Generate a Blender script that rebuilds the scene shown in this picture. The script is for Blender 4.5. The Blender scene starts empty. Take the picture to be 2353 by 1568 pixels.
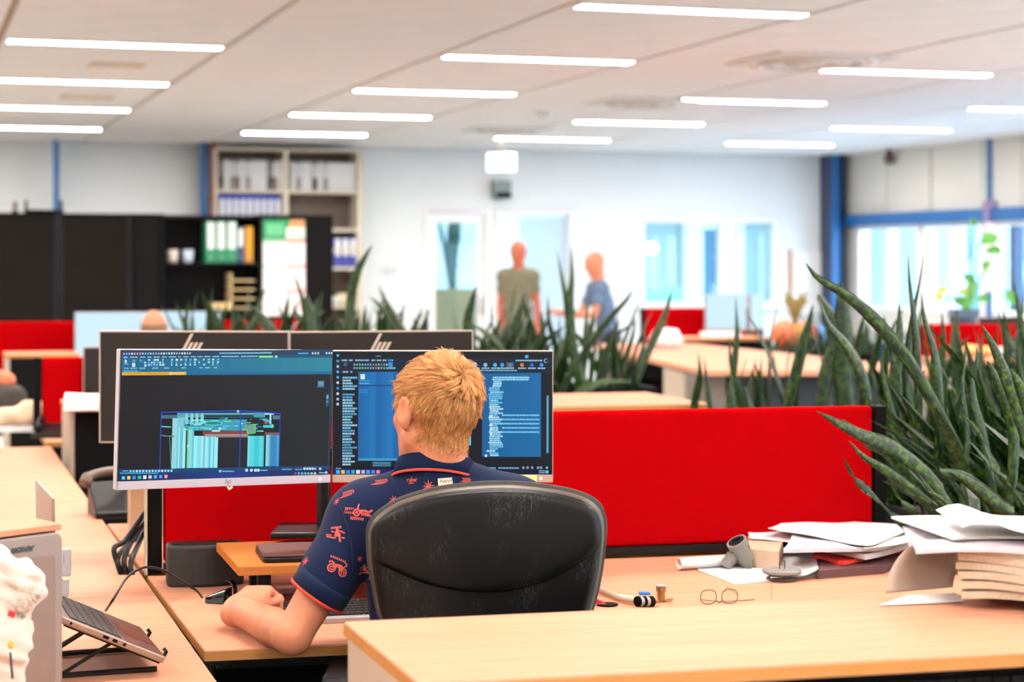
import bpy, bmesh, math, random
import numpy as np
from mathutils import Vector, Matrix, noise
from mathutils.bvhtree import BVHTree
random.seed(7)
sc = bpy.context.scene
COL = sc.collection
PI = math.pi

# ---------------------------------------------------------------- camera, world, exposure
F, H, CX, HY = 4400.0, 1.55, 1176.5, 600.0
cam = bpy.data.cameras.new('camera')
camo = bpy.data.objects.new('camera', cam); COL.objects.link(camo); sc.camera = camo
camo.location = (0, 0, H); camo.rotation_euler = (PI / 2, 0, 0)
cam.sensor_fit = 'HORIZONTAL'; cam.sensor_width = 36.0; cam.lens = 36.0 * F / 2353.0
cam.shift_y = -(784 - HY) / 2353.0
cam.clip_start = 0.05; cam.clip_end = 300
cam.dof.use_dof = True; cam.dof.focus_distance = 4.15; cam.dof.aperture_fstop = 3.5
sc.view_settings.view_transform = 'Standard'; sc.view_settings.look = 'None'
sc.view_settings.gamma = 1.0; sc.view_settings.use_curve_mapping = False
sc.view_settings.exposure = 0.60
sc.cycles.use_denoising = True
sc.cycles.sample_clamp_indirect = 6.0
sc.cycles.max_bounces = 8; sc.cycles.diffuse_bounces = 4; sc.cycles.glossy_bounces = 3
sc.cycles.transparent_max_bounces = 8; sc.cycles.transmission_bounces = 6
sc.cycles.caustics_reflective = False; sc.cycles.caustics_refractive = False
LAMP = 75.0      # radiance of the ceiling strips
world = bpy.data.worlds.new('sky'); sc.world = world; world.use_nodes = True
wn = world.node_tree.nodes; wl = world.node_tree.links
bg = wn['Background']; bg.inputs['Strength'].default_value = 9.5
tcw = wn.new('ShaderNodeTexCoord'); sepw = wn.new('ShaderNodeSeparateXYZ'); rmp = wn.new('ShaderNodeValToRGB')
wl.new(tcw.outputs['Generated'], sepw.inputs[0]); wl.new(sepw.outputs['Z'], rmp.inputs[0]); wl.new(rmp.outputs[0], bg.inputs[0])
rmp.color_ramp.elements[0].position = 0.0; rmp.color_ramp.elements[0].color = (0.78, 0.90, 1.0, 1)
rmp.color_ramp.elements[1].position = 0.7; rmp.color_ramp.elements[1].color = (0.38, 0.62, 1.0, 1)

# ---------------------------------------------------------------- room frame
TH = math.atan(1396.0 / 4400.0); CT, ST = math.cos(TH), math.sin(TH)
ROOM = Matrix.Rotation(TH, 4, 'Z')
def UV(u, v, z=0.0): return Vector((-ST * u + CT * v, CT * u + ST * v, z))
def at(px, py, z):
    Y = F * (H - z) / (py - HY); return Vector(((px - CX) / F * Y, Y, z))
def pt(px, py, Y): return Vector(((px - CX) / F * Y, Y, H - (py - HY) / F * Y))
def bwv(px, u=20.6):                      # v where the view column px meets the plane u
    a = (px - CX) / F; Y = u / (CT - ST * a); return CT * a * Y + ST * Y
def bwz(px, py, u=20.6):
    a = (px - CX) / F; Y = u / (CT - ST * a); return H - (py - HY) / F * Y
def rwu(px, v=10.65):
    a = (px - CX) / F; Y = v / (CT * a + ST); return CT * Y - ST * a * Y
def rwz(px, py, v=10.65):
    a = (px - CX) / F; Y = v / (CT * a + ST); return H - (py - HY) / F * Y

# ---------------------------------------------------------------- materials
def lin(c):
    return tuple(((x / 255) / 12.92 if x / 255 <= 0.04045 else ((x / 255 + 0.055) / 1.055) ** 2.4) for x in c)
MATS = {}
def mat(name, rgb, rough=0.5, metal=0.0, var=0.06, scale=30.0, stretch=(1, 1, 1), bump=0.0, bscale=None, spec=0.5,
        sheen=0.0, sss=0.0, coat=0.0, alpha=None, trans=0.0, emit=None, estr=1.0, detail=3.0, objspace=True):
    if name in MATS: return MATS[name]
    m = bpy.data.materials.new(name); m.use_nodes = True; MATS[name] = m
    nt = m.node_tree; N = nt.nodes; L = nt.links; b = N['Principled BSDF']
    c = lin(rgb); b.inputs['Roughness'].default_value = rough; b.inputs['Metallic'].default_value = metal
    b.inputs['Specular IOR Level'].default_value = spec
    b.inputs['Base Color'].default_value = (*c, 1)
    tc = N.new('ShaderNodeTexCoord'); mp = N.new('ShaderNodeMapping'); mp.inputs['Scale'].default_value = stretch
    L.new(tc.outputs['Object'], mp.inputs[0])
    if var > 0:
        nz = N.new('ShaderNodeTexNoise'); nz.inputs['Scale'].default_value = scale; nz.inputs['Detail'].default_value = detail
        L.new(mp.outputs[0], nz.inputs[0])
        r = N.new('ShaderNodeValToRGB'); L.new(nz.outputs[0], r.inputs[0])
        r.color_ramp.elements[0].position = 0.3; r.color_ramp.elements[1].position = 0.7
        r.color_ramp.elements[0].color = (*[x * (1 - var) for x in c], 1)
        r.color_ramp.elements[1].color = (*[min(1, x * (1 + var)) for x in c], 1)
        L.new(r.outputs[0], b.inputs['Base Color'])
    if bump > 0:
        n2 = N.new('ShaderNodeTexNoise'); n2.inputs['Scale'].default_value = bscale or scale * 4; n2.inputs['Detail'].default_value = 2
        L.new(mp.outputs[0], n2.inputs[0])
        bp = N.new('ShaderNodeBump'); bp.inputs['Strength'].default_value = bump; bp.inputs['Distance'].default_value = 0.002
        L.new(n2.outputs[0], bp.inputs['Height']); L.new(bp.outputs[0], b.inputs['Normal'])
    if sheen: b.inputs['Sheen Weight'].default_value = sheen
    if sss:
        b.inputs['Subsurface Weight'].default_value = sss
        b.inputs['Subsurface Radius'].default_value = (0.6, 0.25, 0.12); b.inputs['Subsurface Scale'].default_value = 0.02
    if coat: b.inputs['Coat Weight'].default_value = coat
    if trans: b.inputs['Transmission Weight'].default_value = trans
    if alpha is not None: b.inputs['Alpha'].default_value = alpha
    if emit:
        b.inputs['Emission Color'].default_value = (*lin(emit), 1); b.inputs['Emission Strength'].default_value = estr
    return m
def emit_attr_mat(name, strength=1.0):    # a lit screen: its picture is stored as face colours
    m = bpy.data.materials.new(name); m.use_nodes = True; nt = m.node_tree; N = nt.nodes; b = N['Principled BSDF']
    a = N.new('ShaderNodeAttribute'); a.attribute_name = 'pic'
    b.inputs['Base Color'].default_value = (0.004, 0.004, 0.005, 1); b.inputs['Roughness'].default_value = 0.45; b.inputs['Specular IOR Level'].default_value = 0.12
    nt.links.new(a.outputs['Color'], b.inputs['Emission Color']); b.inputs['Emission Strength'].default_value = strength
    MATS[name] = m; return m
def print_attr_mat(name, rough=0.7):      # flat print: colours stored per face
    m = bpy.data.materials.new(name); m.use_nodes = True; nt = m.node_tree; N = nt.nodes; b = N['Principled BSDF']
    a = N.new('ShaderNodeAttribute'); a.attribute_name = 'pic'
    b.inputs['Roughness'].default_value = rough; nt.links.new(a.outputs['Color'], b.inputs['Base Color'])
    MATS[name] = m; return m

def wood_mat(name, rgb, rough=0.42, sx=1.2, sy=26.0):
    m = bpy.data.materials.new(name); m.use_nodes = True; nt = m.node_tree; N = nt.nodes; L = nt.links; b = N['Principled BSDF']
    tc = N.new('ShaderNodeTexCoord'); mp = N.new('ShaderNodeMapping'); mp.inputs['Scale'].default_value = (sx, sy, sy)
    L.new(tc.outputs['Object'], mp.inputs[0])
    n1 = N.new('ShaderNodeTexNoise'); n1.inputs['Scale'].default_value = 2.2; n1.inputs['Detail'].default_value = 8; n1.inputs['Roughness'].default_value = 0.65
    L.new(mp.outputs[0], n1.inputs[0])
    c = lin(rgb); r = N.new('ShaderNodeValToRGB'); L.new(n1.outputs[0], r.inputs[0])
    r.color_ramp.elements[0].position = 0.28; r.color_ramp.elements[0].color = (c[0] * .86, c[1] * .80, c[2] * .72, 1)
    r.color_ramp.elements[1].position = 0.66; r.color_ramp.elements[1].color = (*c, 1)
    L.new(r.outputs[0], b.inputs['Base Color']); b.inputs['Roughness'].default_value = rough
    b.inputs['Specular IOR Level'].default_value = 0.012
    MATS[name] = m; return m
def glass_mat(name, rgb):                  # thin pane: tinted see-through plus a mirror-like share
    m = bpy.data.materials.new(name); m.use_nodes = True; nt = m.node_tree; N = nt.nodes; L = nt.links; N.remove(N['Principled BSDF'])
    t = N.new('ShaderNodeBsdfTransparent'); t.inputs[0].default_value = (*lin(rgb), 1); g = N.new('ShaderNodeBsdfGlossy'); g.inputs['Roughness'].default_value = 0.02
    lw = N.new('ShaderNodeLayerWeight'); lw.inputs[0].default_value = .5; pw = N.new('ShaderNodeMath'); pw.operation = 'POWER'; pw.inputs[1].default_value = 4.0; L.new(lw.outputs['Facing'], pw.inputs[0]); f = N.new('ShaderNodeMath'); f.operation = 'MULTIPLY_ADD'; f.inputs[1].default_value = .6; f.inputs[2].default_value = .04; L.new(pw.outputs[0], f.inputs[0]); mx = N.new('ShaderNodeMixShader'); L.new(f.outputs[0], mx.inputs[0]); L.new(t.outputs[0], mx.inputs[1]); L.new(g.outputs[0], mx.inputs[2]); L.new(mx.outputs[0], N['Material Output'].inputs[0])
    MATS[name] = m; return m
WOOD = wood_mat('beech_laminate', (203, 146, 119))
WOODE = wood_mat('beech_edge', (178, 128, 78), 0.5)
OAK = wood_mat('oak_board', (180, 112, 58), 0.5, 2, 40)
RED = mat('red_felt', (158, 1, 5), 0.95, var=0.05, scale=3, bump=0.25, bscale=900, spec=0.02)
BLACK = mat('black_lacquer', (11, 10, 11), 0.6, var=0.15, scale=8, spec=.08)
BLACKM = mat('matt_black_metal', (16, 15, 15), 0.45, 0.0, spec=.3, var=0.1, scale=12)
PLASTIC = mat('black_plastic', (14, 14, 16), 0.4, spec=.3, var=0.08, scale=20, bump=0.05, bscale=600)
WHITEP = mat('white_paint', (244, 244, 242), 0.7, var=0.015, scale=2)
CEILM = mat('ceiling_panel_white', (249, 246, 243), 0.8, var=0.025, scale=3, bump=0.1, bscale=300)
CREAM = mat('cream_panel', (212, 208, 200), 0.6, var=0.03, scale=1.5)
BLUE = mat('blue_steel', (14, 84, 146), 0.45, var=0.06, scale=3)
NAVYST = mat('dark_blue_steel', (8, 36, 72), 0.45, var=0.06, scale=3)
SILVER = mat('silver_plastic', (196, 190, 192), 0.35, 0.35, var=0.02, scale=10)
SILVERW = mat('warm_silver', (190, 172, 158), 0.35, 0.5, var=0.03, scale=10)
ALU = mat('brushed_aluminium', (168, 156, 144), 0.35, 0.8, var=0.05, scale=20)
PAPER = mat('paper_white', (238, 236, 234), 0.75, var=0.015, scale=8)
PAPERB = mat('paper_cream', (214, 196, 172), 0.8, var=0.05, scale=60)
GREY = mat('grey_plastic', (122, 122, 116), 0.45, var=0.04, scale=14)
FLOORM = mat('pale_vinyl_floor', (222, 216, 206), 0.6, var=0.04, scale=6)

# ---------------------------------------------------------------- mesh builder
class MB:
    def __init__(s): s.v = []; s.f = []; s.m = []; s.c = []; s.cur = 0; s.col = None
    def add(s, vs, fs):
        o = len(s.v); s.v += [tuple(x) for x in vs]
        for f in fs: s.f.append([o + i for i in f]); s.m.append(s.cur); s.c.append(s.col)
        return s
    def box(s, c, size, R=None):
        x, y, z = [q / 2 for q in size]; c = Vector(c)
        P = [Vector((a * x, b * y, d * z)) for d in (-1, 1) for b in (-1, 1) for a in (-1, 1)]
        if R is not None: P = [R @ p for p in P]
        P = [p + c for p in P]
        return s.add(P, [(0, 2, 3, 1), (4, 5, 7, 6), (0, 1, 5, 4), (2, 6, 7, 3), (0, 4, 6, 2), (1, 3, 7, 5)])
    def hexa(s, P):                      # bottom 4 (ccw) + top 4
        return s.add(P, [(3, 2, 1, 0), (4, 5, 6, 7), (0, 1, 5, 4), (1, 2, 6, 5), (2, 3, 7, 6), (3, 0, 4, 7)])
    def prism(s, poly, z0, z1):          # poly [(x,y)..] ccw
        n = len(poly); P = [(x, y, z0) for x, y in poly] + [(x, y, z1) for x, y in poly]
        return s.add(P, [tuple(range(n - 1, -1, -1)), tuple(range(n, 2 * n))] + [(i, (i + 1) % n, n + (i + 1) % n, n + i) for i in range(n)])
    def ringloft(s, rings, cap=True):
        n = len(rings[0]); P = [p for r in rings for p in r]; fs = []
        for k in range(len(rings) - 1):
            for i in range(n):
                j = (i + 1) % n; fs.append((k * n + i, k * n + j, (k + 1) * n + j, (k + 1) * n + i))
        if cap: fs.append(tuple(range(n - 1, -1, -1))); fs.append(tuple(range((len(rings) - 1) * n, len(rings) * n)))
        return s.add(P, fs)
    def tube(s, path, r, seg=8, cap=True):
        path = [Vector(p) for p in path]; n = len(path)
        rr = r if isinstance(r, (list, tuple)) else [r] * n
        rings = []; up = None
        for i, p in enumerate(path):
            t = (path[min(i + 1, n - 1)] - path[max(i - 1, 0)]).normalized()
            if up is None:
                up = Vector((0, 0, 1)) if abs(t.z) < 0.9 else Vector((1, 0, 0))
            a = (up - t * up.dot(t)).normalized(); b = t.cross(a); up = a
            rings.append([p + (a * math.cos(q) + b * math.sin(q)) * rr[i] for q in [2 * PI * k / seg for k in range(seg)]])
        return s.ringloft(rings, cap)
    def lathe(s, prof, M=None, seg=24, cap=True):
        rings = []
        for r, z in prof:
            ring = [Vector((max(r, 1e-5) * math.cos(2 * PI * k / seg), max(r, 1e-5) * math.sin(2 * PI * k / seg), z)) for k in range(seg)]
            if M is not None: ring = [M @ p for p in ring]
            rings.append(ring)
        return s.ringloft(rings, cap)
    def sheet(s, fn, nu, nv, thick=0.0):
        P = [[Vector(fn(i / nu, j / nv)) for i in range(nu + 1)] for j in range(nv + 1)]
        vs = [p for r in P for p in r]; n = nu + 1
        fs = [(j * n + i, j * n + i + 1, (j + 1) * n + i + 1, (j + 1) * n + i) for j in range(nv) for i in range(nu)]
        if thick:
            o = len(vs); vs = vs + [p - Vector((0, 0, thick)) for p in vs]
            fs = fs + [tuple(o + q for q in reversed(f)) for f in fs]
            rim = [i for i in range(n)] + [j * n + nu for j in range(1, nv + 1)] + [nv * n + i for i in range(nu - 1, -1, -1)] + [j * n for j in range(nv - 1, 0, -1)]
            for a in range(len(rim)):
                b = (a + 1) % len(rim); fs.append((rim[b], rim[a], o + rim[a], o + rim[b]))
        return s.add(vs, fs)
    def mesh(s, name, mats, smooth=False):
        me = bpy.data.meshes.new(name); me.from_pydata(s.v, [], s.f)
        if not isinstance(mats, (list, tuple)): mats = [mats]
        for m in mats: me.materials.append(m)
        if len(mats) > 1: me.polygons.foreach_set('material_index', s.m)
        if any(c is not None for c in s.c):
            ca = me.color_attributes.new('pic', 'FLOAT_COLOR', 'CORNER'); d = []
            for f, c in zip(s.f, s.c):
                c = c or (0, 0, 0)
                for _ in f: d += [c[0], c[1], c[2], 1.0]
            ca.data.foreach_set('color', d)
        if smooth: me.polygons.foreach_set('use_smooth', [True] * len(me.polygons))
        me.update(); return me

ROOTM = {}
def root(name, label, cat, loc=(0, 0, 0), rz=0.0, group=None):
    o = bpy.data.objects.new(name, None); COL.objects.link(o)
    o.location = loc; o.rotation_euler = (0, 0, rz); o.empty_display_size = 0.1
    o['label'] = label; o['category'] = cat
    if group: o['group'] = group
    ROOTM[o.name] = Matrix.Translation(Vector(loc)) @ Matrix.Rotation(rz, 4, 'Z')
    return o
def fin(o, bevel=0.0, smooth=False, seg=2):
    if bevel:
        b = o.modifiers.new('bevel', 'BEVEL'); b.width = bevel; b.segments = seg; b.limit_method = 'ANGLE'; b.angle_limit = 0.6
        b.harden_normals = False
    return o
def part(name, mb, m, parent, world=False, bevel=0.0, smooth=False, seg=2):
    top = parent
    while top.parent is not None: top = top.parent
    if world and top.name in ROOTM:
        Mi = ROOTM[top.name].inverted(); mb.v = [tuple(Mi @ Vector(p)) for p in mb.v]
    o = bpy.data.objects.new(name, mb.mesh(name, m, smooth)); COL.objects.link(o); o.parent = parent
    return fin(o, bevel, seg=seg)
def single(name, mb, m, label, cat, loc=None, group=None, bevel=0.0, smooth=False, kind=None, rz=0.0):
    o = bpy.data.objects.new(name, mb.mesh(name, m, smooth)); COL.objects.link(o)
    if loc is not None: o.location = loc; o.rotation_euler = (0, 0, rz)
    o['label'] = label; o['category'] = cat
    if group: o['group'] = group
    if kind: o['kind'] = kind
    return fin(o, bevel)
def struct(name, mb, m, parent=None, bevel=0.0, smooth=False):
    o = bpy.data.objects.new(name, mb.mesh(name, m, smooth)); COL.objects.link(o)
    if parent is not None: o.parent = parent
    else: o['kind'] = 'structure'
    return fin(o, bevel)
def kids(o): return [c for c in COL.objects if c.parent == o]
def copytree(o, loc, rz=None, label=None, group=None):
    ch = kids(o); r = o.copy(); COL.objects.link(r); r.location = loc
    if rz is not None: r.rotation_euler = (0, 0, rz)
    if label: r['label'] = label
    if group: r['group'] = group
    ROOTM[r.name] = Matrix.Translation(Vector(loc)) @ Matrix.Rotation(r.rotation_euler.z, 4, 'Z')
    for c in ch:
        g = kids(c); d = c.copy(); COL.objects.link(d); d.parent = r
        for q in g: e = q.copy(); COL.objects.link(e); e.parent = d
    return r
def text_mesh(txt, size, shear=0.0, ext=0.0004, bold=0.0):
    cu = bpy.data.curves.new('lettering', 'FONT'); cu.body = txt; cu.size = size; cu.extrude = ext; cu.shear = shear
    cu.align_x = 'CENTER'; cu.align_y = 'CENTER'; cu.offset = bold; cu.resolution_u = 3
    o = bpy.data.objects.new('lettering_tmp', cu); COL.objects.link(o)
    dg = bpy.context.evaluated_depsgraph_get(); me = bpy.data.meshes.new_from_object(o.evaluated_get(dg))
    bpy.data.objects.remove(o); return me
def text_part(name, txt, size, M, m, parent, shear=0.0, ext=0.0004, bold=0.0):   # M: text plane -> parent's space
    me = text_mesh(txt, size, shear, ext, bold); me.transform(M); me.materials.clear(); me.materials.append(m)
    o = bpy.data.objects.new(name, me); COL.objects.link(o); o.parent = parent; return o
def smoothpath(P, n):                    # Catmull-Rom through the points
    P = [Vector(p) for p in P]; Q = [P[0] * 2 - P[1]] + P + [P[-1] * 2 - P[-2]]; out = []
    m = len(P) - 1
    for k in range(n + 1):
        t = k / n * m; i = min(int(t), m - 1); t -= i
        a, b, c, d = Q[i], Q[i + 1], Q[i + 2], Q[i + 3]
        out.append(0.5 * ((2 * b) + (c - a) * t + (2 * a - 5 * b + 4 * c - d) * t * t + (3 * b - a - 3 * c + d) * t ** 3))
    return out
# ---------------------------------------------------------------- room shell
U0, U1, V0, V1, ZC = -3.5, 20.6, -4.2, 10.65, 2.80
def rbox(mb, u0, u1, v0, v1, z0, z1):    # box aligned with the room
    return mb.hexa([UV(u0, v0, z0), UV(u0, v1, z0), UV(u1, v1, z0), UV(u1, v0, z0),
                    UV(u0, v0, z1), UV(u0, v1, z1), UV(u1, v1, z1), UV(u1, v0, z1)])
struct('floor', rbox(MB(), U0 - 0.2, 27.2, V0 - 0.2, V1 + 0.2, -0.1, 0.0), FLOORM)
ceil = struct('ceiling', rbox(MB(), U0 - 0.2, U1 + 0.1, V0 - 0.2, V1 + 0.2, 2.825, 2.92), mat('ceiling_grid', (158, 138, 112), 0.8))
cols = [0.535 + 1.283 * k for k in range(-4, 8)]
du = 2.41 / 4
pm = {}
lamp_slots = set()
for ci, v0 in enumerate(cols):
    v1 = min(v0 + 1.24, V1 - 0.01)
    if v0 > V1 - 0.2: continue
    k = 0; u = 8.72 - 0.30 - du * 20
    while u < U1 - 0.05:
        u1 = min(u + du - 0.006, U1 - 0.02)
        if u1 > 8.0:
            w = (round(v1 - v0, 3), round(u1 - u, 3))
            if w not in pm:
                b = MB(); b.box((w[0] / 2, w[1] / 2, 0.012), (w[0], w[1], 0.024)); pm[w] = b.mesh('ceiling_panel', CEILM)
            o = bpy.data.objects.new('ceiling_panel', pm[w]); COL.objects.link(o); o.parent = ceil
            o.location = UV(u, v0, 2.80 + random.uniform(0, 0.0015)); o.rotation_euler = (0, 0, TH)
        u += du
b = MB(); rbox(b, U0, 8.05, V0, V1, 2.80, 2.824); struct('ceiling_panel', b, CEILM, ceil)   # outside the view
b = MB(); b.prism([(-1.25, -.95), (1.25, -.95), (1.35, -.85), (1.35, .85), (1.25, .95), (-1.25, .95), (-1.35, .85), (-1.35, -.85)], 0.0, .006)
single('added_floor_mat', b, mat('floor_darkener', (20, 20, 22), .9), 'dark mat on the floor under the blond man\'s desk and chair', 'mat', (-.05, 4.35, 0), rz=.234)  # added only to darken the pale floor under the desk
# strip lamps
DIFF = mat('lamp_diffuser', (255, 250, 244), 0.5, var=0, emit=(255, 248, 243), estr=LAMP)
LAMPW = mat('lamp_housing', (240, 238, 234), 0.5, var=0)
lr = root('ceiling_strip_lamp', 'x', 'ceiling lamp', UV(0, 0, 2.80), TH)
b = MB()
for sx, sy, w, h in ((0, .068, 1.22, .012), (0, -.068, 1.22, .012), (.606, 0, .012, .13), (-.606, 0, .012, .13)):
    b.box((sx, sy, -0.006), (w, h, 0.016))
part('frame', b, LAMPW, lr); b = MB(); b.box((0, 0, -0.0065), (1.20, 0.115, 0.015)); part('diffuser', b, DIFF, lr)
first = True
ordn = ['first', 'second', 'third', 'fourth', 'fifth', 'sixth', 'seventh']
cname = {-4: 'row beyond the left', -2: 'row past the left edge', 0: 'row at the left', 2: 'row above the seated man', 4: 'row right of the middle', 6: 'row beside the windows'}
for cidx in (-4, -2, 0, 2, 4, 6):
    vc = 0.535 + 1.283 * cidx + 0.62
    if vc < V0 + 0.6 or vc > V1 - 0.6: continue
    for k in range(-4, 5):
        u = 8.72 + 0.045 * max(cidx, 0) / 2 + 2.41 * k
        if u < U0 + 1 or u > U1 - 0.6: continue
        p = UV(u, vc, 2.80); px = CX + F * p.x / p.y if p.y > 1 else -9999; py = HY - F * 1.25 / p.y if p.y > 1 else -999
        vis = py > -10 and -350 < px < 2600
        if vis:
            lab = 'ceiling strip lamp, %s from the back wall, %s' % (ordn[max(0, 4 - k)], cname[cidx])
            grp = 'ceiling strip lamps'
        else: lab, grp = 'white ceiling strip lamp overhead outside the picture', 'strip lamps overhead'
        if first: lr.location = p; lr['label'] = lab; lr['group'] = grp; first = False
        else: copytree(lr, p, None, lab, grp)

# walls ------------------------------------------------------------
WT = 0.15
struct('wall_left', rbox(MB(), U0 - .1, 27, V0 - WT, V0, 0, 2.9), WHITEP)
struct('wall_rear', rbox(MB(), U0 - WT, U0, V0, V1, 0, 2.9), WHITEP)
d1a, d1b = bwv(975), bwv(1125)           # glazed door
o1a, o1b = bwv(1140), bwv(1316)          # open passage
w1a, w1b = bwv(1470), bwv(1786)          # interior window
zd = bwz(1140, 482); zw0, zw1 = bwz(1600, 706), bwz(1600, 500)
b = MB()
def bwall(v0, v1, z0, z1): rbox(b, U1, U1 + WT, v0, v1, z0, z1)
bwall(V0, d1a, 0, 2.9); bwall(d1a, o1b, zd, 2.9); bwall(d1b, o1a, 0, zd); bwall(o1b, w1a, 0, 2.9)
bwall(w1a, w1b, 0, zw0); bwall(w1a, w1b, zw1, 2.9); bwall(w1b, V1 + .1, 0, 2.9)
struct('wall_back', b, mat('white_wall', (230, 234, 234), 0.75, var=0.02, scale=1))
struct('baseboard_back', rbox(MB(), U1 - 0.015, U1, o1b, w1b + 2, 0, 0.08), WHITEP)
# the passage reveal and frames
GL = glass_mat('clear_glass', (236, 248, 252))
GLT = glass_mat('teal_tinted_glass', (222, 238, 240))
FR = mat('white_frame', (240, 238, 236), 0.45, var=0.01, scale=3)
def rect_frame(b, v0, v1, z0, z1, t, u0, u1, bottom=True):
    rbox(b, u0, u1, v0, v0 + t, z0, z1); rbox(b, u0, u1, v1 - t, v1, z0, z1); rbox(b, u0, u1, v0 + t, v1 - t, z1 - t, z1)
    if bottom: rbox(b, u0, u1, v0 + t, v1 - t, z0, z0 + t)
b = MB(); rect_frame(b, d1a, d1b, 0, zd - .005, 0.055, U1 - .02, U1 + .12, False); d = struct('door_1', b, FR)
b = MB(); rect_frame(b, d1a + .06, d1b - .06, 0.01, zd - .07, 0.075, U1 + .02, U1 + .06); struct('door_leaf', b, FR, d)
b = MB(); rbox(b, U1 + .037, U1 + .043, d1a + .13, d1b - .13, 0.08, zd - .14); struct('pane', b, GL, d)
b = MB(); b.tube([UV(U1 - .03, d1b - .1, .95), UV(U1 - .03, d1b - .1, 1.15)], .012); b.tube([UV(U1 - .03, d1b - .1, 1.0), UV(U1 + .03, d1b - .1, 1.0)], .008)
struct('door_handle', b, ALU, d)
b = MB(); rect_frame(b, o1a, o1b, 0, zd - .005, 0.04, U1 - .02, U1 + .16, False); d = struct('door_2', b, FR)
b = MB()                                  # leaf standing open into the other room
q0 = UV(U1 + .1, o1b - .05, 0); R = Matrix.Rotation(TH + 0.35, 3, 'Z')
b.box(q0 + R @ Vector((0, .42, zd / 2 - .03)), (.04, .82, zd - .09), R.to_4x4().to_3x3()); struct('door_leaf', b, mat('pale_blue_leaf', (205, 225, 240), .4, var=.02), d)
b = MB(); rect_frame(b, w1a, w1b, zw0, zw1, 0.06, U1 - .02, U1 + .12)
vm = bwv(1668); rbox(b, U1 - .01, U1 + .1, vm - .085, vm + .085, zw0 + .06, zw1 - .06)
w = struct('window_1', b, FR)
for a0, a1 in ((w1a + .06, vm - .085), (vm + .085, w1b - .06)):
    b = MB(); rbox(b, U1 + .04, U1 + .046, a0, a1, zw0 + .06, zw1 - .06); struct('pane', b, GLT, w)
b = MB(); rbox(b, U1 - .07, U1 + .0, w1a - .02, w1b + .02, zw0 - .03, zw0); struct('window_sill', b, FR, w)
# the room beyond
b = MB(); rbox(b, 27, 27.15, -5, 15, 0, 2.9); struct('wall_beyond', b, mat('pale_wall', (214, 226, 230), .7, var=.03, scale=1))
b = MB(); rbox(b, U1 + .1, 27.2, V0 - .2, V1 + 2, 2.85, 2.95); struct('ceiling_beyond', b, WHITEP)
b = MB(); rbox(b, U1 + .1, 27.1, V1 + 1.6, V1 + 1.75, 0, 2.9); struct('wall_far_right', b, mat('pale_wall_b', (206, 220, 224), .7, var=.03, scale=1))
cool = mat('added_cool_diffuser', (255, 255, 255), 0.5, var=0, emit=(216, 236, 255), estr=42)
lr2 = root('added_room_lamp', 'unseen square cool lamp added to light the room beyond the doors', 'ceiling lamp', UV(23, 3, 2.85), TH, 'added lamps in the room beyond')  # unseen lamps, added to brighten what shows through the openings
b = MB(); b.box((0, 0, -.01), (.66, .66, .02)); part('frame', b, LAMPW, lr2); b = MB(); b.box((0, 0, -.024), (.58, .58, .008)); part('diffuser', b, cool, lr2)
for uu in (22.3, 24.8):
    for vv in (0.5, 5.4, 7.4, 9.4):
        copytree(lr2, UV(uu, vv, 2.85))
# things seen through the openings
fr = root('office_window_beyond', 'tall white framed window, panes glowing in place of daylight, beyond the interior window', 'window', UV(26.9, bwv(1610, 26.9), 0), TH)
for k in range(2):
    b = MB(); b.box((k * .75, 0, 1.35), (.66, .05, 1.9)); part('frame', b, FR, fr)
    b = MB(); b.box((k * .75, -.03, 1.35), (.52, .02, 1.7)); part('pane', b, mat('daylight_glow_pane', (235, 246, 255), .2, var=0, emit=(225, 242, 255), estr=.85), fr)  # solid wall behind: daylight is put into the panes as their own glow
fr = root('cloth_partition', 'blue hanging panel seen through the interior window', 'panel', UV(25, bwv(1640, 25), 0), TH)
b = MB(); b.box((0, 0, 1.0), (.3, .04, 2.0)); part('panel', b, mat('mid_blue_panel', (90, 130, 165), .6), fr)
b = MB(); b.box((1.05, 0, 1.05), (.35, .04, 1.5)); part('panel', b, mat('mid_blue_panel', (90, 130, 165), .6), fr)
b = MB(); b.box((.5, 0, .02), (1.5, .3, .04)); part('foot', b, WHITEP, fr)
fr = root('green_locker', 'pale mint green locker seen at the lower left of the interior window', 'locker', UV(23.5, bwv(1505, 23.5), 0), TH)
b = MB(); b.box((0, 0, .6), (.5, .45, 1.2)); part('body', b, mat('mint', (150, 220, 200), .5), fr); b = MB(); b.box((0, -.235, .6), (.46, .02, 1.14)); part('door', b, mat('mint', (150, 220, 200), .5), fr)
fr = root('globe_lamp', 'round white glowing globe lamp beyond the interior window', 'lamp', UV(24, bwv(1497, 24), 0))
gz = bwz(1497, 571, 24)
b = MB(); b.lathe([(.075 * math.sin(a), gz - .075 * math.cos(a)) for a in [PI * k / 8 for k in range(9)]], None, 14); part('globe', b, mat('globe_glow', (255, 255, 255), .5, var=0, emit=(240, 250, 255), estr=8), fr, smooth=True)
b = MB(); b.tube([(0, 0, 0.02), (0, 0, gz - .07)], .012); b.lathe([(.14, 0), (.14, .02), (.02, .03)], None, 16); part('pole', b, WHITEP, fr)
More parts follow.
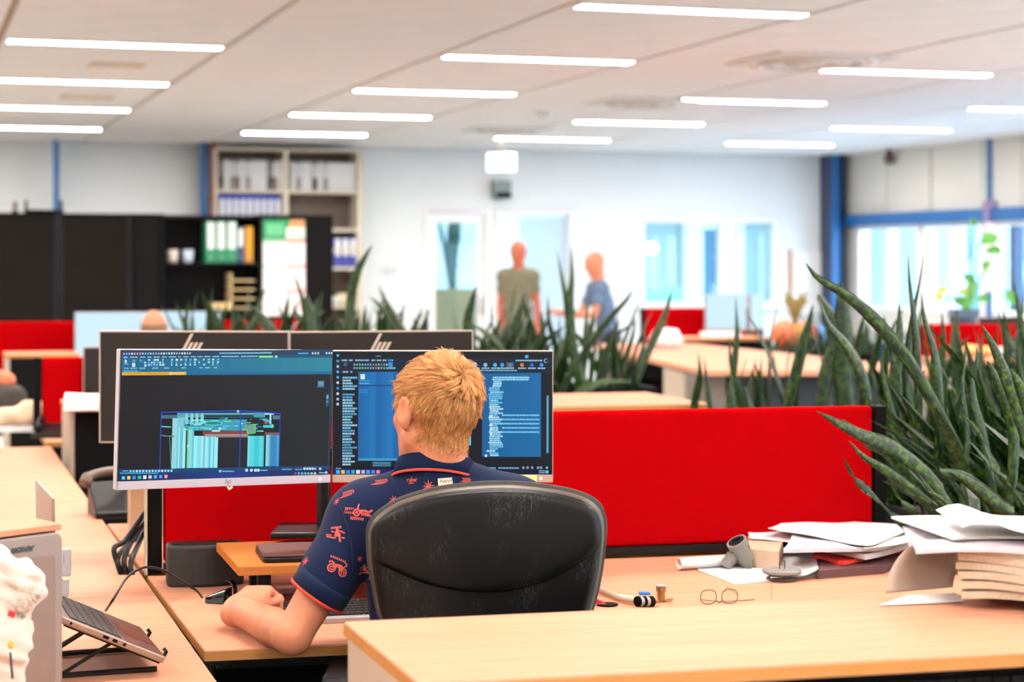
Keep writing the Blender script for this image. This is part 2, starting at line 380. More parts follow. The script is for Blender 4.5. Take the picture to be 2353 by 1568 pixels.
# tall plant and wooden crate behind the glazed door
fr = root('conservatory_crate', 'slatted beige wooden planter seen through the glazed door', 'planter', UV(22.4, bwv(1040, 22.4), 0), TH)
ct_z = bwz(1040, 664, 22.4)
for k in range(8):
    b = MB(); b.box((-.28 + k * .08, 0, ct_z / 2), (.07, .4, ct_z)); part('slat', b, mat('beige_slat', (178, 160, 120), .7), fr)
b = MB(); b.box((0, 0, ct_z - .02), (.6, .36, .02)); part('soil', b, mat('soil', (40, 30, 22), .95), fr)
DKLEAF = mat('dark_leaf', (30, 74, 62), .5, var=.3, scale=6)
for k in range(26):
    a = random.uniform(0, 2 * PI); h = random.uniform(.25, .95); r = random.uniform(.02, .26)
    b = MB(); p0 = Vector((math.cos(a) * .05, math.sin(a) * .05, ct_z)); p1 = Vector((math.cos(a) * r, math.sin(a) * r, ct_z + h))
    P = smoothpath([p0, (p0 + p1) / 2 + Vector((0, 0, .1)), p1], 5); sd = Vector((-math.sin(a), math.cos(a), 0)) * .035
    W_ = [.15, .3, .7, 1, .7, .05]
    b.add([q + sd * w for q, w in zip(P, W_)] + [q - sd * w for q, w in zip(P, W_)], [(i, i + 1, 7 + i, 6 + i) for i in range(5)]); part('leaf', b, DKLEAF, fr)

# right wall: cream panels above a blue beam, windows below -------------------
zb1, zb0 = 2.06, 1.96
wr = struct('wall_right', rbox(MB(), U0, U1 + .1, V1, V1 + WT, 0, 0.98), CREAM)
b = MB(); rbox(b, U0, U1 + .1, V1 + .05, V1 + WT, zb1, 2.9); struct('backing', b, CREAM, wr)
js = [U1, rwu(2042), rwu(2143), rwu(2262), rwu(2353)] + [rwu(2353) - 1.2 * k for k in range(1, 18)]
for a0, a1 in zip(js[:-1], js[1:]):
    if a1 < U0: break
    b = MB(); rbox(b, a1 + .012, a0 - .012, V1 - .02, V1 + .05, zb1 + .01, 2.82); struct('wall_panel', b, CREAM, wr)
struct('trim_1', rbox(MB(), U0, U1, V1 - .1, V1 + .02, zb0, zb1 + .03), BLUE)
uw = U1 - 0.1; n = 2
wall_ws = [(rwu(1972), rwu(2116)), (rwu(2124), rwu(2264))]
x = rwu(2264)
while x > U0 + 1.7: wall_ws.append((x - .12, x - 1.5)); x -= 1.6
piers = MB(); last = U1
for a0, a1 in wall_ws:
    if last - a0 > .02: rbox(piers, a0, last, V1, V1 + WT, .98, zb0)
    last = a1
    b = MB()
    for (ua, ub, za, zb_) in ((a1, a1 + .07, .98, zb0), (a0 - .07, a0, .98, zb0), (a1 + .07, a0 - .07, .98, 1.04), (a1 + .07, a0 - .07, zb0 - .05, zb0), ((a0 + a1) / 2 - .03, (a0 + a1) / 2 + .03, 1.04, zb0 - .05)):
        rbox(b, ua, ub, V1 - .02, V1 + .1, za, zb_)
    w = struct('window_%d' % n, b, FR); n += 1
    mid = (a0 + a1) / 2
    for c0, c1 in ((a1 + .07, mid - .03), (mid + .03, a0 - .07)):
        b = MB(); rbox(b, c0, c1, V1 + .03, V1 + .036, 1.04, zb0 - .05); struct('pane', b, GL, w)
rbox(piers, U0, last, V1, V1 + WT, .98, zb0)
struct('piers', piers, CREAM, wr)
pl_ = bpy.data.lights.new('sky_portal', 'AREA'); pl_.shape = 'RECTANGLE'; pl_.size = U1 - U0 - .4; pl_.size_y = .95; pl_.cycles.is_portal = True
po = bpy.data.objects.new('sky_portal', pl_); COL.objects.link(po); po.location = UV((U0 + U1) / 2, V1 + .12, 1.47); po.rotation_euler = (PI / 2, 0, TH + PI / 2)
# corner column and the pipe bundle
b = MB(); rbox(b, U1 - .30, U1 - .02, V1 - .28, V1 - .25, 0, 2.82); rbox(b, U1 - .30, U1 - .02, V1 - .13, V1 - .10, 0, 2.82); rbox(b, U1 - .17, U1 - .15, V1 - .25, V1 - .13, 0, 2.82)
struct('column_1', b, NAVYST); 
b = MB(); rbox(b, U1 - .33, U1 - .305, V1 - .28, V1 - .18, 0, 2.82); struct('column_face', b, BLUE, bpy.data.objects['column_1'])
u2 = rwu(2285) 
def vat(px, u): return bwv(px, u)
uc = 17.25
for nm, x0, x1, m_, z0, dep in (('blue_pipe', 2268, 2279, BLUE, 0, 0), ('cream_pipe', 2281, 2301, mat('cream_pipe', (224, 204, 172), .5), 0, .02), ('blue_pipe', 2302, 2311, BLUE, 0, 0), ('grey_pipe', 2312, 2323, mat('pale_grey_pipe', (200, 200, 200), .5), 0, .04)):
    va, vb = vat(x0, uc), vat(x1, uc); c = UV(uc + dep, (va + vb) / 2, 0); r = (vb - va) / 2
    b = MB(); b.tube([c + Vector((0, 0, z0)), c + Vector((0, 0, 2.80))], r, 12)
    for zz in (.6, 1.5, 2.4): b.tube([c + Vector((0, 0, zz)), c + Vector((0, 0, zz + .03))], r * 1.25, 12)
    single('wall_pipe', b, m_, {'blue_pipe': 'thin blue pipe %s the cream pipe' % ('left of' if x0 < 2280 else 'right of'), 'cream_pipe': 'cream vertical pipe in the bundle by the windows', 'grey_pipe': 'pale grey pipe beside the wide dark blue column'}[nm], 'pipe', smooth=False)
b = MB(); va, vb = vat(2326, uc + .1), vat(2346, uc + .1); rbox(b, uc + .05, uc + .3, va, vb, 0, 2.82); struct('column_2', b, NAVYST)
b = MB(); va, vb = vat(2346, uc), vat(2352, uc); rbox(b, uc, uc + .3, va + .02, vb + .3, zb0, zb1 + .03); struct('beam_end', b, BLUE, bpy.data.objects['column_2'])
# back wall, left part: posts
for x0, x1, m_, lab in ((124, 136, BLUE, 'thin blue vertical pipe on the wall above the black cabinets'), (462, 478, BLUE, 'blue vertical post at the left side of the tall shelving'), (483, 498, mat('brick_red_post', (170, 78, 66), .6), 'brick red vertical post at the left side of the tall shelving')):
    b = MB(); va, vb = bwv(x0, 20.3), bwv(x1, 20.3); rbox(b, 20.3, 20.4, va, vb, 0, 2.80); rbox(b, 20.4, 20.6, (va + vb) / 2 - .01, (va + vb) / 2 + .01, 2.2, 2.24); single('wall_post', b, m_, lab, 'post')
# smoke detector and camera dome
pz = UV(U1 - 1.2, V1 - .15, 2.80)
p = pt(2043, 352, 21.5); p.z = 2.70
b = MB(); b.tube([(p.x, p.y, 2.80), (p.x, p.y, 2.70)], .035, 12); b.lathe([(.001, -.075), (.05, -.05), (.065, 0), (.05, .05), (.001, .07)], Matrix.Translation(p), 14)
single('security_camera', b, mat('dark_dome', (60, 44, 34), .3), 'small dark dome camera under the ceiling on the window side', 'camera', smooth=True)
# round ceiling air vent
def vent(px, py, r, lab):
    Y = F * 1.25 / (HY - py); c = Vector(((px - CX) / F * Y, Y, 2.80)); v = root('ceiling_vent', lab, 'vent', c, TH, None)
    b = MB(); b.box((0, 0, -.008), (r * 2, r * 2, .016)); part('plate', b, mat('vent_white', (220, 220, 218), .5), v)
    for k in range(4):
        b = MB(); rr = r * (.85 - k * .2); b.lathe([(rr, -.016), (rr - .02, -.04), (rr - .05, -.016)], None, 24); part('ring', b, mat('vent_ring', (190, 186, 178), .5) if k % 2 == 0 else mat('vent_white', (220, 220, 218), .5), v)
    return v
vent(1865, 136, .40, 'large round ceiling air vent over the plants'); vent(1475, 232, .35, 'ceiling air vent between the second and third strip lamps')
vent(1165, 297, .35, 'ceiling air vent near the exit sign')
for px, py in ((1738, 143), (1997, 134), (1250, 258)):
    Y = F * 1.25 / (HY - py); c = Vector(((px - CX) / F * Y, Y, 2.80)); b = MB(); b.lathe([(.06, .0), (.06, -.02), (.035, -.05), (.001, -.055)], None, 16)
    single('smoke_detector', b, LAMPW, 'small white smoke detector on the ceiling %s' % ({1738: 'left of the big round vent', 1997: 'right of the big round vent', 1250: 'above the exit sign area'}[px]), 'smoke detector', c, smooth=True)
for (px0, px1, py) in ((205, 330, 148), (140, 260, 222)):      # flush access panels beside the left lamps
    Y = F * 1.25 / (HY - py); c = Vector(((px0 / 2 + px1 / 2 - CX) / F * Y, Y, 2.80)); b = MB(); w_ = (px1 - px0) / F * Y
    b.box((0, 0, -.004), (w_, .3, .012)); single('ceiling_hatch', b, mat('hatch_beige', (205, 190, 172), .8), 'flat beige ceiling hatch %s the left strip lamps' % ('nearer camera between' if py < 200 else 'farther off between'), 'hatch', c, rz=TH)
# exit sign + box below it
ye = 19.3; p = pt(1152, 374, ye)
s = root('exit_sign', 'glowing white and green exit sign hanging above the glazed door', 'sign', (p.x, p.y, p.z), TH * .3)
b = MB(); b.box((0, 0, 0), (.30, .05, .19)); part('housing', b, FR, s, bevel=.006)
b = MB(); b.box((0, -.028, 0), (.28, .006, .17)); part('sign_face', b, mat('exit_face', (235, 255, 245), .4, var=0, emit=(225, 255, 246), estr=2.4), s)
GRN = mat('exit_green', (40, 190, 130), .4, var=0, emit=(120, 235, 190), estr=1.2)
b = MB()                                 # running figure, arrow, doorway
b.box((-.075, -.033, .045), (.02, .004, .022)); b.box((-.08, -.033, .01), (.022, .004, .055), Matrix.Rotation(.35, 3, 'Y')); b.box((-.055, -.033, -.035), (.012, .004, .06), Matrix.Rotation(-.6, 3, 'Y')); b.box((-.1, -.033, -.035), (.012, .004, .06), Matrix.Rotation(.7, 3, 'Y'))
b.box((-.06, -.033, .015), (.05, .004, .01), Matrix.Rotation(.4, 3, 'Y')); b.box((.055, -.033, -.01), (.05, .004, .09)); b.box((0, -.033, 0), (.035, .004, .012)); b.add([(.012, -.035, .018), (.012, -.035, -.018), (.032, -.035, 0)], [(0, 1, 2)])
part('pictogram', b, GRN, s)
b = MB(); b.tube([(0, 0, .09), (0, 0, 2.80 - p.z)], .008, 8); part('rod', b, ALU, s)
p = pt(1146, 425, 20.1); p2 = UV(U1 - .1, bwv(1146), p.z)
s = root('wall_speaker', 'small dark grey box mounted on the wall below the exit sign', 'speaker', p2, TH)
b = MB(); b.box((0, 0, 0), (.19, .16, .2)); part('body', b, mat('grey_box', (120, 134, 132), .5), s, bevel=.006); b = MB(); b.box((0, -.085, -.065), (.17, .02, .06)); part('grille', b, BLACK, s)
b = MB(); b.box((0, .09, 0), (.06, .03, .06)); part('bracket', b, BLACKM, s)
b = MB(); s = root('wall_switch', 'white thermostat box on the wall left of the glazed door', 'switch', UV(U1 - .02, bwv(903), bwz(903, 618)), TH); b.box((0, 0, 0), (.14, .04, .1)); part('body', b, mat('white_switch', (240, 246, 250), .4), s, bevel=.004); b = MB(); b.box((0, -.025, 0), (.07, .01, .04)); part('button', b, SILVER, s)
b = MB(); rbox(b, U1 - .03, U1 - .003, bwv(985), bwv(1100), bwz(1040, 493), bwz(1040, 484)); single('door_closer', b, SILVER, 'slim silver door closer rail above the glazed door', 'door closer')
# whiteboard beside the interior window
wv0, wv1 = bwv(1815), bwv(1895)
s = root('whiteboard', 'white board in a thin pale wooden frame between interior window and corner', 'whiteboard', UV(U1 - .03, (wv0 + wv1) / 2, bwz(1850, 650)), TH)
b = MB(); b.box((0, 0, 0), (wv1 - wv0, .02, .75)); part('board', b, FR, s)
for sx in (-1, 1):
    b = MB(); b.box((sx * (wv1 - wv0) / 2, -.005, 0), (.025, .03, .78)); part('frame', b, OAK, s)
# outside -----------------------------------------------------------
b = MB(); rbox(b, -10, 60, V1 + .3, V1 + 60, -.2, -.05); struct('ground_outside', b, mat('pale_paving', (226, 226, 222), .8))
s = root('building_outside', 'white and blue industrial building outside the windows', 'building', UV(30, V1 + 18, 0), TH)
b = MB(); b.box((0, 0, 3), (4, 40, 6)); part('wall', b, mat('facade_white', (120, 140, 150), .6, var=.04, scale=.5), s)
for k in range(12):
    b = MB(); b.box((-2.03, -17 + k * 3.2, 2.4), (.08, 1.6, 1.7)); part('window', b, mat('facade_blue', (34, 66, 92), .3), s)
    b = MB(); b.box((-2.05, -15.4 + k * 3.2, 3), (.06, .25, 6)); part('pilaster', b, mat('facade_pale_blue', (74, 104, 128), .5), s)
b = MB(); b.box((-2.02, 0, .5), (.1, 40, 1.0)); part('plinth', b, mat('plinth_green', (70, 92, 78), .8), s)
# ---------------------------------------------------------------- desks, cabinets, panels
PH = math.radians(13.4); E1 = Vector((math.cos(PH), math.sin(PH), 0)); E2 = Vector((-0.302, 0.953, 0))
SIDE = mat('greige_side', (176, 160, 142), 0.55, var=0.02, scale=5)
def para(o, w, d, e1=E1, e2=E2):
    o = Vector((o[0], o[1], 0)); return [o, o + e1 * w, o + e1 * w + e2 * d, o + e2 * d]
def pslab(b, P, z0, z1): return b.prism([(p.x, p.y) for p in P], z0, z1)
def desk(label, o, w, d, z=0.74, name='office_desk', e1=E1, e2=E2, group=None, t=0.025):
    P = para(o, w, d, e1, e2); c = (P[0] + P[2]) / 2; ang = math.atan2(e1.y, e1.x)
    r = root(name, label, 'desk', (c.x, c.y, 0), ang, group)
    part('desk_top', pslab(MB(), P, z - t, z), [WOOD], r, True, bevel=0.003)
    part('edge_band', pslab(MB(), para(P[0] - e1 * .0006 - e2 * .0006, w + .0012, d + .0012, e1, e2), z - t + .0015, z - .0035), WOODE, r, True)
    for s in (0.035, w - 0.095):
        b = MB(); a = P[0] + e1 * s + e2 * .08; R = Matrix.Rotation(ang, 3, 'Z')
        b.box(a + e1 * .03 + e2 * (d * .5 - .08) + Vector((0, 0, .02)), (.06, d * .86, .04), R); part('foot', b, BLACKM, r, True, bevel=.004)
        b = MB(); b.box(a + e1 * .03 + e2 * (d * .5 - .08) + Vector((0, 0, (z - t) / 2)), (.05, .10, z - t - .02), R); part('leg', b, BLACKM, r, True, bevel=.004)
        b = MB(); b.box(a + e1 * .03 + e2 * (d * .5 - .08) + Vector((0, 0, z - t - .015)), (.05, d * .8, .03), R); part('support_arm', b, BLACKM, r, True)
    b = MB(); b.box(P[0] + e1 * w / 2 + e2 * d * .55 + Vector((0, 0, z - t - .05)), (w - .2, .05, .04), Matrix.Rotation(ang, 3, 'Z')); part('cross_beam', b, BLACKM, r, True)
    b = MB(); b.box(P[0] + e1 * w / 2 + e2 * d * .85 + Vector((0, 0, z - t - .13)), (w - .3, .12, .1), Matrix.Rotation(ang, 3, 'Z')); part('cable_tray', b, BLACKM, r, True)
    b = MB(); b.box(P[0] + e1 * w / 2 + e2 * d * .95 + Vector((0, 0, (z - t) / 2 + .05)), (w - .24, .018, z - t - .16), Matrix.Rotation(ang, 3, 'Z')); part('modesty_panel', b, BLACK, r, True)
    return r
def cabinet(label, o, w, d, z, units=2, name='low_cabinet', e1=E1, e2=E2, slats=False, group=None, front=True):
    P = para(o, w, d, e1, e2); c = (P[0] + P[2]) / 2; ang = math.atan2(e1.y, e1.x); R = Matrix.Rotation(ang, 3, 'Z')
    r = root(name, label, 'cabinet', (c.x, c.y, 0), ang, group)
    part('cabinet_top', pslab(MB(), P, z - .024, z), WOOD, r, True, bevel=.003)
    part('edge_band', pslab(MB(), para(P[0] - e1 * .0006 - e2 * .0006, w + .0012, d + .0012, e1, e2), z - .022, z - .004), WOODE, r, True)
    for s in (0.004, w - 0.024):
        b = MB(); pslab(b, para(P[0] + e1 * s + e2 * .012, .02, d - .024, e1, e2), .04, z - .024); part('side_panel', b, SIDE, r, True, bevel=.002)
    b = MB(); pslab(b, para(P[0] + e1 * .025 + e2 * .03, w - .05, d - .06, e1, e2), .04, z - .026); part('body', b, BLACK, r, True)
    b = MB(); pslab(b, para(P[0] + e1 * .02 + e2 * .03, w - .04, d - .06, e1, e2), 0, .04); part('plinth', b, BLACKM, r, True)
    for k in range(units):
        w0 = .03 + k * (w - .06) / units; wu = (w - .06) / units - .006
        if slats:
            n = int(wu / .03)
            for q in range(n):
                b = MB(); pslab(b, para(P[0] + e1 * (w0 + q * wu / n) + e2 * .02, wu / n - .003, .012, e1, e2), .06, z - .04); part('slat', b, BLACK, r, True)
        else:
            b = MB(); pslab(b, para(P[0] + e1 * w0 + e2 * .018, wu, .014, e1, e2), .06, z - .04); dd = part('door', b, BLACK, r, True, bevel=.002)
            b = MB(); b.box(P[0] + e1 * (w0 + wu - .04) + e2 * .012 + Vector((0, 0, z * .6)), (.01, .015, .12), R); part('handle', b, ALU, dd, True)
    return r
def rpanel(label, A, length, z0=0.765, z1=1.139, e1=E1, th=.04, group='red desk screens', posts=True):
    A = Vector((A[0], A[1], 0)); nrm = Vector((-e1.y, e1.x, 0)); ang = math.atan2(e1.y, e1.x); R = Matrix.Rotation(ang, 3, 'Z')
    c = A + e1 * length / 2
    r = root('desk_screen', label, 'desk screen', (c.x, c.y, z0 - .025), ang, group)
    b = MB(); b.box(c + Vector((0, 0, (z0 + z1) / 2)), (length, th, z1 - z0), R); part('felt_panel', b, RED, r, True, bevel=.012, seg=3)
    b = MB(); b.box(c + Vector((0, 0, z0 - .012)), (length, .03, .022), R); part('bottom_rail', b, BLACKM, r, True)
    if posts:
        for s in (-.022, length + .022):
            b = MB(); b.box(A + e1 * s + Vector((0, 0, (z0 - .025 + z1) / 2)), (.036, th + .006, z1 - z0 + .025), R); part('end_post', b, BLACK, r, True, bevel=.003)
    return r
# main desk, panel and the desk opposite
P0 = at(470, 1495, .74); DW = 2.0
main_desk = desk('long beech desk where the blond man rests his arms', P0, DW, .985)
PA = at(372, 1318, .74) + E1 * .0
MAINP = rpanel('long red felt desk screen behind the blond man\'s two monitors', (PA.x, PA.y + .02, 0), 1.98)
b = MB(); q = PA - E1 * .045; b.box(Vector((q.x, q.y + .02, .937)), (.006, .05, .40), Matrix.Rotation(PH, 3, 'Z')); part('edge_strip', b, mat('pale_edge', (190, 176, 150), .6), MAINP, True)
OP0 = P0 + E2 * 1.06
opp_desk = desk('beech desk on the far side of the long red screen', OP0, DW, .95)
rpanel_side = None
# foreground cabinet
FC = at(963, 1571, .95)
fore = cabinet('nearest pale beech topped cabinet at the bottom of the picture', FC, 2.0, .49, .95, units=2, slats=True)
# tables in a row along the left
e2l = (at(98, 1000, .74) - at(500, 1568, .74)).normalized(); e1l = Vector((e2l.y, -e2l.x, 0)); e1l = Vector((math.cos(PH), math.sin(PH), 0))
tp = at(500, 1568, .74) - e2l * 1.25
names = ['beech side table at the bottom left carrying the laptop stand', 'beech side table in the middle of the left row', 'farthest beech side table of the left row, with cloths on it']
for k, L_ in enumerate((2.25, 1.9, 2.0)):
    desk(names[k], tp - e1l * .9, .9, L_ - .004, e1=e1l, e2=e2l); tp = tp + e2l * L_
# cabinets behind the monitors
c0 = at(158, 934, .95)
cabinet('beech topped black cabinet behind the rear monitors, paper pile on its left end', c0, 1.13, .43, .95, units=2)
c1 = at(1636, 928, .95) - E1 * 1.35
cabinet('beech topped black cabinet just past the red screen, end by the plants', c1, 1.35, .75, .95, units=2)
# far-left desk cluster
dk = at(106, 1016, .74)
desk('small beech desk corner beside the second red screen on the left', dk, 1.1, .72)
A = at(96, 985, .76); rpanel('narrow red desk screen in the gap at the left, black posts', (A.x, A.y, 0), .62, z1=1.095)
c2 = at(14, 815, .95) - E1 * .0
cabinet('beech topped cabinet in front of the far left red screen', c2, .46, .43, .95, units=1)
A = pt(-10, 740, 12.9); rpanel('far left red desk screen in front of the black cabinets', (A.x - .4, A.y - .1, 0), 2.45)
A = A + E1 * 1.75
desk('far desk where the balding man sits before two bright screens', (A.x - .97, A.y - 1.02, 0), 1.85, .72)
# black monitor backs standing at x~192..228
# middle right: large white-lit table
TZ = .95; TPX = [at(1615, 852, TZ), at(2200, 852, TZ), at(1600, 790, TZ), at(1352, 790, TZ)]
ctr = sum(TPX, Vector()) / 4
r = root('meeting_table', 'large beech table in the middle right behind the plants', 'table', (ctr.x, ctr.y, 0), 0)
part('table_top', pslab(MB(), TPX, TZ - .03, TZ), WOOD, r, True, bevel=.003)
for p, q in ((TPX[0], .12), (TPX[1], .12), (TPX[2], .2), (TPX[3], .2)):
    c = p.lerp(ctr, q); b = MB(); b.box((c.x, c.y, (TZ - .03) / 2), (.22, .06, TZ - .03)); part('leg', b, mat('taupe_leg', (112, 104, 98), .6), r, True)
b = MB(); c = (TPX[0] + TPX[1]) / 2; b.box((c.x + .1, c.y + .25, .65), (1.1, .03, .5)); part('modesty_panel', b, mat('navy_panel', (16, 30, 48), .5), r, True)
b = MB(); c = (TPX[0] + TPX[3]) / 2; b.box((c.x + .2, c.y + .1, .89), (.05, 2.8, .05), Matrix.Rotation(.12, 3, 'Z')); part('rail', b, BLACKM, r, True)
# far desks right
c3 = at(1570, 778, .95)
cabinet('far beech topped cabinet with two bright screens behind it', c3, .74, .43, .95, units=1)
A = pt(1482, 708, 16.7); rpanel('far red desk screen beside the bright double screens', (A.x, A.y, 0), 1.05)
desk('far desk behind the double screens', (A.x - .1, A.y - .80, 0), 1.45, .70)
c4 = at(2180, 828, .95)
cabinet('beech topped navy cabinet at the right edge of the picture', c4, 1.6, .45, .95, units=2)
A = pt(2113, 752, 12.4); rpanel('red desk screen at the right, partly behind snake plant leaves', (A.x, A.y, 0), .75, z0=.76)
desk('desk under the red screen at the right, behind the navy cabinet', (A.x - .1, A.y - .02, 0), 1.6, .7)
b = MB(); sc2 = pt(2100, 735, 16.0)
# tall storage --------------------------------------------------------
ucab = 17.6; tcab = [(-60, 130), (146, 300), (300, 372)]
RT = Matrix.Rotation(TH, 3, 'Z')
def cbox(b, v0, v1, u0, u1, z0, z1): return rbox(b, u0, u1, v0, v1, z0, z1)
TAMB = mat('tambour_black', (20, 16, 13), 0.6, var=.08, scale=4, spec=.08)
for k, (x0, x1) in enumerate(((-80, 134), (136, 302))):
    v0, v1 = bwv(x0, ucab), bwv(x1, ucab); c = UV(ucab + .2, (v0 + v1) / 2, 0)
    r = root('tambour_cabinet', ['tall black roller-door cabinet under the black tray, at the left edge', 'tall black roller-door cabinet right of the dark blue gap'][k], 'cabinet', c, TH)
    b = MB(); cbox(b, v0, v1, ucab + .02, ucab + .43, .0, 1.98); part('body', b, BLACK, r, True, bevel=.004)
    for s0, s1 in ((v0, v0 + .035), (v1 - .035, v1)):
        b = MB(); cbox(b, s0, s1, ucab, ucab + .02, .0, 1.98); part('frame', b, mat('blue_black', (8, 12, 20), .5, spec=.2), r, True)
    n = 16
    for q in range(n):
        a0 = v0 + .04 + q * (v1 - v0 - .08) / n; b = MB(); cbox(b, a0, a0 + (v1 - v0 - .08) / n - .006, ucab + .006, ucab + .018, .08, 1.94); part('slat', b, TAMB, r, True)
v0, v1 = bwv(304, ucab), bwv(372, ucab); c = UV(ucab + .2, (v0 + v1) / 2, 0)
r = root('narrow_cabinet', 'narrow tall black cabinet between roller cabinet and open shelves', 'cabinet', c, TH)
b = MB(); cbox(b, v0, v1 - .004, ucab + .02, ucab + .43, 0, 1.98); part('body', b, BLACK, r, True, bevel=.004); b = MB(); cbox(b, v0 + .02, v1 - .02, ucab, ucab + .018, .06, 1.95); part('door', b, BLACK, r, True)
v0, v1 = bwv(373, ucab), bwv(602, ucab); c = UV(ucab + .2, (v0 + v1) / 2, 0)
r = root('open_shelf_cabinet', 'open black shelf cabinet holding mugs and green binders', 'cabinet', c, TH)
DK = mat('shelf_black', (7, 8, 10), .6, var=.1, spec=.15)
for a0, a1 in ((v0, v0 + .02), (v1 - .02, v1)):
    b = MB(); cbox(b, a0, a1, ucab, ucab + .43, 0, 1.98); part('side_panel', b, DK, r, True)
b = MB(); cbox(b, v0 + .02, v1 - .02, ucab + .41, ucab + .43, 0, 1.98); part('back_panel', b, DK, r, True)
zsh = bwz(480, 604, ucab); zsh2 = bwz(500, 712, ucab)
for zz in (.02, .55, zsh2, zsh, 1.965):
    b = MB(); cbox(b, v0 + .02, v1 - .02, ucab + .005, ucab + .41, zz - .02, zz); part('shelf', b, DK, r, True)
def mug(px, py, lab, m_):
    p = UV(ucab + .12, bwv(px, ucab + .12), zsh); s = root('mug', lab, 'mug', p, random.uniform(0, 3))
    b = MB(); b.lathe([(.035, 0), (.045, .02), (.052, .12), (.047, .12), (.04, .02), (.001, .015)], None, 18); part('cup', b, m_, s, smooth=True)
    b = MB(); b.tube([(.05 + .03 * math.sin(a), 0, .06 + .035 * math.cos(a)) for a in [PI * k / 8 for k in range(9)]], .006, 6); part('handle', b, m_, s)
mug(397, 585, 'white mug with a brownish mark, left one on the black shelf', mat('cup_white', (214, 204, 190), .3)); mug(432, 585, 'white and bluish mug next to the green binders', mat('cup_blue_white', (190, 205, 222), .3))
LBLW = mat('label_white', (232, 236, 232), .6, var=.01)
bcount = {}
def binder(px0, px1, u, z, h, m_, lab, grp, lm=LBLW, ly=(.45, .95), tilt=0, dep=.28):
    v0, v1 = bwv(px0, u), bwv(px1, u); w = v1 - v0 - .004; c = UV(u, (v0 + v1) / 2, z)
    s = root('binder', lab, 'binder', c, TH, grp)
    R = Matrix.Rotation(tilt, 3, 'Y')
    b = MB(); b.box(R @ Vector((0, dep / 2, h / 2)), (w, dep, h), R); part('cover', b, m_, s, bevel=.003)
    b = MB(); b.box(R @ Vector((0, -.001, h * sum(ly) / 2)), (w * .74, .003, h * (ly[1] - ly[0])), R); part('spine_label', b, lm, s)
    b = MB(); b.tube([R @ Vector((w * .18 * math.cos(a), -.003, h * .14 + w * .18 * math.sin(a))) for a in [2 * PI * k / 8 for k in range(9)]], .003, 5); part('finger_ring', b, ALU, s)
    return s
GB = mat('green_cover', (10, 122, 84), .5); NB = mat('navy_cover', (34, 52, 96), .5); YB = mat('mustard_cover', (196, 138, 22), .5); KB = mat('black_cover', (30, 30, 32), .5); BB = mat('brown_cover', (96, 74, 62), .5)
BLB = mat('blue_cover', (40, 50, 150), .5); LB = mat('grey_cover', (128, 126, 124), .6)
for k, (a, c_) in enumerate(((473, 496), (497, 520), (521, 545))):
    binder(a, c_, ucab + .05, zsh, bwz(500, 508, ucab) - zsh, GB, ['leftmost', 'middle', 'rightmost'][k] + ' of three green binders with white spine labels', 'green binders in the black shelf', ly=(.33, .97))
binder(546, 561, ucab + .05, zsh, .33, NB, 'slim navy binder between green and mustard binders', 'binders in the black shelf'); binder(563, 582, ucab + .05, zsh, .335, YB, 'mustard yellow binder at the end of the green ones', 'binders in the black shelf', lm=YB)
# letter tray and box on the lower shelf
v = bwv(560, ucab); s = root('letter_tray', 'stacked beige letter tray on the lower black shelf', 'letter tray', UV(ucab + .02, v, zsh2), TH)
for k in range(4):
    b = MB(); b.box((0, .15, .012 + k * .085), (.22, .3, .012)); part('tray', b, mat('tray_beige', (206, 180, 130), .6), s); b = MB(); b.box((-.11, .15, .045 + k * .085), (.012, .3, .075)); part('side', b, mat('tray_beige', (206, 180, 130), .6), s)
b = MB(); b.box((0, 0, .03), (.22, .3, .06)); single('paper_box', b, mat('tray_beige', (206, 180, 130), .6), 'flat beige box lying left of the letter tray', 'box', UV(ucab + .16, bwv(508, ucab), zsh2), rz=TH)
# cabinet end with planner
v0, v1 = bwv(603, ucab), bwv(766, ucab); c = UV(ucab + .2, (v0 + v1) / 2, 0)
r = root('tall_cabinet', 'tall black cabinet with the wall planner hung on its door', 'cabinet', c, TH)
b = MB(); cbox(b, v0 + .003, v1, ucab + .02, ucab + .43, 0, 1.98); part('body', b, BLACK, r, True, bevel=.004); vmid = (v0 + v1) / 2 + .05
for a0, a1 in ((v0 + .01, vmid - .003), (vmid + .003, v1 - .005)):
    b = MB(); cbox(b, a0, a1, ucab, ucab + .018, .06, 1.96); part('door', b, BLACK, r, True)
pa, pb = bwv(604, ucab), bwv(701, ucab); pz1, pz0 = bwz(650, 505, ucab), bwz(650, 726, ucab); pw, ph = pb - pa, pz1 - pz0
s = root('wall_planner', 'four-part paper month planner with green header on a black cabinet', 'calendar', UV(ucab - .004, (pa + pb) / 2, pz0), TH)
b = MB(); b.box((0, 0, ph / 2), (pw, .003, ph)); part('backing', b, PAPER, s)
PRM = print_attr_mat('planner_print')
def pq(b, x0, x1, z0, z1, col, y=-.0025): b.col = lin(col); b.add([(x0, y, z0), (x1, y, z0), (x1, y, z1), (x0, y, z1)], [(0, 1, 2, 3)])
b = MB(); hx = pw / 2
pq(b, -hx, hx, ph * .79, ph, (30, 130, 82)); pq(b, -hx + .03, -hx + pw * .5, ph * .83, ph * .96, (90, 170, 120), -.003); pq(b, hx - pw * .36, hx - .01, ph * .90, ph * .995, (226, 140, 90), -.003); pq(b, hx - pw * .45, hx - .005, ph * .80, ph * .92, (226, 226, 214), -.0034)
